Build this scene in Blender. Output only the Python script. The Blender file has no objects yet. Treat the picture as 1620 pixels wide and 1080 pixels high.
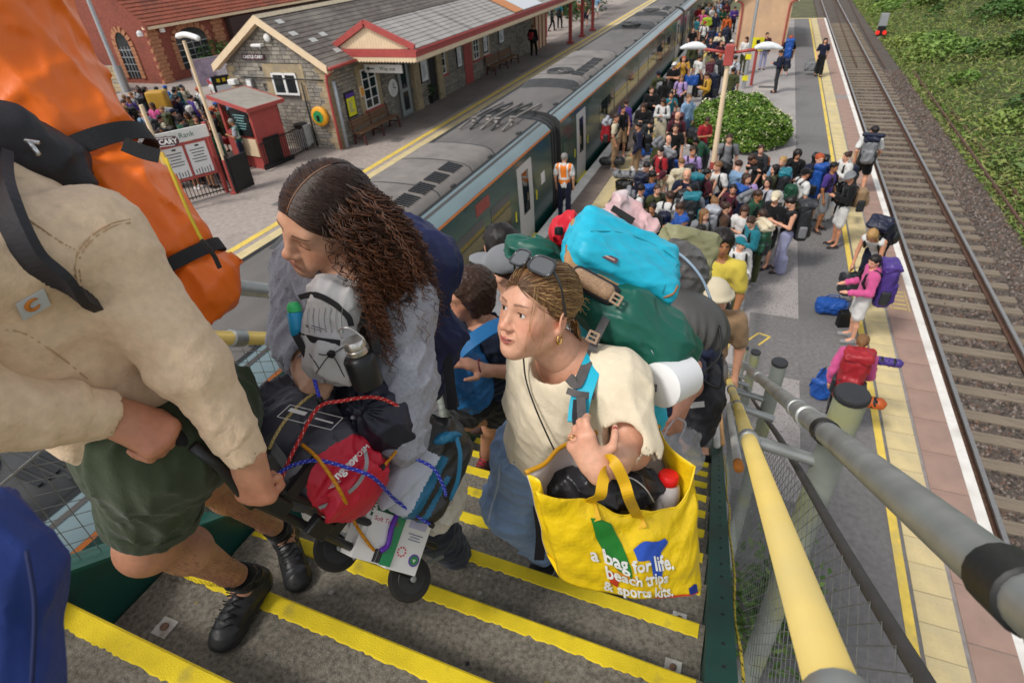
import bpy,bmesh,math,random
import numpy as np
from mathutils import Vector,Matrix
random.seed(7);RNG=np.random.default_rng(11)
SC=bpy.context.scene;COL=SC.collection
R3=np.array([[.93017358,.16839754,-.32621982],[.36326497,-.55062461,.75156577],[-.05306284,-.81759086,-.57334939]])
EYE=np.array([0,0,6.5]);FPX=918.6
cd=bpy.data.cameras.new('camera');cam=bpy.data.objects.new('camera',cd);COL.objects.link(cam)
cd.sensor_width=36;cd.lens=FPX/1620*36;cd.clip_start=.02;cd.clip_end=1200
rx,up,bk=R3@np.array([1,0,0]),R3@np.array([0,-1,0]),R3@np.array([0,0,-1])
cam.matrix_world=Matrix(((rx[0],up[0],bk[0],0),(rx[1],up[1],bk[1],0),(rx[2],up[2],bk[2],6.5),(0,0,0,1)))
cd.dof.use_dof=True;cd.dof.focus_distance=1.4;cd.dof.aperture_fstop=7.0
SC.camera=cam
W=bpy.data.worlds.new('World');SC.world=W;W.use_nodes=True
nt=W.node_tree;nt.nodes.clear()
SUN_EL,SUN_AZ=52,215
sky=nt.nodes.new('ShaderNodeTexSky');sky.sky_type='NISHITA';sky.sun_disc=False
sky.sun_elevation=math.radians(SUN_EL);sky.sun_rotation=math.radians(SUN_AZ)
hs=nt.nodes.new('ShaderNodeHueSaturation');hs.inputs['Saturation'].default_value=.22
bg=nt.nodes.new('ShaderNodeBackground');bg.inputs['Strength'].default_value=.125
wo=nt.nodes.new('ShaderNodeOutputWorld')
nt.links.new(sky.outputs[0],hs.inputs['Color']);nt.links.new(hs.outputs[0],bg.inputs[0]);nt.links.new(bg.outputs[0],wo.inputs[0])
sl=bpy.data.lights.new('sun','SUN');sl.energy=1.5;sl.angle=math.radians(11);sl.color=(1,.96,.9)
so=bpy.data.objects.new('sun',sl);COL.objects.link(so)
_e,_a=math.radians(SUN_EL),math.radians(SUN_AZ)
so.rotation_euler=Vector((math.sin(_a)*math.cos(_e),math.cos(_a)*math.cos(_e),math.sin(_e))).to_track_quat('Z','Y').to_euler()
so.location=(0,0,30)
SC.view_settings.view_transform='Standard';SC.view_settings.look='None'
SC.view_settings.gamma=1;SC.view_settings.use_curve_mapping=False;SC.view_settings.exposure=.58
SC.cycles.max_bounces=6;SC.cycles.diffuse_bounces=3;SC.cycles.glossy_bounces=3;SC.cycles.transparent_max_bounces=12
def A(px,py,d):
 return EYE+R3@np.array([(px-810)/FPX*d,(py-540)/FPX*d,d])
def G(px,py,z=0.):
 v=R3@np.array([(px-810)/FPX,(py-540)/FPX,1.]);return EYE+v*((z-6.5)/v[2])
def GX(px,py,x):
 v=R3@np.array([(px-810)/FPX,(py-540)/FPX,1.]);return EYE+v*(x/v[0])
def cdir(x,y,z):
 v=R3@np.array([x,y,z],float);return v/np.linalg.norm(v)
def nrm(v):
 v=np.asarray(v,float);return v/max(np.linalg.norm(v),1e-9)
_M={}
def lin(c):
 """#rrggbb -> linear"""
 if isinstance(c,str):
  c=[int(c[i:i+2],16)/255 for i in(1,3,5)]
  return tuple(x/12.92 if x<.04045 else((x+.055)/1.055)**2.4 for x in c)
 return tuple(c)
def M(name,col,rough=.65,var=.18,vs=9.,bump=.15,bs=120.,metal=0.,spec=.4,trans=0.,alpha=1.,sss=0.,dirt=None,dirt_s=1.2,stretch=None,emit=0.,attr=False,coat=0.,sheen=0.,dirt_lo=.5,dirt_hi=.75,dist=.002):
 key=name
 if key in _M:return _M[key]
 m=bpy.data.materials.new(name);m.use_nodes=True;t=m.node_tree;L=t.links.new
 b=t.nodes['Principled BSDF'];c=lin(col)
 tc=t.nodes.new('ShaderNodeTexCoord');src=tc.outputs['Object']
 if stretch:
  mp=t.nodes.new('ShaderNodeMapping');mp.inputs['Scale'].default_value=stretch;L(src,mp.inputs['Vector']);src=mp.outputs[0]
 n=t.nodes.new('ShaderNodeTexNoise');n.inputs['Scale'].default_value=vs;n.inputs['Detail'].default_value=5;L(src,n.inputs['Vector'])
 mr=t.nodes.new('ShaderNodeMapRange');mr.inputs[1].default_value=.25;mr.inputs[2].default_value=.75
 mr.inputs[3].default_value=1-var;mr.inputs[4].default_value=1+var;L(n.outputs['Fac'],mr.inputs[0])
 mx=t.nodes.new('ShaderNodeMix');mx.data_type='RGBA';mx.blend_type='MULTIPLY';mx.inputs['Factor'].default_value=1
 mx.inputs['A'].default_value=(*c,1)
 if attr:
  at=t.nodes.new('ShaderNodeAttribute');at.attribute_name='Col';L(at.outputs['Color'],mx.inputs['A'])
 cb=t.nodes.new('ShaderNodeCombineColor')
 for i in range(3):L(mr.outputs[0],cb.inputs[i])
 L(cb.outputs[0],mx.inputs['B']);out=mx.outputs['Result']
 if dirt:
  n2=t.nodes.new('ShaderNodeTexNoise');n2.inputs['Scale'].default_value=dirt_s;n2.inputs['Detail'].default_value=7;L(src,n2.inputs['Vector'])
  m2=t.nodes.new('ShaderNodeMapRange');m2.inputs[1].default_value=dirt_lo;m2.inputs[2].default_value=dirt_hi;L(n2.outputs['Fac'],m2.inputs[0])
  x2=t.nodes.new('ShaderNodeMix');x2.data_type='RGBA';L(m2.outputs[0],x2.inputs['Factor']);L(out,x2.inputs['A']);x2.inputs['B'].default_value=(*lin(dirt),1)
  out=x2.outputs['Result']
 L(out,b.inputs['Base Color'])
 b.inputs['Roughness'].default_value=rough;b.inputs['Metallic'].default_value=metal
 b.inputs['Specular IOR Level'].default_value=spec
 if trans:b.inputs['Transmission Weight'].default_value=trans
 if alpha<1:b.inputs['Alpha'].default_value=alpha
 if sss:
  b.inputs['Subsurface Weight'].default_value=sss;b.inputs['Subsurface Radius'].default_value=(.012,.005,.003);b.inputs['Subsurface Scale'].default_value=1
 if coat:b.inputs['Coat Weight'].default_value=coat
 if sheen:b.inputs['Sheen Weight'].default_value=sheen
 if emit:
  L(out,b.inputs['Emission Color']);b.inputs['Emission Strength'].default_value=emit
 if bump:
  nb=t.nodes.new('ShaderNodeTexNoise');nb.inputs['Scale'].default_value=bs;nb.inputs['Detail'].default_value=4;L(src,nb.inputs['Vector'])
  bp=t.nodes.new('ShaderNodeBump');bp.inputs['Strength'].default_value=bump;bp.inputs['Distance'].default_value=dist
  L(nb.outputs['Fac'],bp.inputs['Height']);L(bp.outputs[0],b.inputs['Normal'])
 _M[key]=m;return m
def cloth(col,rough=.85,**k):
 return M('cloth_'+(col if isinstance(col,str)else '_'.join('%.2f'%x for x in col)),col,rough,**{**dict(var=.14,vs=7,bump=.5,bs=260,sheen=.15,spec=.2),**k})
def nylon(col,rough=.48,**k):
 return M('nylon_'+col,col,rough,**{**dict(var=.12,vs=6,bump=.35,bs=30,spec=.4),**k})
def place(o,parent=None):
 COL.objects.link(o)
 if parent is not None:
  o.parent=parent;o.matrix_parent_inverse=Matrix.Translation(-parent.location)if parent.type=='EMPTY' else Matrix.Identity(4)
 return o
def tag(o,label=None,cat=None,group=None,kind=None):
 if label:o['label']=label
 if cat:o['category']=cat
 if group:o['group']=group
 if kind:o['kind']=kind
 return o
def thing(name,label,cat,loc=(0,0,0),group=None):
 o=bpy.data.objects.new(name,None);o.empty_display_size=.1;o.location=Vector([float(v)for v in loc]);COL.objects.link(o)
 return tag(o,label,cat,group)
def mesh_np(name,V,F,mats,mi=None,smooth=True,col=None):
 me=bpy.data.meshes.new(name)
 V=np.ascontiguousarray(V,np.float32)
 if isinstance(F,np.ndarray)and len(F):
  k=F.shape[1];nf=len(F)
  me.vertices.add(len(V));me.vertices.foreach_set('co',V.ravel())
  me.loops.add(nf*k);me.loops.foreach_set('vertex_index',np.ascontiguousarray(F,np.int32).ravel())
  me.polygons.add(nf);me.polygons.foreach_set('loop_start',np.arange(0,nf*k,k,dtype=np.int32))
  try:me.polygons.foreach_set('loop_total',np.full(nf,k,np.int32))
  except Exception:pass
  me.update(calc_edges=True)
 else:
  me.from_pydata([tuple(map(float,v))for v in V],[],[tuple(f)for f in F])
 for m in(mats if isinstance(mats,(list,tuple))else[mats]):me.materials.append(m)
 if mi is not None:me.polygons.foreach_set('material_index',np.asarray(mi,np.int32))
 me.polygons.foreach_set('use_smooth',np.full(len(me.polygons),bool(smooth)))
 if col is not None:
  ca=me.color_attributes.new('Col','FLOAT_COLOR','POINT')
  c4=np.ones((len(V),4),np.float32);c4[:,:3]=col;ca.data.foreach_set('color',c4.ravel())
 me.update();return me
def ob(name,me,parent=None,kind=None):
 o=bpy.data.objects.new(name,me);place(o,parent)
 if kind:o['kind']=kind
 return o
def dup(root,loc=None,rotz=None,label=None):
 r=root.copy();COL.objects.link(r)
 if loc is not None:r.location=loc
 if rotz is not None:r.rotation_euler=(0,0,rotz)
 if label:r['label']=label
 for ch in root.children:
  c=ch.copy();COL.objects.link(c);c.parent=r
  for g in ch.children:
   d=g.copy();COL.objects.link(d);d.parent=c
 return r
def basis(d,hint=(0,0,1)):
 d=nrm(d);h=np.asarray(hint,float)
 if abs(d@nrm(h))>.98:h=np.array([1.,0,0])
 s=nrm(np.cross(d,h));return d,s,np.cross(s,d)
class MB:
 """collects simple solids; build() links them as ONE mesh object"""
 def __init__(s):s.v=[];s.f=[];s.m=[]
 def add(s,V,F,m=0):
  o=len(s.v);s.v+=[tuple(map(float,p))for p in V];s.f+=[tuple(i+o for i in f)for f in F];s.m+=[m]*len(F);return s
 def box(s,lo,hi,m=0):
  x0,y0,z0=lo;x1,y1,z1=hi
  return s.add([(x0,y0,z0),(x1,y0,z0),(x1,y1,z0),(x0,y1,z0),(x0,y0,z1),(x1,y0,z1),(x1,y1,z1),(x0,y1,z1)],[(0,3,2,1),(4,5,6,7),(0,1,5,4),(1,2,6,5),(2,3,7,6),(3,0,4,7)],m)
 def obox(s,c,ax,ay,az,m=0):
  """box at c with half-vectors"""
  c,ax,ay,az=(np.asarray(q,float)for q in(c,ax,ay,az))
  if np.dot(np.cross(ax,ay),az)<0:az=-az
  V=[c+i*ax+j*ay+k*az for k in(-1,1)for i,j in((-1,-1),(1,-1),(1,1),(-1,1))]
  return s.add(V,[(0,3,2,1),(4,5,6,7),(0,1,5,4),(1,2,6,5),(2,3,7,6),(3,0,4,7)],m)
 def bar(s,a,b,w,h,hint=(0,0,1),m=0):
  a,b=np.asarray(a,float),np.asarray(b,float);d,sd,u=basis(b-a,hint)
  return s.obox((a+b)/2,(b-a)/2,sd*w/2,u*h/2,m)
 def tube(s,pts,r,n=8,m=0,caps=True,closed=False):
  P=[np.asarray(p,float)for p in pts];k=len(P);V=[];rr=r if hasattr(r,'__len__')else[r]*k;pu=None
  for i,p in enumerate(P):
   t=(P[(i+1)%k]-P[i-1])if closed else(P[min(i+1,k-1)]-P[max(i-1,0)])
   d,sd,u=basis(t,pu if pu is not None else(0,0,1));pu=u
   V+=[p+rr[i]*(math.cos(a)*sd+math.sin(a)*u)for a in(2*math.pi*j/n for j in range(n))]
  F=[(i*n+j,i*n+(j+1)%n,(i+1)%k*n+(j+1)%n,(i+1)%k*n+j)for i in range(k if closed else k-1)for j in range(n)]
  if caps and not closed:F+=[tuple(range(n))[::-1],tuple(range((k-1)*n,k*n))]
  return s.add(V,F,m)
 def lathe(s,c,prof,axis=(0,0,1),n=16,m=0):
  d,sd,u=basis(axis,(0,1,0));c=np.asarray(c,float);V=[]
  for r,z in prof:V+=[c+d*z+r*(math.cos(a)*sd+math.sin(a)*u)for a in(2*math.pi*j/n for j in range(n))]
  k=len(prof);F=[(i*n+j,i*n+(j+1)%n,(i+1)*n+(j+1)%n,(i+1)*n+j)for i in range(k-1)for j in range(n)]
  F+=[tuple(range(n))[::-1],tuple(range((k-1)*n,k*n))]
  return s.add(V,F,m)
 def prism(s,poly,ext,m=0):
  P=[np.asarray(p,float)for p in poly];e=np.asarray(ext,float);n=len(P)
  return s.add(P+[p+e for p in P],[tuple(range(n))[::-1],tuple(range(n,2*n))]+[(i,(i+1)%n,(i+1)%n+n,i+n)for i in range(n)],m)
 def quad(s,a,b,c,d,m=0):return s.add([a,b,c,d],[(0,1,2,3)],m)
 def build(s,name,mats,parent=None,smooth=False,kind=None,bevel=0):
  me=mesh_np(name,np.array(s.v,float).reshape(-1,3),s.f,mats,s.m,smooth)
  o=ob(name,me,parent,kind)
  if smooth=='auto':
   me.polygons.foreach_set('use_smooth',[True]*len(me.polygons));me.set_sharp_from_angle(angle=math.radians(40))
  if bevel:
   b=o.modifiers.new('b','BEVEL');b.width=bevel;b.segments=2;b.limit_method='ANGLE'
  return o
def smoothpath(pts,n=6):
 P=[np.asarray(p,float)for p in pts];P=[2*P[0]-P[1]]+P+[2*P[-1]-P[-2]];out=[]
 for i in range(1,len(P)-2):
  a,b,c,d=P[i-1:i+3]
  for j in range(n):
   t=j/n;out.append(.5*(2*b+(c-a)*t+(2*a-5*b+4*c-d)*t*t+(3*b-a-3*c+d)*t**3))
 return out+[P[-2]]
def ribbon(name,pts,w,t,mat,parent=None,normal=None,n=6,outward=None):
 """a strap: flat band along pts; lies with its face along `normal` (or away from the point `outward`)"""
 Q=smoothpath(pts,n);V=[];k=len(Q)
 for i,p in enumerate(Q):
  d=nrm(Q[min(i+1,k-1)]-Q[max(i-1,0)]);nn=nrm(p-np.asarray(outward))if outward is not None else np.asarray(normal,float)
  sd=nrm(np.cross(d,nn));u=nrm(np.cross(sd,d))
  V+=[p-sd*w/2-u*t/2,p+sd*w/2-u*t/2,p+sd*w/2+u*t/2,p-sd*w/2+u*t/2]
 F=[(i*4+j,i*4+(j+1)%4,i*4+4+(j+1)%4,i*4+4+j)for i in range(k-1)for j in range(4)]
 F+=[(3,2,1,0),(4*k-4,4*k-3,4*k-2,4*k-1)]
 return ob(name,mesh_np(name,np.array(V),F,mat,smooth=False),parent)
def text(name,body,loc,xdir,ydir,size,mat,parent=None,ext=.0008,shear=0.,align='CENTER',bold=.0):
 cu=bpy.data.curves.new(name,'FONT');cu.body=body;cu.size=size;cu.extrude=ext;cu.align_x=align;cu.align_y='CENTER';cu.shear=shear;cu.offset=bold
 cu.resolution_u=2;cu.materials.append(mat)
 o=bpy.data.objects.new(name,cu);x,y=nrm(xdir),nrm(ydir);z=nrm(np.cross(x,y));y=np.cross(z,x)
 place(o,parent)
 o.matrix_basis=Matrix(((x[0],y[0],z[0],loc[0]),(x[1],y[1],z[1],loc[1]),(x[2],y[2],z[2],loc[2]),(0,0,0,1)))
 return o
def smin(a,b,k):
 if k<=0:return np.minimum(a,b)
 h=np.maximum(k-np.abs(a-b),0)/k;return np.minimum(a,b)-h*h*k*.25
class S:
 def __init__(s):s.ops=[];s.lo=np.full(3,1e9);s.hi=np.full(3,-1e9);s.disp=None
 def _b(s,p,r):s.lo=np.minimum(s.lo,np.min(p,0)-r);s.hi=np.maximum(s.hi,np.max(p,0)+r)
 def cap(s,a,b,r1,r2=None,k=.03,n=None,flat=1.,op='+'):
  """tapered capsule; with n, squeezed along n by `flat`"""
  a,b=np.asarray(a,float),np.asarray(b,float);r2=r1 if r2 is None else r2
  if n is not None:
   n=nrm(n);g=1/flat-1;wa=a;wb=b+n*((b-a)@n)*g
  else:wa,wb=a,b
  d=wb-wa;L2=max(d@d,1e-9)
  def f(P):
   Q=P-a
   if n is not None:Q=Q+(Q@n)[:,None]*(n*g)
   t=np.clip(Q@d/L2,0,1);e=Q-t[:,None]*d
   return(np.sqrt((e*e).sum(1))-(r1+(r2-r1)*t))*(min(flat,1.)if n is not None else 1.)
  s.ops.append((f,k,op))
  if op=='+':s._b(np.array([a,b]),max(r1,r2)*max(1,flat)+.02)
  return s
 def ell(s,c,r,rot=None,k=.02,op='+'):
  c=np.asarray(c,float);r=np.asarray(r if hasattr(r,'__len__')else[r]*3,float);Rm=np.eye(3)if rot is None else np.asarray(rot,float)
  def f(P):
   Q=(P-c)@Rm;k0=np.sqrt(((Q/r)**2).sum(1));k1=np.sqrt(((Q/r**2)**2).sum(1));return k0*(k0-1)/np.maximum(k1,1e-6)
  s.ops.append((f,k,op))
  if op=='+':s._b(np.array([c]),r.max()+.02)
  return s
 def box(s,c,hf,rot=None,rad=.02,k=.02,op='+'):
  c=np.asarray(c,float);hf=np.asarray(hf,float)-rad;Rm=np.eye(3)if rot is None else np.asarray(rot,float)
  def f(P):
   Q=np.abs((P-c)@Rm)-hf;return np.sqrt((np.maximum(Q,0)**2).sum(1))+np.minimum(Q.max(1),0)-rad
  s.ops.append((f,k,op))
  if op=='+':s._b(np.array([c]),np.linalg.norm(hf+rad)+.02)
  return s
 def cutp(s,p,n,k=.004):
  """remove everything on the side n points to"""
  p=np.asarray(p,float);n=nrm(n);s.ops.append((lambda P:-((P-p)@n),k,'-'));return s
 def chain(s,pts,rs,k=.03,**kw):
  for i in range(len(pts)-1):s.cap(pts[i],pts[i+1],rs[i],rs[i+1],k,**kw)
  return s
 def ev(s,P):
  d=None
  for f,k,op in s.ops:
   e=f(P)
   if op=='+':d=e if d is None else smin(d,e,k)
   elif op=='-':d=-smin(-d,e,k)
   else:d=-smin(-d,-e,k)
  if s.disp is not None:d=d-s.disp(P)
  return d
def wrinkle(amp,freq,seed=0,along=None,ridge=True):
 """cloth folds; `along`: direction in which the folds are long"""
 r=np.random.default_rng(seed);ks=[]
 al=None if along is None else nrm(along)
 for i in range(7):
  v=r.normal(size=3)
  if al is not None:v=v-al*(v@al)*.8
  ks.append((nrm(v)*freq*r.uniform(.6,1.9),r.uniform(0,6.28),nrm(r.normal(size=3))*freq*.45,r.uniform(0,6.28),r.uniform(.5,1)))
 def f(P):
  o=0
  for k,p,q,pq,w in ks:
   v=np.sin(P@k+p+1.6*np.sin(P@q+pq));o=o+w*((1-np.abs(v))**2*1.6-.37 if ridge else v)
  return o*(amp/2.6)
 return f
def surfnet(ev,lo,hi,h,slack=1.7):
 lo=np.asarray(lo,float)-2*h;hi=np.asarray(hi,float)+2*h;B=4
 nb=np.maximum(np.ceil((hi-lo)/(h*B)).astype(int),1);n=nb*B
 bc=np.stack(np.meshgrid(*[lo[i]+(np.arange(nb[i])+.5)*h*B-h/2 for i in range(3)],indexing='ij'),-1).reshape(-1,3)
 dc=np.concatenate([ev(bc[i:i+200000])for i in range(0,len(bc),200000)])
 act=np.abs(dc)<h*B*.87*slack+.004
 v=np.repeat(np.repeat(np.repeat(dc.reshape(nb),B,0),B,1),B,2).astype(np.float32)
 ai=np.nonzero(act.reshape(nb));off=np.stack(np.meshgrid(*[np.arange(B)]*3,indexing='ij'),-1).reshape(-1,3)
 gi=(np.stack(ai,1)[:,None,:]*B+off[None]).reshape(-1,3);P=lo+gi*h
 d=np.concatenate([ev(P[i:i+200000])for i in range(0,len(P),200000)])if len(P)else np.zeros(0)
 v[gi[:,0],gi[:,1],gi[:,2]]=d
 s=v<0;sl=lambda a,b,c:(slice(a,n[0]-1+a),slice(b,n[1]-1+b),slice(c,n[2]-1+c))
 cs=[(a,b,c)for a in(0,1)for b in(0,1)for c in(0,1)]
 an=np.zeros(n-1,bool);al=np.ones(n-1,bool)
 for c in cs:an|=s[sl(*c)];al&=s[sl(*c)]
 ci=np.stack(np.nonzero(an&~al),1)
 acc=np.zeros((len(ci),3));cnt=np.zeros(len(ci))
 cv={c:v[ci[:,0]+c[0],ci[:,1]+c[1],ci[:,2]+c[2]]for c in cs}
 for c in cs:
  for ax in range(3):
   if c[ax]==0:
    e=list(c);e[ax]=1;e=tuple(e);a,b=cv[c],cv[e];m=(a<0)!=(b<0)
    t=np.where(m,a/np.where(m,a-b,1),0);p=np.tile(np.array(c,float),(len(ci),1));p[:,ax]+=t
    acc[m]+=p[m];cnt[m]+=1
 V=lo+(ci+acc/np.maximum(cnt,1)[:,None])*h
 idm=np.full(n-1,-1,np.int32);idm[ci[:,0],ci[:,1],ci[:,2]]=np.arange(len(ci));F=[]
 for ax in range(3):
  a0=[slice(1,n[i]-1)for i in range(3)];a0[ax]=slice(0,n[ax]-1);a1=list(a0);a1[ax]=slice(1,n[ax])
  m=s[tuple(a0)]!=s[tuple(a1)];e=np.stack(np.nonzero(m),1);e[:,[i for i in range(3)if i!=ax]]+=1
  u,w=(ax+1)%3,(ax+2)%3;du=np.eye(3,dtype=int)[u];dw=np.eye(3,dtype=int)[w]
  g=lambda q:idm[q[:,0],q[:,1],q[:,2]]
  f=np.stack([g(e),g(e-du),g(e-du-dw),g(e-dw)],1)
  ins=s[e[:,0],e[:,1],e[:,2]];f=np.where(ins[:,None],f,f[:,::-1]);F.append(f)
 F=np.concatenate(F);F=F[(F>=0).all(1)]
 return V,F
def sdf(name,sh,h,mats,parent=None,mfn=None,col=None,relax=1):
 V,F=surfnet(sh.ev,sh.lo,sh.hi,h)
 for _ in range(relax):
  q=V[F].mean(1);acc=np.zeros_like(V);cnt=np.zeros(len(V))
  for j in range(4):np.add.at(acc,F[:,j],q);np.add.at(cnt,F[:,j],1)
  V=.35*V+.65*acc/np.maximum(cnt,1)[:,None]
 mi=mfn(V[F].mean(1))if mfn else None
 me=mesh_np(name,V,F,mats,mi,True,col(V)if col else None)
 return ob(name,me,parent)if parent is not False else me
def rotm(x,y):
 x=nrm(x);y=np.asarray(y,float);y=nrm(y-x*(x@y));return np.stack([x,y,np.cross(x,y)],1)
def hit(s,px,py,off=.001,d0=.35,d1=3.2):
 """where the sight line through a surveyed point meets the modelled surface"""
 v=R3@np.array([(px-810)/FPX,(py-540)/FPX,1.]);ds=np.linspace(d0,d1,900);P=EYE+v*ds[:,None];e=s.ev(P);i=np.argmax(e<0)
 if not(e<0).any():i=np.argmin(e)
 return EYE+v*ds[i]-nrm(v)*off
def hits(s,pts,off=.0008,n=5):
 Q=smoothpath([(x,y,0.)for x,y in pts],n);return[hit(s,q[0],q[1],off)for q in Q]
#  THE SETTING
m_asph=M('asphalt',(.185,.175,.17),.9,.22,14,.5,160,dirt=(.13,.125,.122),dirt_s=.5)
m_asph2=M('pale_paving',(.36,.33,.315),.9,.2,30,.4,150,dirt=(.25,.235,.225),dirt_s=.6)
m_asphL=M('buff_paving',(.36,.305,.27),.9,.2,6,.5,120,dirt=(.22,.187,.168),dirt_s=.45)
m_asphD=M('grey_paving',(.235,.20,.178),.9,.16,5,.5,120,dirt=(.155,.136,.122),dirt_s=.4)
m_yel=M('line_paint',(.78,.56,.10),.7,.12,8,.2,90,dirt=(.5,.4,.16),dirt_s=3)
m_tact=M('tactile_paver',(.62,.5,.26),.85,.14,3,.3,90,dirt=(.5,.42,.28),dirt_s=1.2)
m_slab=M('red_sandstone_slab',(.36,.235,.185),.85,.14,3.5,.3,90,dirt=(.27,.19,.16),dirt_s=1.5)
m_white=M('white_edge_paint',(.78,.75,.69),.75,.08,10,.25,60,dirt=(.55,.5,.45),dirt_s=2.5)
m_dark=M('dark_ballast',(.035,.03,.028),.95,.5,25,.8,60)  # near-black ballast for the bed on the train side
m_ball=M('ballast_ground',(.12,.098,.083),.95,.5,22,1,30,dist=.03,dirt=(.07,.055,.047),dirt_s=3)
m_earth=M('earth',(.12,.12,.06),.95,.3,1.2,.4,10)
m_edge=M('platform_brick_edge',(.09,.06,.05),.95,.3,8,.4,40)
def slab(name,x0,x1,y0,y1,z0,z1,mat,kind='structure'):
 return MB().box((x0,y0,z0),(x1,y1,z1)).build(name,mat,kind=kind)
slab('ground',-260,260,-60,320,-1.6,-1.32,m_earth)
slab('track_bed',3.7,7.6,-12,140,-1.3,-1.15,m_ball)
slab('track_bed',-11.3,-4.9,-12,140,-1.3,-1.12,m_dark)
slab('island_platform',-4.85,3.5,-12,55.5,-1.25,-.02,m_edge)
slab('platform_surface',1.45,2.63,-12,55.2,-.016,-.004,m_asph)
slab('platform_surface',-3.4,1.447,-12,55.2,-.016,-.004,m_asph2)
slab('platform_surface',-4.2,-3.403,-12,55.2,-.016,-.004,m_asph)
for y0,y1 in((8.9,10.9),(-12,6.1)):slab('asphalt_patch',.55,1.45,y0,y1,-.002,.003,m_asph)
slab('yellow_line',2.48,2.585,-12,55.2,0,.004,m_yel)
slab('yellow_line',-3.52,-3.40,-12,55.2,0,.004,m_yel)
mjo=M('paving_joint',(.28,.25,.235),.9)
slab('paving_bed',2.63,3.66,-12,55.2,-.02,-.008,mjo)
slab('paving_bed',-4.85,-3.55,-12,55.2,-.02,-.008,mjo)
slab('platform_edge_ramp',0.0,3.66,55.2,55.5,-.02,.004,m_tact)
def tiles(root,name,x0,x1,y0,y1,step,mat,h=.012,gap=.012,dots=False):
 mb=MB();mb.box((x0,gap/2,-.008),(x1,step-gap/2,-.008+h))
 if dots:
  for i in range(6):
   for j in range(int(step/.0667)):
    x=x0+(i+.5)*(x1-x0)/6;y=(j+.5)*step/int(step/.0667)
    mb.lathe((x,y,h-.008),[(.013,0),(.009,.005)],n=6)
 first=None;n=int((y1-y0)/step)
 for i in range(n):
  if first is None:o=mb.build(name,mat);me=o.data;COL.objects.unlink(o);bpy.data.objects.remove(o);first=1
  o=bpy.data.objects.new(name,me);COL.objects.link(o);o.location=(0,y0+i*step,RNG.uniform(-.002,.002));o.parent=root
pv=bpy.data.objects.new('edge_paving',None);COL.objects.link(pv);pv['kind']='structure'
tiles(pv,'tactile_paver',2.63,3.02,3.2,24,.4,m_tact,dots=True)
tiles(pv,'coping_slab',3.07,3.52,3.2,30,.75,m_slab,.013,.016)
MB().box((2.63,24,-.008),(3.02,55.2,.004)).build('tactile_strip',m_tact,pv)
MB().box((3.07,30.2,-.008),(3.52,55.2,.004)).build('coping_strip',m_slab,pv)
pl=bpy.data.objects.new('far_edge_paving',None);COL.objects.link(pl);pl['kind']='structure'
tiles(pl,'tactile_paver',-3.98,-3.58,9,24,.4,m_tact)
tiles(pl,'coping_slab',-4.55,-4.0,9,24,.75,M('brown_coping',(.23,.18,.15),.85,.14,4,.3,90),.013,.016)
MB().box((-3.98,24.2,-.008),(-3.58,55.2,.004)).build('tactile_strip',m_tact,pl)
MB().box((-4.55,24.2,-.008),(-4.0,55.2,.004)).build('coping_strip',m_slab,pl)
MB().box((3.522,-12,-.1),(3.66,55.5,.006)).build('white_edge',m_white,kind='structure')
MB().box((-4.86,-12,-.1),(-4.56,55.5,.006)).build('white_edge',m_white,kind='structure')
gp=M('faded_stencil',(.5,.38,.14),.8,.4,40)
for cx,cy in((3.3,12.2),(3.3,21.5),(-4.2,13.8)):
 mb=MB()
 for i in range(5):mb.box((cx-.13,cy-.4+i*.17,.007),(cx+.13,cy-.33+i*.17,.009))
 for sx in(-.17,.15):mb.box((cx+sx,cy-.45,.007),(cx+sx+.02,cy+.4,.009))
 mb.build('stencilled_warning',gp,kind='structure')
def markline(pts,w,mat,name,z=.006):
 mb=MB()
 for a,b in zip(pts,pts[1:]):
  a,b=np.array([*a,0.]),np.array([*b,0.]);d,s,_=basis(b-a);mb.obox((a+b)/2+[0,0,z],(b-a)/2,s*w/2,(0,0,.002))
 return mb.build(name,mat,kind='structure')
q=[G(*p)[:2]for p in((1172,546),(1200,527),(1218,533),(1200,546))]
markline(q,.035,m_yel,'paint_mark')
dc=thing('drain_cover','small rectangular drain cover set in pale paving beyond the round bush','drain',G(1212,138))
MB().box((G(1212,138)[0]-.55,G(1212,138)[1]-.7,-.003),(G(1212,138)[0]+.55,G(1212,138)[1]+.7,.004)).build('frame',M('drain_concrete',(.45,.4,.36)),dc)
MB().box((G(1212,138)[0]-.33,G(1212,138)[1]-.22,.004),(G(1212,138)[0]+.33,G(1212,138)[1]+.22,.008)).build('grate',M('drain_iron',(.1,.1,.1),.6),dc)
slab('side_platform',-60,-11.2,-12,140,-1.25,-.02,m_edge)
slab('platform_surface',-60,-11.95,-12,140,-.016,-.004,m_asphL)
slab('platform_surface',-14.8,-12.75,21,140,-.003,.001,m_asphD)
slab('yellow_line',-12.52,-12.30,-12,140,-.002,.004,m_yel)
slab('tactile_strip',-12.1,-11.72,-12,140,-.002,.003,m_tact)
slab('coping_strip',-11.7,-11.3,-12,140,-.002,.003,M('pink_coping',(.4,.31,.26),.85,.15,3,.3,90))
slab('white_edge',-11.3,-11.15,-12,140,-.02,.005,m_white)
for x,y,a,b in((-13.6,13.2,.5,.9),(-13.9,16.4,1.4,.5),(-13.4,20,.4,.5)):
 slab('asphalt_patch',x,x+a,y,y+b,-.002,.0035,M('patch_grey',(.16,.15,.145),.9,.2,20,.4,120))
m_rail=M('worn_rail_steel',(.38,.37,.36),.38,.12,20,.1,80,metal=.7)
m_rust=M('rusty_rail',(.12,.065,.045),.85,.35,14,.5,60)
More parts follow.
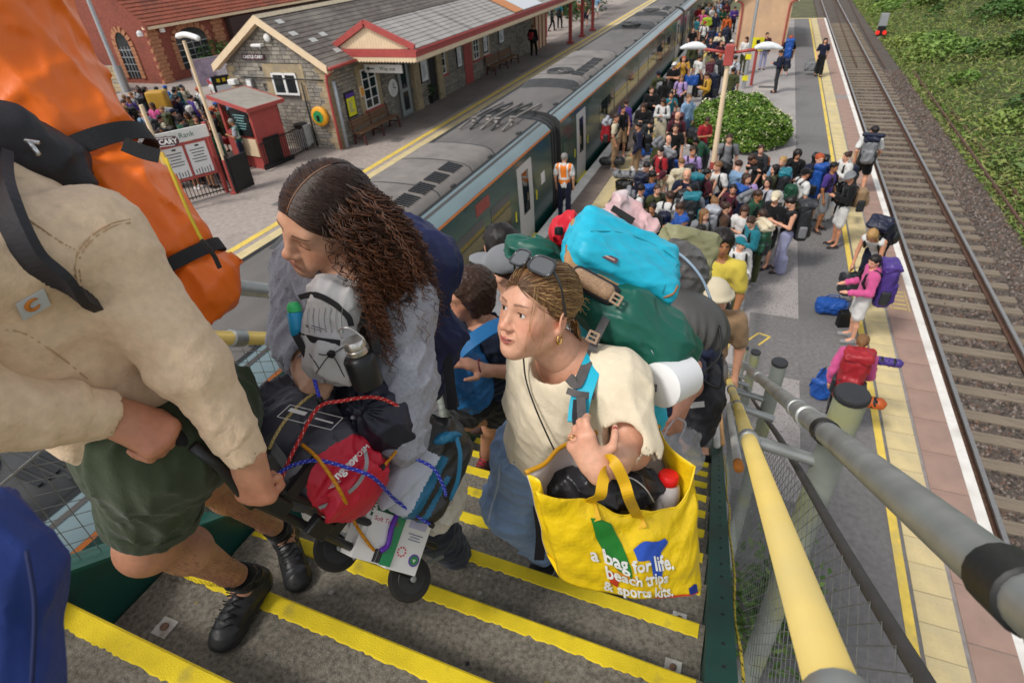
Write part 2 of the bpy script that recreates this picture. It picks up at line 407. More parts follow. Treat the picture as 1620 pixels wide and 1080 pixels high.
m_slp=M('timber_sleeper',(.235,.19,.14),.9,.3,5,.6,40,stretch=(1,8,1),dirt=(.12,.098,.078),dirt_s=2.5)
def track(name,x0,x1,y0,y1,sleepers=True,rusty=False):
 r=bpy.data.objects.new(name,None);COL.objects.link(r);r['kind']='structure'
 for x in(x0,x1):
  mb=MB();xs=x-.035
  mb.box((xs,y0,-.955),(xs+.07,y1,-.915),0)
  mb.box((xs+.02,y0,-1.06),(xs+.05,y1,-.955),1).box((xs-.04,y0,-1.085),(xs+.11,y1,-1.06),1)
  mb.build('rail',[m_rust if rusty else m_rail,m_rust],r)
 if sleepers:
  mb=MB().box((x0-.55,-.13,-1.2),(x1+.55,.13,-1.075));o=mb.build('sleeper',m_slp,r,bevel=.015);o.location=(0,y0,0)
  n=int((min(y1,62)-y0)/.68)
  for i in range(1,n):
   c=o.copy();COL.objects.link(c);c.location=(RNG.uniform(-.03,.03),y0+i*.68+RNG.uniform(-.05,.05),RNG.uniform(-.025,.0));c.rotation_euler=(0,0,RNG.uniform(-.02,.02))
 return r
track('railway_track',4.32,5.81,3.5,120)
track('railway_track',-7.3,-5.8,3,120,False)
mb=MB()
for k in(0,1):
 mb.tube([(5.0+k*1.45+.00035*max(0,t-40)**2.0,t,-.94)for t in range(42,100,4)],.04,4)
sd=mb.build('diverging_rails',m_rust,kind='structure')
for i,(a,b)in enumerate((((7.78,41.5),(7.5,17.5)),((8.1,33),(7.95,17.5)))):
 t=MB().bar((a[0],a[1],-1.02),(b[0],b[1],-1.02),.07,.13).build('spare_rail',m_rust)
 tag(t,'long rusty spare rail lying %s the green bank'%('on the ballast along','half buried in weeds on')[i],'rail')
def stones(name,n,x0,x1,y0,y1,z,r0,r1,mats,zf=None):
 base=np.array([(0,0,1),(1,0,0),(0,1,0),(-1,0,0),(0,-1,0),(0,0,-1)],float)
 fb=np.array([(0,1,2),(0,2,3),(0,3,4),(0,4,1),(5,2,1),(5,3,2),(5,4,3),(5,1,4)])
 y=y0+(y1-y0)*RNG.random(n)**1.5;c=np.stack([RNG.uniform(x0,x1,n),y,np.full(n,z)],1)
 if zf is not None:c[:,2]+=zf(c)
 s=RNG.uniform(r0,r1,n)[:,None]*RNG.uniform(.55,1.2,(n,3));a=RNG.uniform(0,6.28,n)
 V=base[None]*s[:,None]+RNG.normal(0,.18,(n,6,3))*s[:,None]
 ca,sa=np.cos(a)[:,None],np.sin(a)[:,None];V=np.stack([V[...,0]*ca-V[...,1]*sa,V[...,0]*sa+V[...,1]*ca,V[...,2]],-1)
 tl=RNG.uniform(-.6,.6,n)[:,None];V=np.stack([V[...,0],V[...,1]*np.cos(tl)-V[...,2]*np.sin(tl),V[...,1]*np.sin(tl)+V[...,2]*np.cos(tl)],-1)
 V=(V+c[:,None]).reshape(-1,3);F=(fb[None]+6*np.arange(n)[:,None,None]).reshape(-1,3)
 return ob(name,mesh_np(name,V,F,mats,np.repeat(RNG.integers(0,len(mats),n),8),False),None,'stuff')
bm_=[M('stone_%d'%i,c,.9,.25,20,.4,60)for i,c in enumerate(((.17,.135,.115),(.12,.095,.08),(.25,.205,.175),(.07,.056,.048),(.17,.105,.078)))]
def rise(c):return np.where(c[:,0]>6.3,.02,0)+np.where((c[:,0]<5.6)&(c[:,0]>4.5),.0,-.02)
stones('ballast',38000,3.72,7.7,3.5,42,-1.14,.022,.055,bm_,rise)
stones('ballast',5000,-5.8,-4.9,8,30,-1.1,.03,.055,[m_dark,bm_[3]])
stones('chippings',11000,.3,1.44,3.5,22,-.002,.006,.013,[bm_[0],M('mid_chip',(.33,.30,.28),.9),M('grey_chip',(.24,.22,.21),.9),M('pale_chip',(.46,.43,.41),.9)])
def bank_z(x,y):
 return-1.2+np.clip(x-7.6-.02*np.maximum(0,y-60),0,3)*.28+np.clip(x-10.6,0,60)*.16
nx,ny=40,60;gx=7.0+(np.linspace(0,1,nx)**1.6)*60;gy=np.linspace(4,150,ny)
X_,Y_=np.meshgrid(gx,gy,indexing='ij');Z_=bank_z(X_,Y_)+.25*np.sin(X_*.9+np.sin(Y_*.35)*2)*np.clip((X_-8)/3,0,1)-.15
V=np.stack([X_,Y_,Z_],-1).reshape(-1,3);ii=(np.arange(nx-1)[:,None]*ny+np.arange(ny-1)[None]).reshape(-1)
ob('bank',mesh_np('bank',V,np.stack([ii,ii+ny,ii+ny+1,ii+1],1),M('bank_soil',(.07,.085,.03),.95,.3,2)),None,'structure')
def leaves(name,C,size,cols,parent=None,kind='stuff',up=.4,shiny=.5,ar=.45,nrmdir=None):
 """many small bent leaves at points C; cols = (n,3) own leaf colours"""
 n=len(C);d=RNG.normal(size=(n,3));d[:,2]=np.abs(d[:,2])*.7-.2;d/=np.linalg.norm(d,axis=1)[:,None]
 u=RNG.normal(size=(n,3));u[:,2]+=up*3
 if nrmdir is not None:u+=nrmdir*1.6
 s=np.cross(d,u);s/=np.linalg.norm(s,axis=1)[:,None]+1e-9;u=np.cross(s,d)
 L=size*RNG.uniform(.6,1.4,n)[:,None];w=L*ar
 V=np.stack([C-d*L/2,C+s*w/2+u*L*.1,C+d*L/2-u*L*.12,C-s*w/2+u*L*.1],1).reshape(-1,3)
 k=np.arange(n)[:,None]*4;F=np.concatenate([k+[0,1,2],k+[0,2,3]],1).reshape(-1,3)
 return ob(name,mesh_np(name,V,F,M('leaf',(1,1,1),.55,.08,5,0,attr=True,spec=.35),None,True,np.repeat(cols,4,0)),parent,kind)
def mixcol(n,pal,w=None):
 pal=np.array(pal);i=RNG.choice(len(pal),n,p=w);return pal[i]*RNG.uniform(.75,1.25,(n,1))
lump=np.stack([8.3+RNG.random(260)**1.3*34,8+RNG.random(260)**1.2*100],1);lr=RNG.uniform(.5,1.7,260);lh=RNG.uniform(.3,1.1,260)*np.clip((lump[:,0]-7.5)/4,.3,1.6)
n=110000;li=RNG.choice(260,n,p=lr**2/(lr**2).sum());ang=RNG.uniform(0,6.28,n);rr_=np.sqrt(RNG.random(n))
cx=lump[li,0]+np.cos(ang)*rr_*lr[li];cy=lump[li,1]+np.sin(ang)*rr_*lr[li]*1.2
cz=bank_z(cx,cy)+lh[li]*np.sqrt(np.clip(1-rr_**2,0,1))*RNG.uniform(.75,1.08,n)+RNG.uniform(0,.1,n)
lumpc=mixcol(260,[(.12,.215,.04),(.16,.26,.055),(.065,.13,.03),(.19,.27,.06)])
ok=(cx>7.4+RNG.random(n)*.6)
cl=lumpc[li]*RNG.uniform(.65,1.35,(n,1))
foot=np.clip((9.6-cx)/2,0,1)[:,None]*RNG.random((n,1));cl=cl*(1-foot)+np.array([.31,.33,.085])*foot
leaves('undergrowth',np.stack([cx,cy,cz],1)[ok],.17*(1+cy[ok,None]*.008),cl[ok],up=.7,ar=.6)
n=60000;gxx=7.35+RNG.random(n)**1.8*14;gyy=6+RNG.random(n)**1.3*80
cl=mixcol(n,[(.20,.29,.06),(.14,.24,.05),(.34,.32,.12),(.26,.31,.07)])
leaves('grass',np.stack([gxx,gyy,bank_z(gxx,gyy)+RNG.uniform(-.08,.22,n)],1),.26,cl,up=-.1,ar=.1)
fl=np.array([(10+RNG.random()*4,14+RNG.random()*14)for _ in range(26)]);P=[]
for f_ in fl:P+=[(f_[0]+RNG.normal()*.12,f_[1]+RNG.normal()*.12,bank_z(f_[0],f_[1])+.75+RNG.random()*.1)for _ in range(22)]
leaves('ragwort_flowers',np.array(P),.06,mixcol(len(P),[(.75,.6,.05)]),ar=.9)
#  FOOTBRIDGE STAIR
GO,RI=.30,.2022;SL=RI/GO
def nose(k):y=.940+GO*k;return y,5.3-SL*y
m_grit=M('tread_grit',(.185,.165,.132),.95,.55,70,1,260,dirt=(.40,.37,.32),dirt_s=300,dist=.004,dirt_lo=.60,dirt_hi=.70)
m_nose=M('nosing_yellow',(.80,.60,.015),.75,.12,12,.9,240,dirt=(.30,.24,.06),dirt_s=9,dist=.003,dirt_lo=.6,dirt_hi=.8)
m_teal=M('green_steel_paint',(.012,.115,.085),.42,.2,5,.25,40,dirt=(.03,.16,.13),dirt_s=5)
m_teal2=M('dark_green_paint',(.008,.07,.055),.42,.2,5,.25,40,dirt=(.02,.05,.045),dirt_s=7)
m_galv=M('galvanised_steel',(.36,.37,.36),.42,.22,14,.15,120,metal=.55,dirt=(.25,.25,.23),dirt_s=6)
m_ygrp=M('yellow_grp_rail',(.74,.55,.16),.42,.1,5,.1,80,dirt=(.62,.5,.22),dirt_s=2,coat=.15)
m_post=M('weathered_post',(.27,.29,.255),.75,.22,8,.4,60,dirt=(.36,.35,.12),dirt_s=3.5)
m_blk=M('black_rubber',(.012,.012,.012),.5,.2,20,.2,100)
m_wire=M('galvanised_wire',(.23,.24,.23),.45,.2,20,0,metal=.5)
m_mortar=M('fixing_plate',(.55,.54,.5),.6,.2,30,.3,100,dirt=(.3,.25,.2),dirt_s=20)
st=bpy.data.objects.new('staircase',None);COL.objects.link(st);st['kind']='structure'
XL,XR=-1.54,.135
def nosing_mesh(seed):
 r=np.random.default_rng(seed);n=130;xs=np.linspace(XL+.01,XR-.02,n)
 j0=np.cumsum(r.normal(0,.0008,n));j0-=np.linspace(j0[0],j0[-1],n);b=-.056+j0*.5+r.normal(0,.0022,n)
 V=[];F=[]
 for i,x in enumerate(xs):sk_=-.012*(x-XR);V+=[(x,b[i]+sk_,.0005),(x,b[i]+.004+sk_,.0045),(x,-.006+sk_,.0045),(x,.001+sk_,-.001),(x,.001+sk_,-.03+r.normal(0,.004))]
 for i in range(n-1):
  for j in range(4):F.append((i*5+j,(i+1)*5+j,(i+1)*5+j+1,i*5+j+1)[::-1])
 return mesh_np('nosing',np.array(V),F,m_nose,smooth=False)
nm=[nosing_mesh(i)for i in range(4)]
for k in range(-6,23):
 y,z=nose(k)
 if z<.1:continue
 t=MB().prism([(XL,y-GO-.03,z-.05),(XR,y-GO-.03,z-.05),(XR,y,z-.05),(XL,y+.02,z-.05)],(0,0,.05)).build('tread',m_grit,st)
 o=ob('nosing',nm[k%4],st);o.location=(0,y,z)
 if k<12:
  for x in(XL+.16,XR-.085):
   if x<0 and k>3:continue
   yy=y-.185
   o=MB().box((x-.027,yy-.027,z),(x+.027,yy+.027,z+.004),0).lathe((x,yy,z+.004),[(.012,0),(.012,.006),(.006,.009)],n=10,m=1).build('fixing_plate',[m_mortar,M('rusty_bolt',(.2,.12,.08),.7,.3,40)],st)
ya,yb=-1.2,7.9
def sp(x,y,off):return np.array([x,y,5.3-SL*y+off])
for x0,x1,top,nmx,mt in((-1.585,-1.555,.09,0,m_teal),(.14,.168,.01,1,m_teal2)):
 mb=MB();c=[sp(x0,ya,-.30),sp(x0,yb,-.30),sp(x0,yb,top),sp(x0,ya,top)];mb.prism(c,(x1-x0,0,0),1)
 w0,w1=(x0-.06,x1)if nmx==0 else(x0-.004,x1+.062)
 mb.prism([sp(w0,ya,top),sp(w0,yb,top),sp(w0,yb,top+.014),sp(w0,ya,top+.014)],(w1-w0,0,0),0)
 mb.build('stringer',[mt,m_teal2],st)
mb=MB()
for k in range(-2,14):
 for dy in(.08,.2):y=nose(k)[0]+dy;p=sp(.19,y,.0245);mb.lathe(p,[(.007,0),(.007,.0015)],n=8)
mb.build('bolt_hole',m_blk,st)
pts=[sp(.245+.006*math.sin(i*1.3),.05+i*.16,.0+.012*math.sin(i*2.1))for i in range(26)]
rp=thing('rope','thin yellow and black rope running down along the green stringer','rope',sp(.245,1,0))
MB().tube(smoothpath(pts,4),.0055,6).build('rope_core',M('rope_yellow',(.55,.42,.05),.8,.5,60,stretch=(1,1,1)),rp,True)
def helix(pts,r,R,turns,ph=0):
 Q=smoothpath(pts,10);out=[]
 for i,p in enumerate(Q):
  d,s,u=basis(Q[min(i+1,len(Q)-1)]-Q[max(i-1,0)]);a=turns*2*math.pi*i/len(Q)+ph;out.append(p+R*(math.cos(a)*s+math.sin(a)*u))
 return out
MB().tube(helix(pts,0,.0035,60),.003,5).build('rope_strand',m_blk,rp,True)
wp=thing('weed','green leafy weed growing at the foot of the stair behind the mesh','plant',G(1205,1000));p_=G(1205,985);C=RNG.normal(size=(900,3))*[.28,.4,.2]+p_+[0,0,.35];leaves('foliage',C[C[:,2]>.02],.11,mixcol(int((C[:,2]>.02).sum()),[(.09,.17,.03),(.06,.12,.02),(.14,.21,.05)]),wp,None);MB().tube([p_,p_+[0,0,.5]],.012,5).build('stem',m_post,wp,True)
hr=thing('stair_handrail','long stair handrail with yellow inner rail and thick grey outer rail beside the platform','handrail',(.3,1.5,3.5))
YB=7.95
def rail(pts,r,nmx,mat,parent,n=14):return MB().tube(pts,r,n).build(nmx,mat,parent,True)
rail([sp(.155,-.6,.84),sp(.155,YB,.84),np.array([.2,YB+.35,.84]),np.array([.32,10.9,.84])],.0245,'yellow_rail',m_ygrp,hr,18)
g0=[sp(.30,-.9,.98),sp(.30,.2,.98),sp(.30,1.2,.98),sp(.30,YB-.3,.98),np.array([.30,YB+.1,.96]),np.array([.36,11.2,.96])]
rail(g0,.029,'grey_rail',m_galv,hr,18)
for y in(.45,1.28,1.75,3.4,5.6):
 p=sp(.30,y,.98);d=nrm([0,1,-SL])
 MB().lathe(p-d*.035,[(.029,0),(.0335,.003),(.0335,.067),(.029,.07)],d,18).build('rail_sleeve',m_blk if y<1.5 else m_galv,hr,'auto')
p=sp(.30,.36,.98)
MB().lathe(p-nrm([0,1,-SL])*.11,[(.028,0),(.036,.01),(.036,.12),(.028,.13)],nrm([0,1,-SL]),18).build('rail_sleeve',m_galv,hr,'auto')
py=[.05,1.56,3.3,5.3,7.2]
for i,y in enumerate(py):
 zt=5.3-SL*y+1.06+.03*i
 o=MB().tube([(.40,y,-.02),(.40,y,zt)],.046,16).build('post',m_post,hr,'auto')
 MB().lathe((.40,y,zt),[(.047,-.012),(.05,-.008),(.05,.006),(.046,.012)],n=18).build('cap',M('black_plastic',(.03,.03,.033),.4,.1),o,'auto')
 z2=5.3-SL*y
 mb=MB().tube([sp(.30,y-.0,.98),(.40,y,z2+.965)],.024,12);mb.lathe(sp(.30,y,.98)-nrm([0,1,-SL])*.04,[(.029,0),(.036,.004),(.036,.076),(.029,.08)],nrm([0,1,-SL]),16)
 mb.tube([sp(.155,y-.02,.84),(.40,y,z2+.80)],.021,12);mb.lathe(sp(.155,y-.02,.84)-nrm([0,1,-SL])*.035,[(.0245,0),(.032,.004),(.032,.066),(.0245,.07)],nrm([0,1,-SL]),16)
 mb.build('rail_bracket',m_galv,hr,'auto')
for y in(2.4,4.3,6.3,7.9):
 mb=MB().tube([sp(.155,y,.84),sp(.33,y+.02,.80)],.019,10);mb.lathe(sp(.155,y,.84)-nrm([0,1,-SL])*.03,[(.0245,0),(.031,.004),(.031,.056),(.0245,.06)],nrm([0,1,-SL]),14);mb.build('rail_bracket',m_galv,hr,'auto')
MB().tube(smoothpath([sp(.35,-.3,.68),sp(.345,.4,.70),sp(.355,.95,.69),sp(.34,2.1,.74),sp(.345,3.4,.72),sp(.34,6,.72)],6),.013,8).build('edge_tube',M('dark_tube',(.06,.055,.055),.6,.2,20),hr,True)
mb=MB();W0=.335
def dia(y0,y1,b0,b1,sx,sy,x):
 """diamond mesh between heights b0..b1 above the stair line"""
 n=int((y1-y0)/sy)
 for i in range(-int((b1-b0)/sx)-1,n+1):
  for sg in(1,-1):
   ys=y0+i*sy;seg=[]
   for t in(0,1):
    seg.append((ys+(t if sg>0 else 1-t)*(b1-b0)/sx*sy,b0+t*(b1-b0)))
   (ya_,ba),(yb_,bb)=seg
   if max(ya_,yb_)<y0 or min(ya_,yb_)>y1:continue
   mb.tube([sp(x+.0012*sg,ya_,ba),sp(x+.0012*sg,yb_,bb)],.0011,4,caps=False)
dia(-.3,6.6,-.28,.70,.075,.066,W0)
mb.build('wire_mesh',m_wire,hr,kind='stuff')
o=thing('scaffold_tube','white scaffold tube with orange taped end along the lower stair stringer','tube',sp(.2,3.5,.5))
MB().tube([sp(.20,2.2,.52),sp(.20,4.2,.56)],.022,12).build('tube',M('white_tube',(.62,.6,.55),.5,.15),o,True)
MB().tube([sp(.20,2.1,.52),sp(.20,2.205,.52)],.0235,12).build('end_cap',M('orange_tape',(.6,.2,.03),.6),o,True)
o=thing('lower_tube','thin white and orange tube fixed along the foot of the stair','tube',sp(.17,5.5,.1))
MB().tube([sp(.165,4.0,.12),sp(.165,7.8,.12)],.03,12).build('white_tube',_M['white_tube'],o,True)
MB().tube([sp(.215,4.2,.1),sp(.215,7.7,.1)],.024,12).build('orange_tube',M('orange_tube',(.7,.38,.15),.6),o,True)
p=sp(.155,.27,.84);d=nrm([0,1,-SL]);mb=MB().lathe(p-d*.07,[(.0245,0),(.034,.004),(.034,.12),(.0245,.124)],d,20);mb.tube(smoothpath([p,p+(.07,-.01,-.02),p+(.25,-.03,-.03)],4),.026,14);mb.build('rail_bracket',m_galv,hr,'auto')
hl=thing('stair_handrail','stair handrail with yellow rail and square wire mesh on the train side','handrail',(-1.55,1.2,4.5))
rail([sp(-1.53,-.6,.90),sp(-1.53,7.9,.90)],.0245,'yellow_rail',m_ygrp,hl,16)
rail([sp(-1.66,-.6,1.10),sp(-1.66,7.9,1.10)],.029,'grey_rail',m_galv,hl,16)
for y in(.95,1.16,2.7,4.4,6.1):
 d=nrm([0,1,-SL]);mb=MB().lathe(sp(-1.53,y,.9)-d*.03,[(.0245,0),(.031,.004),(.031,.056),(.0245,.06)],d,14)
 if y!=1.16:mb.tube(smoothpath([sp(-1.53,y,.9),sp(-1.585,y-.04,.93),sp(-1.66,y-.1,.98)],4),.02,10)
 mb.build('rail_bracket',m_galv,hl,'auto')
for y in(-.3,.86,2.6,4.3,6.0):
 MB().tube([(-1.67,y,5.3-SL*y-.35),(-1.67,y,5.3-SL*y+1.13)],.04,14).build('post',m_post,hl,'auto')
mb=MB();s_=.0505
for i in range(int(8.6/s_)):
 y=-.8+i*s_;mb.tube([sp(-1.60,y,.105),sp(-1.60,y,.84)],.0014,4,caps=False)
for j in range(15):mb.tube([sp(-1.602,-.8,.12+j*s_),sp(-1.602,7.8,.12+j*s_)],.0014,4,caps=False)
for q in range(5):mb.tube([sp(-1.598,.0+q*1.6,.1),sp(-1.598,.95+q*1.6,.84)],.004,5,caps=False)
mb.build('wire_mesh',m_wire,hl,kind='stuff')
mb=MB();rq=random.Random(4)
for i in range(46):
 k=rq.randint(-2,9);y,z=nose(k);p=np.array([rq.uniform(XL+.1,XR-.1),y-rq.uniform(.08,.28),z]);r=rq.uniform(.004,.011);mb.lathe(p,[(r,0),(r*.8,.0012)],n=7,m=rq.randint(0,2))
mb.build('gum_spots',[M('gum_pale',(.32,.31,.29),.9),M('gum_dark',(.04,.038,.035),.9),M('dry_leaf',(.25,.2,.06),.8)],None,kind='stuff')
#  STATION HOUSE
m_stone=[M('lias_stone_%d'%i,c,.9,.22,9,.7,30,dist=.01)for i,c in enumerate(((.30,.265,.22),(.26,.235,.20),(.335,.30,.245),(.225,.205,.18)))]
m_quoin=M('ham_stone',(.40,.31,.19),.9,.2,5,.5,30,dist=.008,dirt=(.29,.24,.17),dirt_s=2)
m_mort=M('mortar',(.21,.19,.165),.95,.2,10)
m_cream=M('cream_paint',(.80,.61,.40),.6,.08,3,.1,40)
m_red=M('maroon_paint',(.42,.075,.065),.5,.12,4,.1,40)
m_slate=M('slate_roof',(.14,.118,.105),.8,.35,5,.5,20,dirt=(.24,.215,.185),dirt_s=1.1,stretch=(1,.5,1))
m_slate2=M('pale_slate_roof',(.36,.34,.32),.8,.25,4,.5,14,dirt=(.17,.155,.15),dirt_s=.9,stretch=(.35,2.2,.35))
m_tile=M('red_clay_tile',(.30,.085,.05),.85,.3,6,.4,20,dirt=(.17,.065,.045),dirt_s=.8)
m_wht=M('white_gloss',(.8,.79,.76),.45,.05,4,.05)
m_glass=M('dark_glass',(.02,.025,.028),.08,.1,3,0,spec=.6)
m_blkp=M('black_gloss',(.015,.015,.016),.4,.1)
m_alu=M('grey_metal',(.42,.43,.44),.4,.1,8,.1,metal=.4)
m_paper=M('poster_paper',(.80,.80,.80),.6,.03,2,0)
def stones_wall(mb,a,b,zb,zf,depth,course=.135,ln=(.18,.46),proud=.025,holes=()):
 """uneven stone courses on the vertical plane from a to b; zf(t)=top height; holes=(t0,t1,z0,z1) in metres along"""
 a,b=np.array([*a,0.]),np.array([*b,0.]);L=np.linalg.norm(b-a);d=(b-a)/L;n=np.array([d[1],-d[0],0]);z=zb
 while z<zf(L/2)+2:
  h=course*random.uniform(.8,1.2);t=-random.uniform(0,.3)
  while t<L:
   w=random.uniform(*ln);t0,t1=max(t,0),min(t+w,L);t+=w
   if t1-t0<.05 or z+h>min(zf(t0),zf(t1)):continue
   if any(t0<H[1]and t1>H[0]and z<H[3]and z+h>H[2]for H in holes):continue
   p=proud*random.uniform(.3,1);q=random.uniform(.004,.014)
   c0,c1=a+d*(t0+q),a+d*(t1-q)
   mb.obox((c0+c1)/2+n*(p-depth)/2+[0,0,z+h/2],d*((t1-t0)/2-q),n*(p+depth)/2,(0,0,h/2-q),random.randrange(4))
  z+=h
BX0,BX1,BY0,BY1,EV,APX,APZ=-19.4,-14.8,18.7,41,3.0,-17.1,4.55
sh=thing('station_house','long stone station house with slate roof and cream bargeboards beyond the train','building',(-17,20,0))
rz=lambda x:APZ-.596*abs(x-APX)
MB().prism([(BX0+.05,BY0+.05,-.02),(BX1-.05,BY0+.05,-.02),(BX1-.05,BY0+.05,rz(BX1)-.12),(APX,BY0+.05,APZ-.14),(BX0+.05,BY0+.05,rz(BX0)-.12)],(0,BY1-BY0-.1,0)).build('wall',m_mort,sh)
def fy(px,py,x=BX1):v=GX(px,py,x);return v[1],v[2]
wy0,wy1=fy(571,130)[0],fy(598,150)[0];dy0,dy1=fy(631,140)[0],fy(650,160)[0]
mb=MB()
stones_wall(mb,(BX0,BY0),(BX1,BY0),0,lambda t:rz(BX0+t)-.15,.06,holes=((2.0,3.3,1.75,2.95),))
hol=((wy0-BY0-.25,wy1-BY0+.25,.8,2.6),(dy0-BY0-.2,dy1-BY0+.2,0,2.5))
stones_wall(mb,(BX1,BY0),(BX1,40.5),0,lambda t:2.95,.06,holes=hol)
mb.build('stone_course',m_stone,sh,kind='stuff')
qm=[]
for i in range(14):
 for x,y,ax,ay in((BX1,BY0,-1,1),(BX0,BY0,1,1)):
  w=.42 if i%2 else.26;w2=.26 if i%2 else.42
  MB().box((min(x+.03,x+ax*w),BY0-.035,i*.21+.004),(max(x+.03,x+ax*w)if ax<0 else x+w,BY0+w2,i*.21+.2)).build('quoin',m_quoin,sh)
def window(y0,y1,z0,z1,par,x=BX1,mull=1,bars=3,sill=m_red):
 f=MB();t=.06
 f.box((x+.0,y0,z0),(x+.05,y0+t,z1)).box((x,y1-t,z0),(x+.05,y1,z1)).box((x,y0+t,z0),(x+.05,y1-t,z0+t)).box((x,y0+t,z1-t),(x+.05,y1-t,z1))
 for i in range(mull):yy=y0+(y1-y0)*(i+1)/(mull+1);f.box((x,yy-.03,z0+t),(x+.045,yy+.03,z1-t))
 for i in range(bars):zz=z0+(z1-z0)*(i+1)/(bars+1);f.box((x+.004,y0+t,zz-.018),(x+.04,y1-t,zz+.018))
 w=f.build('window',m_wht,par);MB().box((x-.02,y0+.02,z0+.02),(x+.02,y1-.02,z1-.02)).build('pane',m_glass,w)
 MB().box((x-.05,y0-.12,z0-.1),(x+.12,y1+.12,z0-.003)).build('sill',sill,w)
 q=MB()
 q.box((x-.04,y0-.28,z0-.1),(x+.035,y0-.003,z1+.22)).box((x-.04,y1+.003,z0-.1),(x+.035,y1+.28,z1+.22)).box((x-.04,y0-.003,z1+.004),(x+.033,y1+.003,z1+.26))
 q.build('surround',m_quoin,w);return w
window(wy0,wy1,.95,2.45,sh)
for pxa,pxb,zz in((688,702,1.0),(748,757,1.0),(765,771,1.0)):
 a,b=fy(pxa,85)[0],fy(pxb,85)[0];window(a,max(b,a+.7),zz,2.4,sh)
g=MB();gx0,gx1,gz0,gz1=-17.25,-16.1,1.95,2.72;yF=BY0-.03
for a,b in((gx0,gx0+.07),(gx1-.07,gx1),((gx0+gx1)/2-.05,(gx0+gx1)/2+.05)):g.box((a,yF-.05,gz0),(b,yF+.02,gz1))
g.box((gx0,yF-.046,gz0),(gx1,yF+.018,gz0+.07)).box((gx0,yF-.046,gz1-.07),(gx1,yF+.018,gz1))
gw=g.build('window',m_wht,sh);MB().box((gx0+.02,yF-.02,gz0+.02),(gx1-.02,yF+.0,gz1-.02)).build('pane',m_glass,gw)
MB().box((gx0-.35,BY0-.028,gz0-.2),(gx0-.004,BY0+.05,gz1+.3)).box((gx1+.004,BY0-.028,gz0-.2),(gx1+.35,BY0+.05,gz1+.3)).box((gx0-.004,BY0-.026,gz1+.004),(gx1+.004,BY0+.05,gz1+.3)).build('surround',m_quoin,gw)
def slope(mb,e0,e1,r0,r1,n,th=.012,m=0):
 e0,e1,r0,r1=(np.asarray(q,float)for q in(e0,e1,r0,r1));up=nrm(np.cross(e1-e0,r0-e0));up=up if up[2]>0 else-up
 for i in range(n):
  a,b,c,d=e0+(r0-e0)*i/n,e1+(r1-e1)*i/n,e1+(r1-e1)*(i+1.15)/n,e0+(r0-e0)*(i+1.15)/n
  mb.add([a+up*th*2,b+up*th*2,c+up*th*.4,d+up*th*.4,a-up*th,b-up*th,c-up*th,d-up*th],[(0,1,2,3),(7,6,5,4),(0,4,5,1),(1,5,6,2),(2,6,7,3),(3,7,4,0)],m)
E0,E1=-14.42,-19.78
mb=MB()
slope(mb,(E0,BY0-.28,rz(E0)),(E0,BY1,rz(E0)),(APX,BY0-.28,APZ),(APX,BY1,APZ),13)
slope(mb,(E1,BY0-.28,rz(E1)),(E1,BY1,rz(E1)),(APX,BY0-.28,APZ),(APX,BY1,APZ),13)
mb.build('roof',m_slate,sh)
MB().prism([(APX-.14,BY0-.3,APZ-.02),(APX+.14,BY0-.3,APZ-.02),(APX,BY0-.3,APZ+.1)],(0,BY1-BY0+.3,0)).build('ridge',M('cream_ridge',(.5,.42,.3),.8),sh)
sm=M('pale_slate',(.48,.48,.46),.7,.15)
for t,u in((.8,.45),(1.6,.5),(.35,.62),(2.3,.3),(2.6,.33),(.5,.85),(3.3,.4),(1.2,.2)):
 x=E0+(APX-E0)*u;d=nrm([APX-E0,0,APZ-rz(E0)])
 MB().obox((x,BY0+t,rz(x)+.03),(0,.16,0),d*.11,(.004,0,.008)).build('slate',sm,sh)
for ex in(E0-.02,E1+.02):
 MB().prism([(ex,BY0-.34,rz(ex)+.06),(APX,BY0-.34,APZ+.09),(APX,BY0-.34,APZ-.17),(ex,BY0-.34,rz(ex)-.2)],(0,.06,0)).build('bargeboard',m_cream,sh)
 MB().prism([(ex,BY0-.28,rz(ex)-.13),(APX,BY0-.28,APZ-.11),(APX,BY0-.28,APZ-.16),(ex,BY0-.28,rz(ex)-.18)],(0,.3,0)).build('soffit',m_cream,sh)
CX,CZ,CY0,CY1,RX,RZ=-11.8,3.28,20.2,50,-13.76,4.12
cb=thing('platform_canopy','long platform canopy with maroon fascia and scalloped cream valance on the station house','canopy',(-13,30,2.9))
mb=MB();slope(mb,(CX,CY0-.05,CZ+.03),(CX,CY1,CZ+.03),(RX,CY0-.05,RZ+.03),(RX,CY1,RZ+.03),9);slope(mb,(-15.5,CY0-.05,3.42),(-15.5,CY1,3.42),(RX,CY0-.05,RZ+.03),(RX,CY1,RZ+.03),7);mb.build('roof',m_slate2,cb)
MB().prism([(RX-.1,CY0-.06,RZ+.03),(RX+.1,CY0-.06,RZ+.03),(RX,CY0-.06,RZ+.12)],(0,CY1-CY0,0)).build('ridge',m_slate,cb)
up=nrm([.42,0,1])
for(ya,yb_),mt,nn in(((30.2,31.3),M('orange_panel',(.55,.22,.08),.6,.1),'orange_panel'),((31.4,34.2),M('white_panel',(.62,.64,.66),.5,.06),'white_panel')):
 a,b,c,d=[np.array(q)for q in((CX,ya,CZ+.06),(CX,yb_,CZ+.06),(RX,yb_,RZ+.06),(RX,ya,RZ+.06))];MB().prism([a+up*.01,b+up*.01,c+up*.01,d+up*.01],up*.02).build(nn,mt,cb)
mb=MB().box((CX-.04,CY0-.1,3.04),(CX+.04,CY1,CZ+.02)).box((-15.2,CY0-.1,3.04),(CX-.045,CY0-.03,CZ+.02)).box((CX+.04,CY0-.1,CZ-.06),(CX+.09,CY1,CZ+.0));mb.build('fascia',m_red,cb)
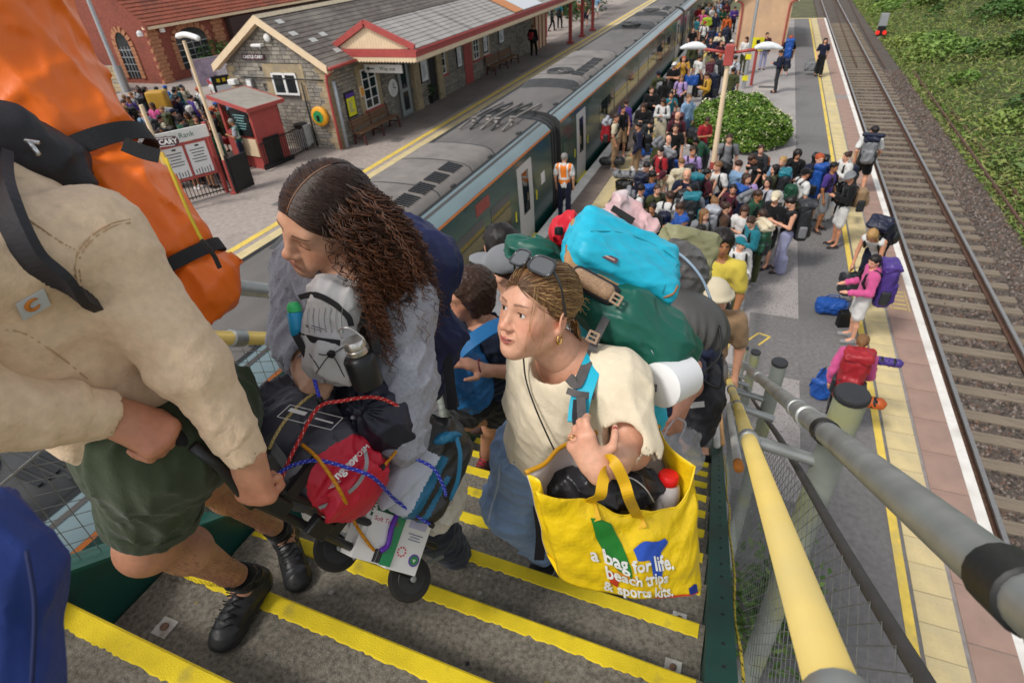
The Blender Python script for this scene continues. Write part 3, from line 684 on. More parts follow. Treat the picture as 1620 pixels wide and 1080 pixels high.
mb=MB();w=.13;n=int((CY1-CY0)/w)
P=[(CX,CY0-.1,3.035)]+[q for i in range(n)for q in((CX,CY0-.1+i*w,2.90),(CX,CY0-.1+(i+.5)*w,2.845),(CX,CY0-.1+(i+.98)*w,2.90),(CX,CY0-.1+(i+.99)*w,2.935))]+[(CX,CY1,3.035)]
for i in range(n):
 y=CY0-.1+i*w;mb.prism([(CX,y,3.036),(CX,y,2.9),(CX,y+w*.5,2.85),(CX,y+w*.94,2.9),(CX,y+w*.94,3.036)],(.025,0,0))
for i in range(25):
 x=CX-.02-i*w;mb.prism([(x,CY0-.085,3.036),(x,CY0-.085,2.9),(x-w*.5,CY0-.085,2.85),(x-w*.94,CY0-.085,2.9),(x-w*.94,CY0-.085,3.036)],(0,.025,0))
mb.build('valance',m_cream,cb,kind='stuff')
pL,pR=np.array([-15.35,CY0,CZ+.02]),np.array([CX,CY0,CZ+.02]);pA=np.array([RX,CY0,RZ])
mb=MB();nb_=26
for i in range(nb_):
 x0,x1=-15.1+i*3.1/nb_,-15.1+(i+.93)*3.1/nb_;tz=lambda x:min(CZ+(x+15.35)*.5,CZ+(CX-x)*.42)-.05
 if min(tz(x0),tz(x1))>CZ+.05:mb.prism([(x0,CY0+.01,CZ+.02),(x1,CY0+.01,CZ+.02),(x1,CY0+.01,tz(x1)),(x0,CY0+.01,tz(x0))],(0,.03,0))
mb.build('pediment',m_cream,cb)
for e in(pL,pR):MB().bar(e+[0,-.06,.06],pA+[0,-.06,.04],.1,.2,(0,0,1)).build('pediment_frame',m_red,cb)
for y in(43.5,46.5,49.5):MB().box((-13.1,y,0),(-12.9,y+.2,3.0)).box((-13.2,y-.1,0),(-12.8,y+.3,.15)).build('post',m_red,cb)
for y in(43.5,46.5):MB().box((-15.9,y,0),(-15.72,y+.18,3.0)).build('post',m_red,cb)
mb=MB().box((-15.4,40.8,0),(-14.6,43,2.6));o=mb.build('timber_kiosk',m_cream,sh)
for y in(40.8,41.5,42.2,42.95):MB().box((-14.6,y-.05,0),(-14.55,y+.05,2.6)).build('post',m_red,o)
d=MB().box((BX1,dy0,.02),(BX1+.05,dy1,2.3)).build('door',M('grey_green_door',(.3,.33,.32),.5),sh)
for z0,z1 in((.25,1.0),(1.15,2.15)):MB().box((BX1+.05,dy0+.2,z0),(BX1+.06,dy1-.2,z1)).build('pane',m_glass,d)
for pxa in(655,693):y=fy(pxa,150)[0];MB().box((BX1-.05,y,0),(BX1+.14,y+.55,2.9)).build('pier',m_quoin,sh)
a,b=fy(682,140)[0],fy(690,135)[0];MB().box((BX1-.02,a,0),(BX1+.04,a+.95,2.3)).build('doorway',M('dark_doorway',(.02,.018,.018)),sh)
a=fy(735,110)[0];MB().box((BX1,a,0),(BX1+.05,a+.95,2.3)).build('door',m_red,sh)
dp=MB().tube(smoothpath([(-14.42,BY0-.1,2.9),(-14.55,BY0-.12,2.7),(-14.72,BY0-.12,2.45),(-14.72,BY0-.12,.05)],3),.05,10).build('downpipe',m_red,sh,True)
MB().tube([(-14.6,BY0+.12,2.45),(-14.6,BY0+.12,.05)],.07,10).build('downpipe',M('grey_pipe',(.33,.36,.38),.5),sh,True)
MB().tube([(-14.36,BY0-.3,2.93),(-14.36,CY0-.1,2.93)],.06,8).build('gutter',m_red,sh,True)
MB().tube([(-15.9,BY0-.1,2.4),(-15.85,BY0-.1,.1)],.03,6).tube([(-18.7,BY0-.09,2.55),(-15.8,BY0-.09,2.52),(-14.9,BY0-.09,2.5)],.025,6).build('conduit',m_blkp,sh,True)
def wallthing(name,label,cat,lo,hi,mat,extra=None):
 t=thing(name,label,cat,((lo[0]+hi[0])/2,hi[1],lo[2]));MB().box(lo,hi).build('panel',mat,t,bevel=.008)
 if extra:extra(t)
 return t
m_mar=M('dark_maroon',(.07,.02,.03),.5)
yv=BY0-.06
t=thing('name_sign','maroon oval-ended name board high on the stone gable','sign',(-17.85,yv,3.2))
MB().box((-18.3,yv-.03,3.16),(-17.4,yv,3.36)).lathe((-18.3,yv-.03,3.26),[(.1,0),(.1,.03)],(0,1,0),16).lathe((-17.4,yv-.03,3.26),[(.1,0),(.1,.03)],(0,1,0),16).build('board',m_mar,t)
text('lettering','CASTLE CARY',(-17.85,yv-.034,3.26),(1,0,0),(0,0,1),.15,m_wht,t,.002,bold=.004)
t=thing('floodlight','white floodlight on the gable above the maroon name board','light',(-17.3,yv,3.6));MB().box((-17.62,yv-.25,3.62),(-17.15,yv-.02,3.72)).build('lamp_head',m_wht,t,bevel=.03);MB().box((-17.42,yv-.06,3.55),(-17.34,yv,3.63)).build('bracket',m_alu,t)
t=thing('wall_lamp','small round white lamp near the top of the gable','light',(-16.95,yv,3.85));MB().lathe((-16.95,yv,3.9),[(.14,0),(.13,.06),(.07,.1)],(0,-1,0),16).build('lamp_shade',m_wht,t,'auto');MB().lathe((-16.95,yv+.01,3.9),[(.155,0),(.155,.012)],(0,-1,0),16).build('rim',m_alu,t)
t=thing('security_camera','white security camera at the left corner of the gable','camera',(-18.95,yv,2.35));MB().box((-19.2,yv-.3,2.3),(-18.85,yv-.05,2.5)).build('housing',m_wht,t,bevel=.03);MB().lathe((-18.95,yv-.2,2.26),[(.06,0),(.1,.05),(.1,.1)],n=12).build('dome',m_blkp,t,'auto')
t=thing('alarm_box','small grey box on the gable right of the security camera','box',(-18.3,yv,2.2));MB().box((-18.45,yv-.12,2.2),(-18.2,yv,2.5)).build('case',m_alu,t,bevel=.015);MB().box((-18.43,yv-.135,2.25),(-18.22,yv-.12,2.45)).build('cover',m_wht,t)
t=thing('defibrillator_cabinet','round yellow defibrillator cabinet on the stone gable by the downpipe','cabinet',(-15.35,yv,1.0))
my=M('cabinet_yellow',(.78,.36,.02),.4);MB().lathe((-15.35,yv,1.25),[(.31,0),(.36,.04),(.36,.14),(.28,.2)],(0,-1,0),24).build('case',my,t,'auto');MB().lathe((-15.35,yv-.2,1.25),[(.22,0),(.22,.01)],(0,-1,0),20).build('window',M('cabinet_green',(.04,.3,.10),.3),t);MB().box((-15.42,yv-.225,1.1),(-15.3,yv-.212,1.3)).build('handle',m_blkp,t)
def poster(label,pa,pb,mat,frame=m_blkp,head=None,x=BX1+.06,name='poster_board',cat='poster'):
 (y0,z1),(y1,z0)=fy(*pa,x),fy(*pb,x);t=thing(name,label,cat,(x,(y0+y1)/2,z0))
 MB().box((x-.05,y0-.06,z0-.06),(x,y1+.06,z1+.06)).build('frame',frame,t);MB().box((x,y0,z0),(x+.012,y1,z1-(.16 if head else 0))).build('sheet',mat,t)
 if head:MB().box((x,y0,z1-.15),(x+.014,y1,z1)).build('header',head,t)
 mb=MB();r=random.Random(label)
 for i in range(9):
  z=z1-.3-i*(z1-z0-.4)/9;mb.box((x+.012,y0+.08,z),(x+.0135,y0+.08+(y1-y0-.16)*r.uniform(.4,1),z+.025))
 mb.build('print',M('grey_print',(.28,.28,.3),.7),t);return t
poster('bright yellow timetable poster in a black frame beside the white sash window',(546,150),(565,180),M('poster_yellow',(.75,.72,.02),.6,.04),head=M('header_purple',(.10,.04,.3)))
poster('white poster in a black frame right of the grey station door',(664,95),(678,126),m_paper)
poster('narrow white poster under the canopy left of the maroon door',(722,76),(731,104),m_paper)
poster('pale poster farther along the station wall above the double bench',(764,58),(771,80),m_paper)
poster('farthest pale poster on the station wall before the timber kiosk',(789,46),(797,66),m_paper)
t=poster('small orange sign on the station wall beside the yellow poster',(570,140),(576,150),M('sign_orange',(.75,.33,.02),.6),m_cream,name='wall_sign',cat='sign')
yw=fy(621,145)[0]
t=thing('round_wall_plate','white round clock-like plate on the station wall left of the door','clock',(BX1,yw,1.0));MB().lathe((BX1+.03,yw,1.35),[(.34,0),(.36,.03),(.33,.06)],(1,0,0),28).build('rim',m_wht,t,'auto');MB().lathe((BX1+.09,yw,1.35),[(.29,0),(.29,.004)],(1,0,0),28).build('dial',M('dial',(.7,.7,.68),.5),t);MB().box((BX1+.095,yw-.015,1.33),(BX1+.1,yw+.015,1.56)).box((BX1+.095,yw-.01,1.33),(BX1+.1,yw+.16,1.36)).build('hand',m_blkp,t)
wy=21.05
t=thing('way_out_sign','white hanging Way out sign with arrow under the near end of the canopy','sign',(-13.5,wy,2.4));MB().box((-14.7,wy-.03,2.32),(-13.0,wy+.03,2.62)).build('board',m_wht,t);MB().tube([(-14.4,wy,2.6),(-14.4,wy,3.0)],.015,6).tube([(-13.3,wy,2.6),(-13.3,wy,3.0)],.015,6).build('hanger',m_blkp,t)
text('lettering','Way out',(-13.65,wy-.033,2.47),(1,0,0),(0,0,1),.2,m_blkp,t,.001);MB().box((-14.5,wy-.034,2.45),(-14.25,wy-.031,2.49)).prism([(-14.62,wy-.034,2.47),(-14.48,wy-.034,2.55),(-14.48,wy-.034,2.39)],(0,.003,0)).build('arrow',m_blkp,t)
m_wood=M('bench_wood',(.22,.12,.065),.7,.25,8,.4,40,stretch=(6,1,6));m_iron=M('bench_iron',(.10,.03,.025),.6)
def bench(label,y0,y1,x):
 t=thing('platform_bench',label,'bench',(x,(y0+y1)/2,0))
 for i in range(4):MB().box((x+.16+i*.1,y0,.44),(x+.245+i*.1,y1,.475)).build('seat_slat',m_wood,t)
 for i in range(3):MB().obox((x+.08-i*.02,(y0+y1)/2,.6+i*.12),(0,(y1-y0)/2,0),(.012,0,0),(0,0,.045)).build('back_slat',m_wood,t)
 for k in range(3):
  y=y0+.1+(y1-y0-.2)*k/2
  MB().bar((x+.15,y,.44),(x+.08,y,0),.07,.06).bar((x+.55,y,.44),(x+.6,y,0),.07,.06).bar((x+.1,y,.42),(x+.58,y,.42),.07,.05).bar((x+.1,y,.42),(x+.03,y,.95),.06,.04).bar((x+.1,y,.25),(x+.57,y,.25),.05,.04).build('leg',m_iron,t)
bench('slatted wooden bench under the white sash window of the station house',19.3,22.1,BX1+.1)
bench('slatted wooden bench near the far end of the station wall',fy(765,115)[0],fy(805,95)[0],BX1+.1)
def bin_(label,p,top,bag):
 x,y=p[0],p[1];t=thing('litter_bin',label,'bin',(x,y,0));MB().lathe((x,y,.82),[(.24,0),(.27,.05),(.27,.14),(.2,.17)],n=16).build('hoop',m_blkp,t,'auto')
 MB().lathe((x,y,.08),[(.16,0),(.24,.06),(.22,.3),(.255,.55),(.25,.74)],n=16).build('bag',bag,t,'auto');MB().lathe((x,y,0),[(.05,0),(.04,.1)],n=8).build('post',m_blkp,t);
 o=MB().box((x+.15,y-.2,.2),(x+.3,y+.2,.95)).build('back_plate',top,t,bevel=.03);return t
m_bag=M('clear_sack',(.55,.57,.56),.25,.2,6,.8,14,alpha=.75)
bin_('litter bin with clear sack and green plate along the station wall',G(715,138),M('bin_green',(.03,.3,.08),.5),m_bag)
bin_('litter bin with black hoop and clear sack beside the red kiosk',G(485,236),m_bag,m_bag)
def plantpot(label,p):
 x,y=p[0],p[1];t=thing('plant_pot',label,'planter',(x,y,0));MB().lathe((x,y,0),[(.17,0),(.24,.38),(.21,.36)],n=14).build('pot',m_blkp,t,'auto')
 C=np.stack([RNG.normal(x,.16,260),RNG.normal(y,.16,260),RNG.uniform(.38,.85,260)],1);leaves('foliage',C,.13,mixcol(260,[(.05,.10,.03),(.03,.07,.025)]),t,None)
plantpot('leafy plant in a black pot beside the station door pier',G(681,163));plantpot('leafy plant in a black pot left of the far bench',G(757,118))
#  RED BRICK GOODS SHED
m_brick=M('red_brick',(.26,.075,.05),.9,.28,12,.6,60,dirt=(.16,.05,.04),dirt_s=.5);m_brickL=M('orange_brick',(.42,.19,.10),.9,.3,9,.5,40)
c0=G(262,133);bx,by=c0[0],c0[1];gs=thing('goods_shed','large red brick shed with clay tile roof and arched windows behind the queue','building',(bx,by,0))
EH=3.5
mb=MB().box((bx-11,by,-.02),(bx,by+34,EH));mb.prism([(bx-11,by,EH),(bx,by,EH),(bx-5.5,by,EH+4.4)],(0,34,0));mb.build('wall',m_brick,gs)
mb=MB();slope(mb,(bx+.5,by-.3,EH-.3),(bx+.5,by+34.3,EH-.3),(bx-5.5,by-.3,EH+4.55),(bx-5.5,by+34.3,EH+4.55),26,.03);slope(mb,(bx-11.5,by-.3,EH-.3),(bx-11.5,by+34.3,EH-.3),(bx-5.5,by-.3,EH+4.55),(bx-5.5,by+34.3,EH+4.55),8,.03);mb.build('roof',m_tile,gs)
MB().box((bx+.02,by-.25,EH-.48),(bx+.56,by+34.2,EH-.33)).build('gutter',m_cream,gs)
MB().prism([(bx+.5,by-.36,EH-.3),(bx-5.5,by-.36,EH+4.6),(bx-5.5,by-.36,EH+4.35),(bx+.5,by-.36,EH-.55)],(0,.08,0)).build('verge',m_brick,gs)
def arch(cx,cy,along,out,w,h0,h1,z0):
 """arched window: opening panel, brick ring and glazing bars"""
 al,ou=np.array(along,float),np.array(out,float);c=np.array([cx,cy,0.]);pts=[(-w,z0),(w,z0),(w,h0)]+[(w*math.cos(a),h0+(h1-h0)*math.sin(a))for a in np.linspace(0,math.pi,9)[1:-1]]+[(-w,h0)]
 P=[c+al*u+np.array([0,0,z])+ou*.02 for u,z in pts];f=MB().prism(P,ou*.02).build('window',m_glass,gs)
 mb=MB()
 for(u0,z_0),(u1,z_1)in zip(pts[1:],pts[2:]+pts[:1]):
  if z_0==z_1==z0:continue
  n=max(1,int(math.hypot(u1-u0,z_1-z_0)/.22))
  for i in range(n):
   q0=np.array([u0+(u1-u0)*i/n,z_0+(z_1-z_0)*i/n]);q1=np.array([u0+(u1-u0)*(i+.9)/n,z_0+(z_1-z_0)*(i+.9)/n]);m_=(q0+q1)/2;dd=(q1-q0)/2;nn=np.array([dd[1],-dd[0]]);nn=nn/np.linalg.norm(nn)*.16
   mb.obox(c+al*(m_[0]+nn[0])+np.array([0,0,m_[1]+nn[1]])+ou*.03,al*dd[0]+np.array([0,0,dd[1]]),al*nn[0]+np.array([0,0,nn[1]]),ou*.06)
 mb.build('brick_surround',m_brickL,f,kind='stuff')
 mb=MB()
 for i in range(1,4):u=-w+2*w*i/4;mb.obox(c+al*u+np.array([0,0,(z0+h0)/2])+ou*.05,al*.02,ou*.012,(0,0,(h0-z0)/2))
 for i in range(1,5):z=z0+(h0-z0)*i/4.5;mb.obox(c+np.array([0,0,z])+ou*.05,al*w,ou*.01,(0,0,.02))
 mb.build('glazing_bar',m_alu,f)
arch(bx,by+3.0,(0,1,0),(1,0,0),1.25,2.1,2.75,.5);arch(bx-2.3,by,(1,0,0),(0,-1,0),.55,2.1,2.9,.3);arch(bx,by+17,(0,1,0),(1,0,0),1.25,2.1,2.75,.5)
for y0,w in((.0,.6),(5.0,.8)):
 mb=MB()
 for i in range(14):q=.0 if i%2 else.12;mb.box((bx-.1,by+y0-q+.01,i*.22),(bx+.1,by+y0+w+q,i*.22+.2))
 mb.build('brick_pier',m_brickL,gs,kind='stuff')
MB().box((bx+.1,by+6.2,0),(bx+.5,by+33,EH-.6)).build('dark_lean_to',M('dark_brick',(.06,.035,.03),.9,.3,10),gs)  # lean-to much darker than the shed walls
MB().box((bx+.5,by+8.2,1.4),(bx+.55,by+9.6,2.4)).build('small_window',m_alu,gs)
for dx in(-.7,.9):MB().lathe((bx+.25,by+dx,EH-.75),[(.16,0),(.16,.2),(.05,.3)],n=10).build('lamp',m_wht,gs,'auto')
wl=thing('rubble_wall','low rubble stone wall in front of the brick shed','wall',(bx-3,by-2.6,0));mb=MB()
stones_wall(mb,(bx-14,by-2.4),(bx-.6,by-2.4),0,lambda t:1.5,.3,.24,(.3,.7),.08);mb.build('stone',[m_quoin,M('buff_stone',(.4,.31,.17),.9,.25,6,.6,20),m_stone[0],m_quoin],wl,kind='stuff');MB().box((bx-14,by-2.35,0),(bx-.6,by-2.0,1.4)).build('core',m_mort,wl)
#  FORECOURT FURNITURE
def post_at(px,py):p=G(px,py);return p[0],p[1]
x,y=post_at(199,146);t=thing('street_lamp','tall grey steel lamp column by the rubble wall','lamp post',(x,y,0));MB().tube([(x,y,0),(x,y,1.4)],.17,12).build('base',m_alu,t,'auto');MB().tube([(x,y,1.4),(x,y,11)],[.12,.08],12).build('column',m_alu,t,'auto')
x,y=post_at(372,305);t=thing('street_lamp','slim cream lamp post with maroon foot and white head beside the Taxi Rank board','lamp post',(x,y,0));MB().tube([(x,y,0),(x,y,1.1)],.075,10).lathe((x,y,0),[(.16,0),(.16,.04),(.08,.08)],n=10).build('foot',m_red,t,'auto');MB().tube([(x,y,1.1),(x,y,4.5)],[.06,.045],10).build('column',m_cream,t,'auto')
MB().tube(smoothpath([(x-.25,y,4.6),(x+.1,y,4.66),(x+.45,y,4.6),(x+.62,y,4.54)],4),[.03]+[.075]*11+[.03],10).build('lamp_head',m_wht,t,True)
x,y=post_at(290,335);t=thing('cream_pole','cream pole with yellow panel standing under the station name sign','pole',(x,y,0));MB().tube([(x,y,0),(x,y,3.15)],.055,10).build('column',m_cream,t,'auto');MB().box((x-.35,y-.05,1.5),(x+.2,y-.02,1.86)).build('yellow_panel',M('panel_yellow',(.62,.4,.06),.6),t)
nx_,ny_=np.array([.9,.43,0]),0
sx=GX(262,219,x+.05);t=thing('name_sign','maroon station name sign with white letters on the cream pole','sign',(x,y,2.9))
dx_=np.array([.78,.62,0]);dx_=dx_/np.linalg.norm(dx_);nn_=np.array([dx_[1],-dx_[0],0]);c=np.array([x,y,2.12])+nn_*.1
mb=MB().obox(c,dx_*.5,nn_*.02,(0,0,.14));mb.lathe(c-dx_*.5-nn_*.02,[(.14,0),(.14,.04)],nn_,14).lathe(c+dx_*.5-nn_*.02,[(.14,0),(.14,.04)],nn_,14);mb.build('board',m_mar,t)
text('lettering','CASTLE CARY',c+nn_*.024,dx_,(0,0,1),.19,m_wht,t,.002,bold=.006)
mb=MB().obox(c+nn_*.022+np.array([0,0,.11]),dx_*.5,nn_*.003,(0,0,.008)).obox(c+nn_*.022-np.array([0,0,.11]),dx_*.5,nn_*.003,(0,0,.008)).build('border',m_wht,t)
b1=G(360,304);dv=nrm(G(380,312)-G(300,335));nv=np.array([dv[1],-dv[0],0]);Z=np.array([0,0,1.])
t=thing('notice_board','maroon framed notice board headed Taxi Rank with two white posters','notice board',b1)
for s in(0,-1.55,-3.1):MB().bar(b1+dv*s,b1+dv*s+Z*(2.25 if s==0 else 1.95),.1,.1).build('post',m_red,t)
o=MB().obox(b1+dv*-1.5+Z*2.02+nv*.07,dv*1.52,nv*.03,Z*.18).build('header',m_wht,t);text('lettering','Taxi Rank',b1+dv*-.85+Z*2.02+nv*.102,dv,Z,.22,M('sign_green',(.05,.16,.1)),t,.002)
for a in(-.12,-.82,-1.48):MB().obox(b1+dv*a+Z*1.28+nv*.06,dv*.035,nv*.03,Z*.52).build('frame',m_red,t)
for z in(.74,1.78):MB().obox(b1+dv*-.8+Z*z+nv*.063,dv*.72,nv*.03,Z*.035).build('frame',m_red,t)
for a in(-.47,-1.15):
 o=MB().obox(b1+dv*a+Z*1.27+nv*.07,dv*.3,nv*.01,Z*.47).build('poster',m_paper,t);mb=MB()
 for i in range(6):mb.obox(b1+dv*(a-.22+i*.085)+Z*.90+nv*.082,dv*.012,nv*.002,Z*(.06+.02*(i%3)))
 for i in range(5):mb.obox(b1+dv*a+Z*(1.55-i*.09)+nv*.082,dv*(.22-.03*(i%3)),nv*.002,Z*.012)
 mb.obox(b1+dv*(a+.03)+Z*1.66+nv*.082,dv*.06,nv*.002,Z*.025);mb.build('print',m_blkp,o)
o=MB().obox(b1+dv*-1.95+Z*1.15+nv*.07,dv*.3,nv*.02,Z*.52).build('route_map',m_blkp,t);mb=MB()
cols=[M('dot_%d'%i,c_,.6)for i,c_ in enumerate(((.7,.5,.02),(.6,.15,.02),(.1,.3,.6),(.7,.7,.7),(.1,.4,.12)))]
for i in range(7):
 for j in range(4):mb.obox(b1+dv*(-2.18+j*.15)+Z*(.72+i*.135)+nv*.092,dv*.05,nv*.002,Z*.03,random.randrange(5))
mb.build('print',cols,o)
def railing(label,a,b,h,step=.11,mat=m_blkp,group=None):
 a,b=np.array([a[0],a[1],0]),np.array([b[0],b[1],0]);L=np.linalg.norm(b-a);d=(b-a)/L;t=thing('railing',label,'railing',a)
 MB().bar(a+Z*h,b+Z*h,.045,.03).build('top_rail',mat,t);MB().bar(a+Z*.12,b+Z*.12,.045,.03).build('bottom_rail',mat,t)
 n=int(L/step);me=None
 for i in range(n+1):
  if me is None:o=MB().box((-.009,-.009,.04),(.009,.009,h+.06)).build('baluster',mat,t);me=o.data
  else:o=ob('baluster',me,t)
  o.location=Vector(a+d*L*i/n)
 return t
railing('black iron railing below the Taxi Rank board',b1+dv*-3.4,b1+dv*.35,1.15)
k1,k2=G(422,270),G(462,252)
railing('black iron railing in front of the red kiosk',k1+[.12,-.12,0],G(488,240),.95)
t=thing('gate_leaf','black solid gate leaf standing open beside the cream lamp post','gate',G(392,300));p=G(390,300);MB().obox(p+Z*.6,(.03,.36,0),(.03,0,0),Z*.55).build('panel',m_blkp,t);MB().bar(p+[-.05,-.38,0],p+[-.05,-.38,1.25],.06,.06).build('post',m_blkp,t)
k1=k1+[-.12,.1,0];kd=nrm((k2-k1)*[1,1,0]);kn=np.array([-kd[1],kd[0],0]);kl=float(np.linalg.norm(k2-k1));kw=1.6
t=thing('kiosk','small maroon kiosk with sloping grey roof and open serving hatch','kiosk',k1)
MB().prism([k1,k1+kd*kl,k1+kd*kl+kn*kw,k1+kn*kw],Z*1.25).build('lower_wall',m_red,t);MB().prism([k1+Z*1.25+kd*.02,k1+kd*kl+Z*1.25,k1+kd*kl+kn*.05+Z*1.25,k1+kd*.02+kn*.05+Z*1.25],Z*.85).build('wall',m_red,t)
MB().prism([k1+Z*1.25+kd*kl,k1+kd*(kl-.05)+Z*1.25,k1+kd*(kl-.05)+kn*kw+Z*1.25,k1+kd*kl+kn*kw+Z*1.25],Z*.9).build('wall',m_red,t)
for a,b_ in((.04,.04),(.04,kw-.04),(1.2,kw-.04)):MB().bar(k1+kd*a+kn*b_,k1+kd*a+kn*b_+Z*2.15,.09,.09).build('post',m_red,t)
r0=[k1+kd*-.18+kn*-.18+Z*2.1,k1+kd*(kl+.18)+kn*-.18+Z*2.1,k1+kd*(kl+.18)+kn*(kw+.2)+Z*2.42,k1+kd*-.18+kn*(kw+.2)+Z*2.42]
MB().prism(r0,Z*.035).build('roof',M('felt_roof',(.32,.29,.25),.9,.15,4,.3,40),t)
for a,b_ in zip(r0,r0[1:]+r0[:1]):MB().bar(a+Z*-.02,b_+Z*-.02,.06,.12).build('fascia',m_red,t)
MB().prism([k1+kd*.2+kn*-.01+Z*.1,k1+kd*.9+kn*-.01+Z*.1,k1+kd*.9+kn*-.03+Z*1.05,k1+kd*.2+kn*-.03+Z*1.05],kn*-.02).build('chalkboard',m_blkp,t)
o=MB().obox(k1+kd*-.03+kn*.55+Z*1.6,kn*.45,kd*.02,Z*.45).build('menu_board',m_blkp,t);mb=MB()
for i in range(6):mb.obox(k1+kd*-.055+kn*.55+Z*(1.85-i*.09),kn*(.3-.05*(i%3)),kd*.003,Z*.012)
mb.build('print',M('chalk_teal',(.25,.5,.5)),o);MB().obox(k1+kd*-.03+kn*.55+Z*.75,kn*.5,kd*.02,Z*.3).build('notice',m_cream,t)
MB().prism([k1+kd*-.05,k1+kd*(kl+.1),k1+kd*(kl+.1)+kn*-.05,k1+kd*-.05+kn*-.05],Z*.16).build('plinth',m_blkp,t)
def barrier(label,pts,zs=(.55,1.05)):
 P=[G(*q)for q in pts];t=thing('queue_barrier',label,'barrier',P[0])
 for z in zs:MB().tube([p+Z*z for p in P],.03,8).build('bar',m_alu,t,True)
 for p in P:MB().tube([p,p+Z*max(zs)],.03,8).build('post',m_alu,t,True)
barrier('grey tube barrier behind the queue near the tall lamp column',((165,195),(205,180),(217,210)))
barrier('grey tube barrier running through the middle of the queue',((180,235),(265,213)))
barrier('grey tube barrier beside the notice frame by the gable',((325,195),(345,190)))
p=G(380,196);t=thing('framed_notice','black framed white notice standing by the station gable','notice board',p);d=nrm([.5,.85,0]);n_=np.array([d[1],-d[0],0])
MB().obox(p+Z*1.25,d*.62,n_*.03,Z*.85).build('frame',m_blkp,t);MB().obox(p+Z*1.1+n_*.035,d*.52,n_*.01,Z*.62).build('sheet',m_paper,t)
for a in(-.55,.55):MB().bar(p+d*a,p+d*a+Z*.45,.05,.05).build('leg',m_blkp,t)
mb=MB()
for i in range(4):mb.obox(p+d*(-.36+i*.24)+Z*1.92+n_*.04,d*.07,n_*.004,Z*.07)
mb.build('print',cols[0],t)
p=G(362,152);t=thing('banner','purple and white printed banner on a rail left of the gable','banner',p);d=nrm([.45,.9,0]);n_=np.array([d[1],-d[0],0])
MB().obox(p+Z*1.35,d*1.3,n_*.02,Z*.6).build('sheet',M('banner_mauve',(.35,.28,.36),.6,.4,3),t);MB().obox(p+d*.95+Z*1.35+n_*.025,d*.34,n_*.004,Z*.59).build('purple_panel',M('banner_purple',(.16,.04,.42),.5),t);MB().lathe(p+d*.1+Z*1.3+n_*.03,[(.4,0),(.4,.01)],n_,20).build('round_picture',M('banner_pale',(.6,.55,.58),.6,.3,8),t)
for z in(.7,2.0):MB().bar(p-d*1.4+Z*z,p+d*1.4+Z*z,.06,.06).build('rail',m_alu,t)
for a in(-1.35,1.35):MB().bar(p+d*a,p+d*a+Z*2,.07,.07).build('post',m_red,t)
x,y=bx+3.2,by+3.0
t=thing('ramp_wall','grey ramp wall with maroon handrail below the big arched window','wall',(x,y,0));MB().box((x-.15,y-3.5,0),(x+.15,y+6,1.0)).build('wall',M('grey_render',(.25,.24,.23),.9,.12,4),t);MB().tube([(x,y-3.5,1.35),(x,y+6,1.35)],.04,8).build('rail',m_red,t)
for i in range(5):MB().tube([(x,y-3.4+i*2.3,1.0),(x,y-3.4+i*2.3,1.35)],.03,6).build('post',m_red,t)
p=G(348,112);t=thing('shrub','small bright green shrub between the brick shed and the gable','shrub',p);C=RNG.normal(size=(900,3));C=C/np.linalg.norm(C,axis=1)[:,None]*RNG.random((900,1))**.3*[1.6,1.6,.9]+p+[0,0,.95];leaves('foliage',C,.22,mixcol(900,[(.07,.16,.03),(.05,.12,.025)]),t,None);MB().tube([p,p+Z*1],.06,6).build('stem',m_wood,t)
#  ISLAND: hut, lamp, signs, bush
c0,c1=G(1165,70),G(1240,85)
hx0,hx1,hy=c0[0],c1[0],41.2
t=thing('waiting_room','cream rendered waiting room with gable end on the island platform','building',((hx0+hx1)/2,hy,0));hm=(hx0+hx1)/2;m_render=M('peach_render',(.62,.40,.24),.85,.08,3,.15,30,dirt=(.5,.33,.21),dirt_s=1)
MB().prism([(hx0,hy,0),(hx1,hy,0),(hx1,hy,2.9),(hm,hy,4.2),(hx0,hy,2.9)],(0,7,0)).build('wall',m_render,t)
mb=MB();slope(mb,(hx0-.3,hy-.3,2.72),(hx0-.3,hy+7,2.72),(hm,hy-.3,4.3),(hm,hy+7,4.3),8);slope(mb,(hx1+.3,hy-.3,2.72),(hx1+.3,hy+7,2.72),(hm,hy-.3,4.3),(hm,hy+7,4.3),8);mb.build('roof',m_slate,t)
for s,e in((hx0-.3,1),(hx1+.3,-1)):MB().prism([(s,hy-.36,2.8),(hm,hy-.36,4.38),(hm,hy-.36,4.15),(s,hy-.36,2.55)],(0,.06,0)).build('bargeboard',m_cream,t);MB().tube(smoothpath([(s,hy-.2,2.65),(s+e*.35,hy-.1,2.5),(s+e*.45,hy-.07,2.2),(s+e*.45,hy-.07,.1)],3),.045,8).build('downpipe',m_red,t,True);MB().tube([(s,hy-.3,2.66),(s,hy+7,2.66)],.06,8).build('gutter',m_red,t,True)
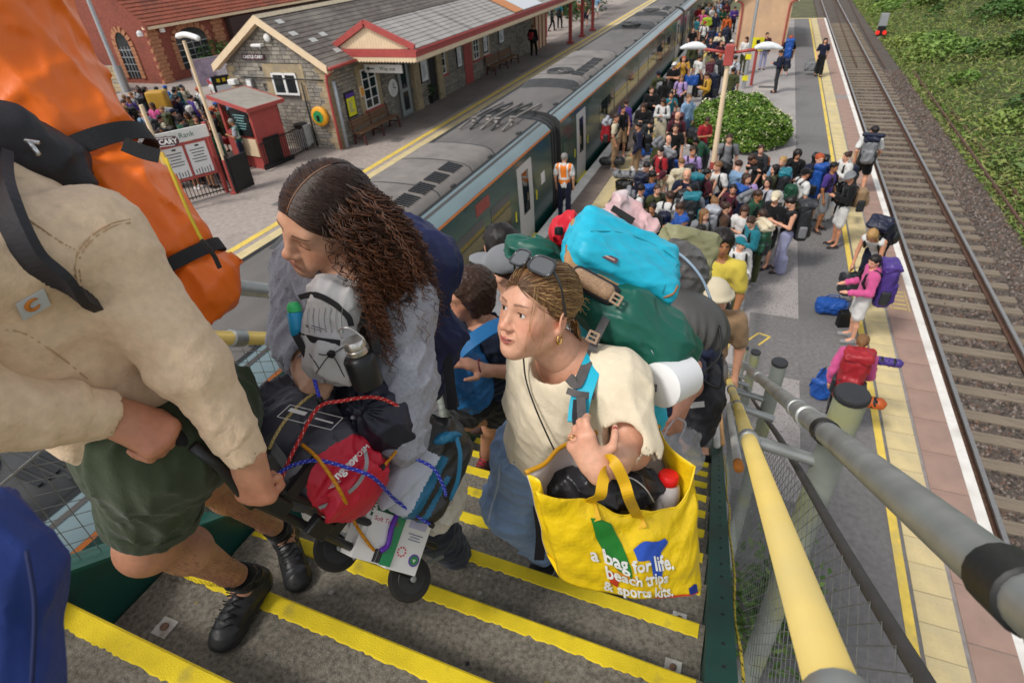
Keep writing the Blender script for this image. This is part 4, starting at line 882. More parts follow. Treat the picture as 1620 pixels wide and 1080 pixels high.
def islpole(label,px,py,h,col,foot,heads):
 x,y=post_at(px,py);t=thing('platform_lamp',label,'lamp post',(x,y,0));MB().tube([(x,y,0),(x,y,1.2)],.085,12).build('foot',foot,t,'auto');MB().tube([(x,y,1.2),(x,y,h)],[.07,.055],12).build('column',col,t,'auto')
 if heads:
  MB().box((x-.11,y-.11,h-.4),(x+.11,y+.11,h+.06)).build('head_block',m_red,t,bevel=.02)
  for s in(-1,1):
   MB().tube([(x+s*.08,y,h-.12),(x+s*.62,y,h-.04)],.035,8).build('arm',m_red,t,True)
   MB().tube(smoothpath([(x+s*.55,y,h-.02),(x+s*.75,y,h+.03),(x+s*.98,y,h+.02),(x+s*1.18,y,h-.03)],4),[.03,.05,.065,.08,.085,.09,.09,.085,.075,.065,.055,.04,.025],12).build('lamp_head',M('lamp_white',(.75,.77,.78),.3),t,True)
 return t
islpole('cream double-arm lamp post with two white heads rising from the island crowd',1119,323,3.98,m_cream,m_red,True)
t=islpole('slim grey pole with yellow tags in front of the cream waiting room',1176,140,5.2,m_alu,m_alu,False);x,y,_=t.location
for z in(.35,1.25):MB().box((x-.12,y-.1,z),(x+.12,y-.085,z+.22)).build('yellow_tag',M('tag_yellow',(.8,.7,.02),.5),t)
x,y=post_at(1188,135);t=thing('platform_sign','yellow warning sign on a short maroon post beside the round bush','sign',(x,y,0));MB().tube([(x,y,0),(x,y,1.6)],.07,10).build('post',m_red,t);MB().box((x-.25,y-.1,1.5),(x+.25,y-.075,2.05)).build('board',_M['tag_yellow'],t)
MB().box((x-.08,y-.104,1.78),(x+.08,y-.101,1.95)).box((x-.14,y-.104,1.6),(x+.14,y-.101,1.64)).build('print',m_blkp,t)
p=G(1170,235);p=np.array([-.55,22.6,0]);bw=(1.95,1.75,1.55)
t=thing('bush','large round clipped green bush with cream blossoms on the platform','bush',p)
n=26000;C=RNG.normal(size=(n,3));C[:,2]=np.abs(C[:,2]);C/=np.linalg.norm(C,axis=1)[:,None];nd=C.copy()
bl=np.array([nrm(q*[1,1,.8])for q in np.abs(RNG.normal(size=(40,3)))*np.sign(RNG.normal(size=(40,3)))*[1,1,1]]);bl[:,2]=np.abs(bl[:,2])
bum=np.max(np.exp(-((C[:,None]-bl[None])**2).sum(-1)/.05),1);rr=(.86+.13*bum)*(1-.35*RNG.random(n)**2.6)
cc=mixcol(n,[(.14,.25,.03),(.10,.20,.03),(.20,.31,.045),(.07,.14,.025)]);C=C*rr[:,None]*bw+p+[0,0,.12]
leaves('foliage',C,.115,cc,t,None,nrmdir=nd,ar=.55)
k=RNG.choice(n,420);P=np.concatenate([C[k]+nd[k]*.06+RNG.normal(0,.035,(420,3))for _ in range(6)]);leaves('blossom',P,.045,mixcol(len(P),[(.62,.6,.28),(.7,.7,.45)]),t,None,ar=.9)
for i in range(7):a=i*.9;MB().tube([p+[.2*math.cos(a),.2*math.sin(a),0],p+[.9*math.cos(a),.9*math.sin(a),1.0]],[.04,.015],6).build('branch',m_wood,t)
p=G(1391,60,-1.1);t=thing('ground_signal','small ground signal with red lamps beside the track','signal',p);MB().box(p+[-.25,-.1,.1],p+[.25,.1,.75]).build('case',m_blkp,t);MB().box(p+[-.15,-.1,-.05],p+[.15,.1,.1]).build('base',m_alu,t)
for s in(-.22,.22):MB().lathe(p+[s,-.11,.35],[(.14,0),(.14,.06)],(0,-1,0),14).build('lamp',M('signal_red',(.65,.03,.02),.3,emit=.5),t)
MB().box(p+[-.2,.3,.3],p+[.3,.7,1.5]).build('grey_cabinet',m_alu,t)
def tree(label,x,y,h,w,pal,n=9000,group='trees at the far right'):
 z0=bank_z(x,y)-.1;t=thing('tree',label,'tree',(x,y,float(z0)),group);MB().tube([(x,y,z0),(x+.2,y,z0+h*.6)],[.25,.1],8).build('trunk',m_wood,t,True)
 cl=RNG.normal(size=(26,3))*[w*.45,w*.45,h*.22]+[x,y,z0+h*.58];q=RNG.choice(26,n);C=cl[q]+RNG.normal(size=(n,3))*w*.17;C=C[C[:,2]>z0+.1];leaves('crown',C,.3,mixcol(len(C),pal),t,None,ar=.6)
dk=[(.02,.045,.014),(.03,.06,.018),(.015,.035,.012)]
for i,(x,y)in enumerate(((18,62),(22,66),(26,58),(19,80),(30,70),(13.5,88),(24,82))):tree(['dark dense tree at the top right above the bank','dark tree behind the first dark tree on the bank','dark tree at the right end of the bank','far dark tree beyond the bank top','dark tree beyond the right end of the bank','dark tree beside the far siding','dark tree in the back row beyond the bank'][i],x,y,7,5,dk,6000)
tree('green hedge tree at the far end of the station canopy',-19,62,4.5,4,[(.04,.08,.02),(.06,.11,.03)],6000,None)
#  TRAIN
m_grn=M('dark_green_coach_paint',(.008,.060,.052),.22,.08,2,.03,8,coat=.15,dirt=(.02,.06,.05),dirt_s=.7)
m_shld=M('green_shoulder_sky_tint',(.20,.27,.285),.3,.1,3,.05,10,dirt=(.14,.18,.18),dirt_s=.8,stretch=(1,.3,1))  # glossy green shoulder with its pale sky reflection put into the base colour
m_roof=M('coach_roof',(.135,.122,.112),.6,.14,3,.15,40,dirt=(.085,.078,.072),dirt_s=1.2,stretch=(1,.35,1))
m_pod=M('roof_pod',(.215,.19,.17),.55,.14,4,.15,40,dirt=(.135,.12,.108),dirt_s=1.4)
m_podd=M('roof_pod_dark',(.045,.045,.045),.55,.2,5,.2,30)
m_org=M('orange_line',(.75,.22,.05),.4,.05)
m_tglass=M('coach_glass',(.012,.02,.02),.05,.1,3,0,spec=.7)
TX=-6.4;PR=[(1.36,-1.0),(1.385,-.2),(1.385,.9),(1.355,1.7),(1.335,2.12)];SH=[(1.33,2.17),(1.22,2.28),(1.0,2.37)];RF=[(.995,2.372),(.8,2.40),(.45,2.43),(0,2.44)]
def ext(mb,prof,y0,y1,cx,m=0,mirror=True):
 for s in((1,-1)if mirror else(1,)):
  V=[(cx+s*u,y,z)for y in(y0,y1)for u,z in prof];n=len(prof)
  mb.add(V,[((i,i+1,n+i+1,n+i)if s<0 else(i,n+i,n+i+1,i+1))for i in range(n-1)],m)
def side(z):
 for(a,b),(c,d)in zip(PR,PR[1:]):
  if b<=z<=d:return a+(c-a)*(z-b)/(d-b)
 return PR[-1][0]
def panel(y0,y1,z0,z1,cx,mat,name,par,off=.004,n=4):
 mb=MB();zs=[z0+(z1-z0)*i/n for i in range(n+1)]
 for a,b in zip(zs,zs[1:]):
  mb.add([(cx+side(z)+o,y,z)for o in(off,off-.02)for y,z in((y0,a),(y1,a),(y1,b),(y0,b))],[(0,1,2,3),(7,6,5,4),(0,4,5,1),(2,6,7,3),(1,5,6,2),(3,7,4,0)])
 return mb.build(name,mat,par)
def coach(label,y0,y1,doors,wins,pods,rot=0,small=(),vents=True):
 cx=TX;t=thing('railway_coach',label,'train coach',(cx,y0,-.9))
 mb=MB();ext(mb,PR,y0,y1,cx);mb.prism([(cx+u,y0,z)for u,z in PR+SH+RF]+[(cx-u,y0,z)for u,z in(PR+SH+RF[:-1])[::-1]],(0,-.002,0),1);mb.prism([(cx+u,y1,z)for u,z in PR+SH+RF]+[(cx-u,y1,z)for u,z in(PR+SH+RF[:-1])[::-1]],(0,.002,0),1);mb.build('body',[m_grn,m_podd],t,'auto')
 mb=MB();ext(mb,SH,y0,y1,cx);mb.build('roof_shoulder',m_shld,t,'auto');mb=MB();ext(mb,RF,y0,y1,cx);mb.build('roof',m_roof,t,'auto')
 mb=MB();ext(mb,[(1.339,2.115),(1.339,2.175)],y0,y1,cx);mb.build('orange_stripe',m_org,t)
 mb=MB();ext(mb,[(.955,2.385),(.985,2.41),(1.01,2.375)],y0,y1,cx);ext(mb,[(1.08,2.345),(1.09,2.365),(1.12,2.33)],y0,y1,cx,1);mb.build('roof_rib',[m_podd,m_roof],t)
 n=int((y1-y0)/1.9)
 for i in range(n):y=y0+.8+i*1.9;MB().box((cx+.88,y,2.38),(cx+.98,y+.16,2.44)).build('roof_fitting',m_podd,t)
 for a,b in doors:
  d=panel(a,b,-.1,1.95,cx,M('door_grey',(.52,.52,.50),.35,.05),'door',t,.008);panel(a+.28,b-.28,.7,1.75,cx,m_tglass,'door_window',d,.012);MB().box((cx+1.36,a-.02,-.16),(cx+1.62,b+.02,-.1)).build('step',_M['tag_yellow'],t)
  for yy in(a-.25,b+.25):MB().box((cx+1.385,yy-.03,.75),(cx+1.396,yy+.03,1.0)).build('door_light',_M['tag_yellow'],t)
 for a,b in wins:panel(a,b,.72,1.62,cx,m_tglass,'window',t,.005)
 for a,b,z0,z1,mt in small:panel(a,b,z0,z1,cx,mt,'side_panel',t,.006)
 for a,b,dk in pods:
  prof=[(.97,2.36),(.90,2.48),(.76,2.55),(.4,2.59),(0,2.60)];mb=MB();ext(mb,prof,a+.55,b-.2,cx,0)
  P0=[(cx+u,a+.55,z)for u,z in prof]+[(cx-u,a+.55,z)for u,z in prof[-2::-1]];P1=[(cx+u*.92,a,2.37+(z-2.36)*.25)for u,z in prof]+[(cx-u*.92,a,2.37+(z-2.36)*.25)for u,z in prof[-2::-1]]
  k=len(P0);mb.add(P0+P1,[(i,i+1,k+i+1,k+i)for i in range(k-1)]+[tuple(range(k,2*k))],1);q=[(cx+u,b-.2,z)for u,z in prof]+[(cx-u,b-.2,z)for u,z in prof[-2::-1]];mb.prism(q,(0,.06,0),1)
  o=mb.build('roof_pod',[m_podd if dk else m_pod,m_podd],t,'auto')
  L=b-a
  for i in range(5):
   y=a+1.0+L*.05+i*.62;s=MB()
   for j in range(6):s.obox((cx+.62,y+j*.085,2.575),(.17,0,-.026),(0,.022,0),(.004,0,.014))
   if y<b-.8:s.build('vent_grille',m_blkp,o)
  s=MB()
  for rr_,ww in((.42,.05),(.30,.035)):s.tube([(cx-.05+rr_*math.cos(q_),a+L*.28+rr_*1.1*math.sin(q_),2.605)for q_ in np.linspace(0,6.283,24)[:-1]],ww,6,closed=True)
  for q_ in(0,1.57,3.14,4.71):s.bar((cx-.05+.1*math.cos(q_),a+L*.28+.1*math.sin(q_),2.61),(cx-.05+.42*math.cos(q_),a+L*.28+.46*math.sin(q_),2.61),.06,.03)
  s.build('fan_ring',m_podd,o)
  for yy in np.arange(a+1.3,b-.5,1.5):s=MB();ext(s,[(u,z+.006)for u,z in prof],yy,yy+.035,cx);s.build('seam',m_podd,o)
 return t
def gangway(y0,y1):
 cx=TX
 t=thing('gangway','black concertina gangway joining the two green coaches','gangway',(cx,y0,0));mb=MB()
 for i in range(7):y=y0+(y1-y0)*(i+.5)/7;s_=1.0 if i%2 else.93;mb.prism([(cx+u*s_*.93,y-.05,z*.97)for u,z in PR+SH+RF]+[(cx-u*s_*.93,y-.05,z*.97)for u,z in(PR+SH+RF[:-1])[::-1]],(0,.1,0))
 mb.build('bellows',m_podd,t)
 for k in range(6):MB().tube(smoothpath([(cx+1.2,y0-.1,.3-k*.09),(cx+1.27,(y0+y1)/2,.0-k*.1),(cx+1.2,y1+.1,.3-k*.09)],5),.025,6).build('cable',m_blk,t,True)
 for k in range(5):MB().tube(smoothpath([(cx-.7+k*.3,y0-1.3,2.46),(cx-.6+k*.28,y0-.3,2.55+.05*(k%2)),(cx-.6+k*.3,y1+.6,2.47)],5),.03,6).build('roof_cable',m_podd if k%2 else m_pod,t,True)
 for k in range(4):MB().lathe((cx-.5+k*.33,y0-.8+.2*(k%2),2.42),[(.1,0),(.06,.06),(.09,.1),(.05,.16),(.08,.2)],n=10).build('insulator',m_pod,t,'auto')
m_scr=M('door_screen',(.3,.05,.05),.4,.3,12)
y_gap0,y_gap1=15.15,16.0
coach('near dark green coach with grey roof pod passing below the stair',-6,y_gap0,[(12.55,13.55)],[(3.0,4.6),(5.2,6.6),(7.0,8.2)],[(6.7,12.4,False),(.6,3.2,True)],small=((9.0,10.5,.3,1.62,m_tglass),(10.9,12.0,.3,1.62,m_tglass),(10.2,10.9,1.72,1.98,M('notice_red',(.28,.06,.05))),(14.2,14.5,1.0,1.3,m_wht)))
coach('far dark green coach with long window band standing at the island platform',y_gap1,40.2,[(17.6,18.6),(38,39.2)],[(20.4+i*2.25,22.4+i*2.25)for i in range(7)],[(18.8,24.8,False),(36.5,40,False),(31.5,33.2,True)],small=((16.2,17.1,.6,1.6,m_grn),))
gangway(y_gap0,y_gap1)
coach('third dark green coach at the far end of the train',41,64,[(42.2,43.2)],[(45+i*2.4,47+i*2.4)for i in range(7)],[(45,50,False)])
#  PEOPLE OF THE CROWD
SKIN=[M('skin_%d'%i,c,.5,.08,12,.1,200,sss=.08)for i,c in enumerate(('#d8a184','#c98e6f','#a9734f','#e3b49b','#7a4c33'))]
HAIRC={k:M('hair_'+k,c,.5,.3,25,.5,90,stretch=(3,3,.6))for k,c in dict(brown='#3a2418',dark='#17100c',blond='#a8834f',red='#a8481c',grey='#8a8580',fair='#7a5633').items()}
C_=dict(white='#d2d0cc',cream='#cfc2a6',black='#121214',navy='#171c33',grey='#7c7d80',charcoal='#2b2d30',maroon='#4a1826',red='#9c2029',lilac='#a990c4',purple='#4a3580',mustard='#b58a2c',yellow='#cdb84a',olive='#434729',green='#1d4a35',teal='#1d6f7c',sky='#7f9dba',blue='#1e4f9c',pink='#c9568a',tan='#94785a',denim='#3e5878',orange='#b9571f',khaki='#7a7859',palegrey='#a9abb2',lavender='#9a9cbb',lime='#9fb533',brown='#4c3629')
m_sole=M('sole_white',(.65,.63,.6),.7);m_eye=M('eye_dark',(.05,.03,.025),.4);m_mouth=M('lip',(.35,.12,.11),.5)
_V=lambda*a:np.array(a,float)
def joints(pose):
 J=dict(pel=_V(0,0,.95),wst=_V(0,.0,1.08),che=_V(0,0,1.30),nec=_V(0,-.01,1.46),hd=_V(0,.02,1.61),yaw=0,pit=0)
 for s,n in((-1,'l'),(1,'r')):
  J['sh'+n]=_V(s*.175,-.01,1.405);J['el'+n]=_V(s*.235,-.02,1.12);J['wr'+n]=_V(s*.225,.06,.88);J['hip'+n]=_V(s*.085,0,.92);J['kn'+n]=_V(s*.10,.02,.50);J['an'+n]=_V(s*.105,-.015,.085);J['to'+n]=_V(s*.125,.13,.03)
 if pose=='stand2':J['knr']+=(.05,.06,0);J['anr']+=(.06,.06,0);J['tor']+=(.09,.05,0);J['ell']+=(-.03,.02,0);J['wrl']+=(.03,.09,.03)
 elif pose=='fold':
  J['ell']=_V(-.23,.07,1.15);J['elr']=_V(.23,.07,1.15);J['wrl']=_V(.09,.22,1.19);J['wrr']=_V(-.10,.20,1.14)
 elif pose=='phone':
  J['ell']=_V(-.23,.03,1.14);J['elr']=_V(.23,.03,1.14);J['wrl']=_V(-.06,.26,1.20);J['wrr']=_V(.07,.26,1.20);J['pit']=-.45;J['hd']=_V(0,.055,1.60)
 elif pose=='straps':
  J['ell']=_V(-.25,.05,1.16);J['elr']=_V(.25,.05,1.16);J['wrl']=_V(-.13,.17,1.33);J['wrr']=_V(.13,.17,1.33)
 elif pose=='walk':
  J['knl']=_V(-.09,.16,.52);J['anl']=_V(-.09,.20,.10);J['tol']=_V(-.10,.34,.06);J['knr']=_V(.09,-.03,.50);J['anr']=_V(.09,-.24,.14);J['tor']=_V(.10,-.10,.04);J['wrl']+=(0,-.16,.05);J['wrr']+=(0,.14,.06);J['ell']+=(0,-.08,0)
 elif pose=='carry':
  J['ell']=_V(-.24,.0,1.13);J['elr']=_V(.24,.0,1.13);J['wrl']=_V(-.17,.27,1.08);J['wrr']=_V(.17,.27,1.08);J['pit']=-.2
 elif pose=='bend':
  for k in list(J):
   if k[:2]in('ws','ch','ne','hd','sh','el','wr'):
    v=J[k]-J['pel'];a=-.85;J[k]=J['pel']+_V(v[0],v[1]*math.cos(a)-v[2]*math.sin(a),v[1]*math.sin(a)+v[2]*math.cos(a))+(0,-.1,0)
  for n,s in(('l',-1),('r',1)):J['el'+n]=J['sh'+n]+_V(s*.03,.04,-.28);J['wr'+n]=J['el'+n]+_V(-s*.03,.10,-.22)
  J['pit']=-.75
 elif pose=='crouch':
  dz=-.52
  for k in list(J):
   if k[:2]in('pe','ws','ch','ne','hd','sh','el','wr','hi'):J[k]=J[k]+_V(0,-.05,dz)
  for n,s in(('l',-1),('r',1)):J['kn'+n]=_V(s*.16,.36,.50);J['an'+n]=_V(s*.13,.06,.09);J['to'+n]=_V(s*.15,.2,.03);J['wr'+n]=_V(s*.1,.36,.62);J['el'+n]=_V(s*.24,.12,.68)
  J['pit']=-.4
 return J
def torso(sh,J,g=0.,k=.05):
 sh.cap(J['pel'],J['wst'],.118+g,.108+g,k,_V(0,1,0),.78).cap(J['wst'],J['che'],.110+g,.132+g,k,_V(0,1,0),.74).cap(J['shl']*.75+J['nec']*.25+_V(0,0,-.03),J['shr']*.75+J['nec']*.25+_V(0,0,-.03),.075+g,.075+g,k)
 return sh
def arm(sh,J,n,g=0.,to=1.,k=.03,r=(.052,.041,.030)):
 a,b,c=J['sh'+n],J['el'+n],J['wr'+n]
 if to<=.5:sh.cap(a,a+(b-a)*to*2,r[0]+g,r[1]+.012+g*1.2,k)
 else:sh.cap(a,b,r[0]+g,r[1]+g,k);sh.cap(b,b+(c-b)*(to-.5)*2,r[1]+g,r[2]+(r[1]-r[2])*(1-to)*2+g,.025)
 return sh
def leg(sh,J,n,g=0.,to=1.,k=.03,flare=0):
 a,b,c=J['hip'+n],J['kn'+n],J['an'+n]
 if to<=.55:sh.cap(a,a+(b-a)*to/.5,.088+g,.068+g+flare,k)
 else:
  sh.cap(a,b,.086+g,.058+g,k);e=b+(c-b)*(to-.5)*2;m=b*.68+e*.32-_V(0,.012,0);sh.cap(b,m,.055+g,.054+g+flare*.5,.03);sh.cap(m,e,.054+g+flare*.5,.036+g+flare,.03)
 return sh
def headrot(J):
 y,p=J['yaw'],J['pit'];f=_V(-math.sin(y)*math.cos(p),math.cos(y)*math.cos(p),math.sin(p));r=nrm(np.cross(f,(0,0,1)));return np.stack([r,f,np.cross(r,f)],1)
_cm={}
def cm(kind,pose,typ='',yaw=0):
 if kind in('top','bottom','shoes'):yaw=0
 key=(kind,pose,typ,yaw)
 if key in _cm:return _cm[key]
 J=joints(pose);J['yaw']+=(0,.55,-.5)[yaw];s=S();h=.0175;Rh=headrot(J);H=lambda x,y,z:J['hd']+Rh@_V(x,y,z);mats=[None];mfn=None
 if kind=='body':
  h=.0148;s.ell(H(0,-.012,.035),(.074,.093,.083),Rh).ell(H(0,.025,-.035),(.058,.062,.075),Rh,.03).ell(H(0,.088,-.02),(.011,.016,.022),Rh,.015).cap(J['nec']-_V(0,0,.05),H(0,-.02,-.05),.055,.05,.03)
  for q in(-1,1):s.ell(H(q*.074,-.01,-.01),(.012,.02,.03),Rh,.01)
  torso(s,J,-.012)
  for n,q in(('l',-1),('r',1)):
   arm(s,J,n,-.004);leg(s,J,n,-.006);d=nrm(J['wr'+n]-J['el'+n]);w=J['wr'+n]
   s.cap(w,w+d*.07,.026,.034,.02);s.cap(w+d*.07,w+d*.15,.03,.016,.02);s.cap(w+d*.03,w+d*.09+_V(-q*.035,.02,0),.016,.012,.015);s.cap(J['an'+n],J['to'+n],.035,.03,.03)
  def mfn(P):
   Q=(P-J['hd'])@Rh;e=(Q[:,1]>.05)&(np.abs(np.abs(Q[:,0])-.03)<.014)&(np.abs(Q[:,2]-.006)<.009);m=(Q[:,1]>.05)&(np.abs(Q[:,0])<.024)&(np.abs(Q[:,2]+.064)<.008);return np.where(e,1,np.where(m,2,0))
  mats=[None,m_eye,m_mouth]
 elif kind=='top':
  g={'tee':.012,'hood':.022,'tank':.008,'coat':.026}[typ];torso(s,J,g)
  s.cap(J['pel'],J['pel']+_V(0,0,-.02),.118+g,.125+g,.04,_V(0,1,0),.8)
  if typ=='tank':pass
  else:
   for n in 'lr':arm(s,J,n,g+.004,.33 if typ=='tee' else.97)
  s.cap(J['nec']-_V(0,.01,.03),J['nec']+_V(0,-.005,.005),.062+g*.5,.058+g*.4,.03)
  if typ in('hood','coat'):s.ell(J['nec']+_V(0,-.075,-.02),(.085,.05,.06),None,.04)
  s.cap(J['nec']+_V(0,.01,.0),J['nec']+_V(0,.06,.07),.052,.06,.02,op='-')
  s.disp=wrinkle(.014,22,hash(typ)%97,_V(.4,.2,1))
 elif kind=='bottom':
  g=.012;s.cap(J['pel']+_V(0,0,.03),J['pel']-_V(0,0,.04),.120+g,.125+g,.04,_V(0,1,0),.8);to,fl={'short':(.40,.02),'long':(.97,.012),'wide':(1.0,.055),'skirt':(.9,.03)}[typ]
  for n in 'lr':leg(s,J,n,g,to,.05,fl)
  if typ=='skirt':s.cap(J['pel'],J['pel']-_V(0,0,.62),.13,.19,.05,_V(0,1,0),.85)
  s.disp=wrinkle(.013,20,hash(typ)%89,_V(0,.2,1))
 elif kind=='shoes':
  for n in 'lr':
   a,t=J['an'+n],J['to'+n];d=nrm((t-a)*[1,1,0]);b=np.array([a[0],a[1],t[2]]);hl=b-d*.045+_V(0,0,.005);s.cap(hl,t+d*.02,.045,.04,.02);s.cap(a,b,.045,.045,.03)
  s.cutp(_V(0,0,-.004 if pose!='walk' else-.02),(0,0,-1));zf=-9
  mats=[None,m_sole];tz={n:J['to'+n][2]for n in 'lr'}
  def mfn(P):return(P[:,2]<np.where(P[:,0]<0,tz['l'],tz['r'])-.012).astype(int)
 elif kind=='hair':
  h=.0135
  s.ell(H(0,-.02,.045),(.084,.1,.088),Rh)
  if typ=='long':s.cap(H(0,-.07,.02),H(0,-.085,-.2),.075,.055,.05,Rh@_V(0,1,0),.7);[s.cap(H(q*.07,-.01,.02),H(q*.085,.0,-.17),.028,.03,.03)for q in(-1,1)]
  elif typ=='bun':s.ell(H(0,-.09,.1),.045,None,.02)
  elif typ=='pony':s.cap(H(0,-.1,.05),H(0,-.15,-.12),.035,.02,.03)
  elif typ=='curly':s.ell(H(0,-.03,.03),(.11,.115,.11),Rh,.03);s.cap(H(0,-.07,.0),H(0,-.07,-.14),.10,.09,.05)
  s.ell(H(0,.105,-.04),(.085,.075,.088),Rh,.02,'-');s.ell(H(0,.02,-.10),(.064,.09,.075),Rh,.02,'-')
  s.disp=wrinkle(.012,60 if typ!='curly' else 45,5,Rh@_V(0,.3,1))
 elif kind=='hat':
  s.ell(H(0,-.017,.056),(.093,.112,.090),Rh)
  if typ=='cap':s.ell(H(0,.11,.045),(.07,.085,.012),Rh,.012)
  elif typ=='bucket':s.cap(H(0,-.01,.035),H(0,-.01,.05),.135,.10,.02,Rh@_V(0,0,1),.35)
  s.cutp(H(0,0,.02 if typ!='bucket' else.0),Rh@_V(0,-.15,-1))
 me=sdf(kind,s,h,[m if m else SKIN[0]for m in mats],False,mfn);_cm[key]=me;return me
def part(name,me,par,mat):
 o=bpy.data.objects.new(name,me);COL.objects.link(o);o.parent=par
 if mat is not None:o.material_slots[0].link='OBJECT';o.material_slots[0].material=mat
 return o
_bm={}
def bagmesh(kind,piece):
 key=(kind,piece)
 if key in _bm:return _bm[key]
 s=S();h=.016
 if kind in('hike','tall','day'):
  H={'hike':.30,'tall':.38,'day':.2}[kind];W={'hike':.165,'tall':.17,'day':.14}[kind]
  if piece=='pack':s.box((0,-.27,1.17),(W,.13,H),None,.09);s.disp=wrinkle(.03,14,3,_V(.3,0,1));s.box((0,-.40,1.08),(W*.75,.05,H*.5),None,.045,.03)
  elif piece=='lid':s.box((0,-.26,1.19+H),(W+.015,.15,.075),None,.06);s.disp=wrinkle(.03,18,8)
  elif piece=='roll':s.cap((-.20,-.27,1.28+H),(.20,-.27,1.28+H),.06)
  elif piece=='strap':
   for q in(-1,1):s.chain([_V(q*.09,-.15,1.40),_V(q*.10,-.03,1.485),_V(q*.12,.10,1.40),_V(q*.13,.125,1.25),_V(q*.17,.03,1.10),_V(q*.15,-.12,1.04)],[.024]*6,.01)
   s.chain([_V(-.14,.0,1.0),_V(0,.135,1.0),_V(.14,.0,1.0)],[.02]*3,.01)
  elif piece=='pocket':
   for q in(-1,1):s.box((q*(W+.01),-.27,1.02),(.035,.08,.13),None,.03)
   s.chain([_V(-W*.9,-.42,1.2),_V(W*.9,-.42,1.2)],[.012]*2)
 elif kind=='tote':
  if piece=='sack':s.box((0,0,.2),(.27,.16,.2),None,.06);s.disp=wrinkle(.04,12,6,_V(0,0,1));s.box((0,0,.42),(.22,.11,.1),None,.05,.03,'-')
  else:[s.chain([_V(-.12,q*.13,.36),_V(-.08,q*.07,.5),_V(.08,q*.07,.5),_V(.12,q*.13,.36)],[.012]*4,.01)for q in(-1,1)]
 elif kind=='roll':
  if piece=='sack':s.cap((-.26,0,.13),(.26,0,.13),.125);s.disp=wrinkle(.02,20,4,_V(0,0,1))
  else:[s.cap((q,0,.132),(q+.012,0,.13),.128,k=.0)for q in(-.16,.15)]
 elif kind=='case':
  if piece=='sack':s.box((0,0,.33),(.2,.13,.28),None,.04)
  else:s.chain([_V(-.12,0,.6),_V(-.12,0,.95),_V(.12,0,.95),_V(.12,0,.6)],[.014]*4,.01);[s.cap((x,y,.04),(x+.02,y,.04),.035)for x in(-.15,.13)for y in(-.09,.09)]
 elif kind=='duffel':
  if piece=='sack':s.box((0,0,.19),(.34,.19,.18),None,.13);s.disp=wrinkle(.035,13,12)
  else:s.chain([_V(-.16,.1,.34),_V(-.08,.02,.46),_V(.1,.02,.46),_V(.17,.1,.34)],[.015]*4,.01);[s.cap((q,0,.19),(q+.03,0,.19),.0,k=0)for q in(-.18,)]
 me=sdf(piece,s,h,[SKIN[0]],False);_bm[key]=me;return me
_labels=set();GRP={'i':'people waiting on the island platform','q':'people queueing beside the station house','p':'people on the far side platform','s':'people climbing the stair'}
cn=lambda c:{'palegrey':'pale grey','sky':'light blue'}.get(c,c)
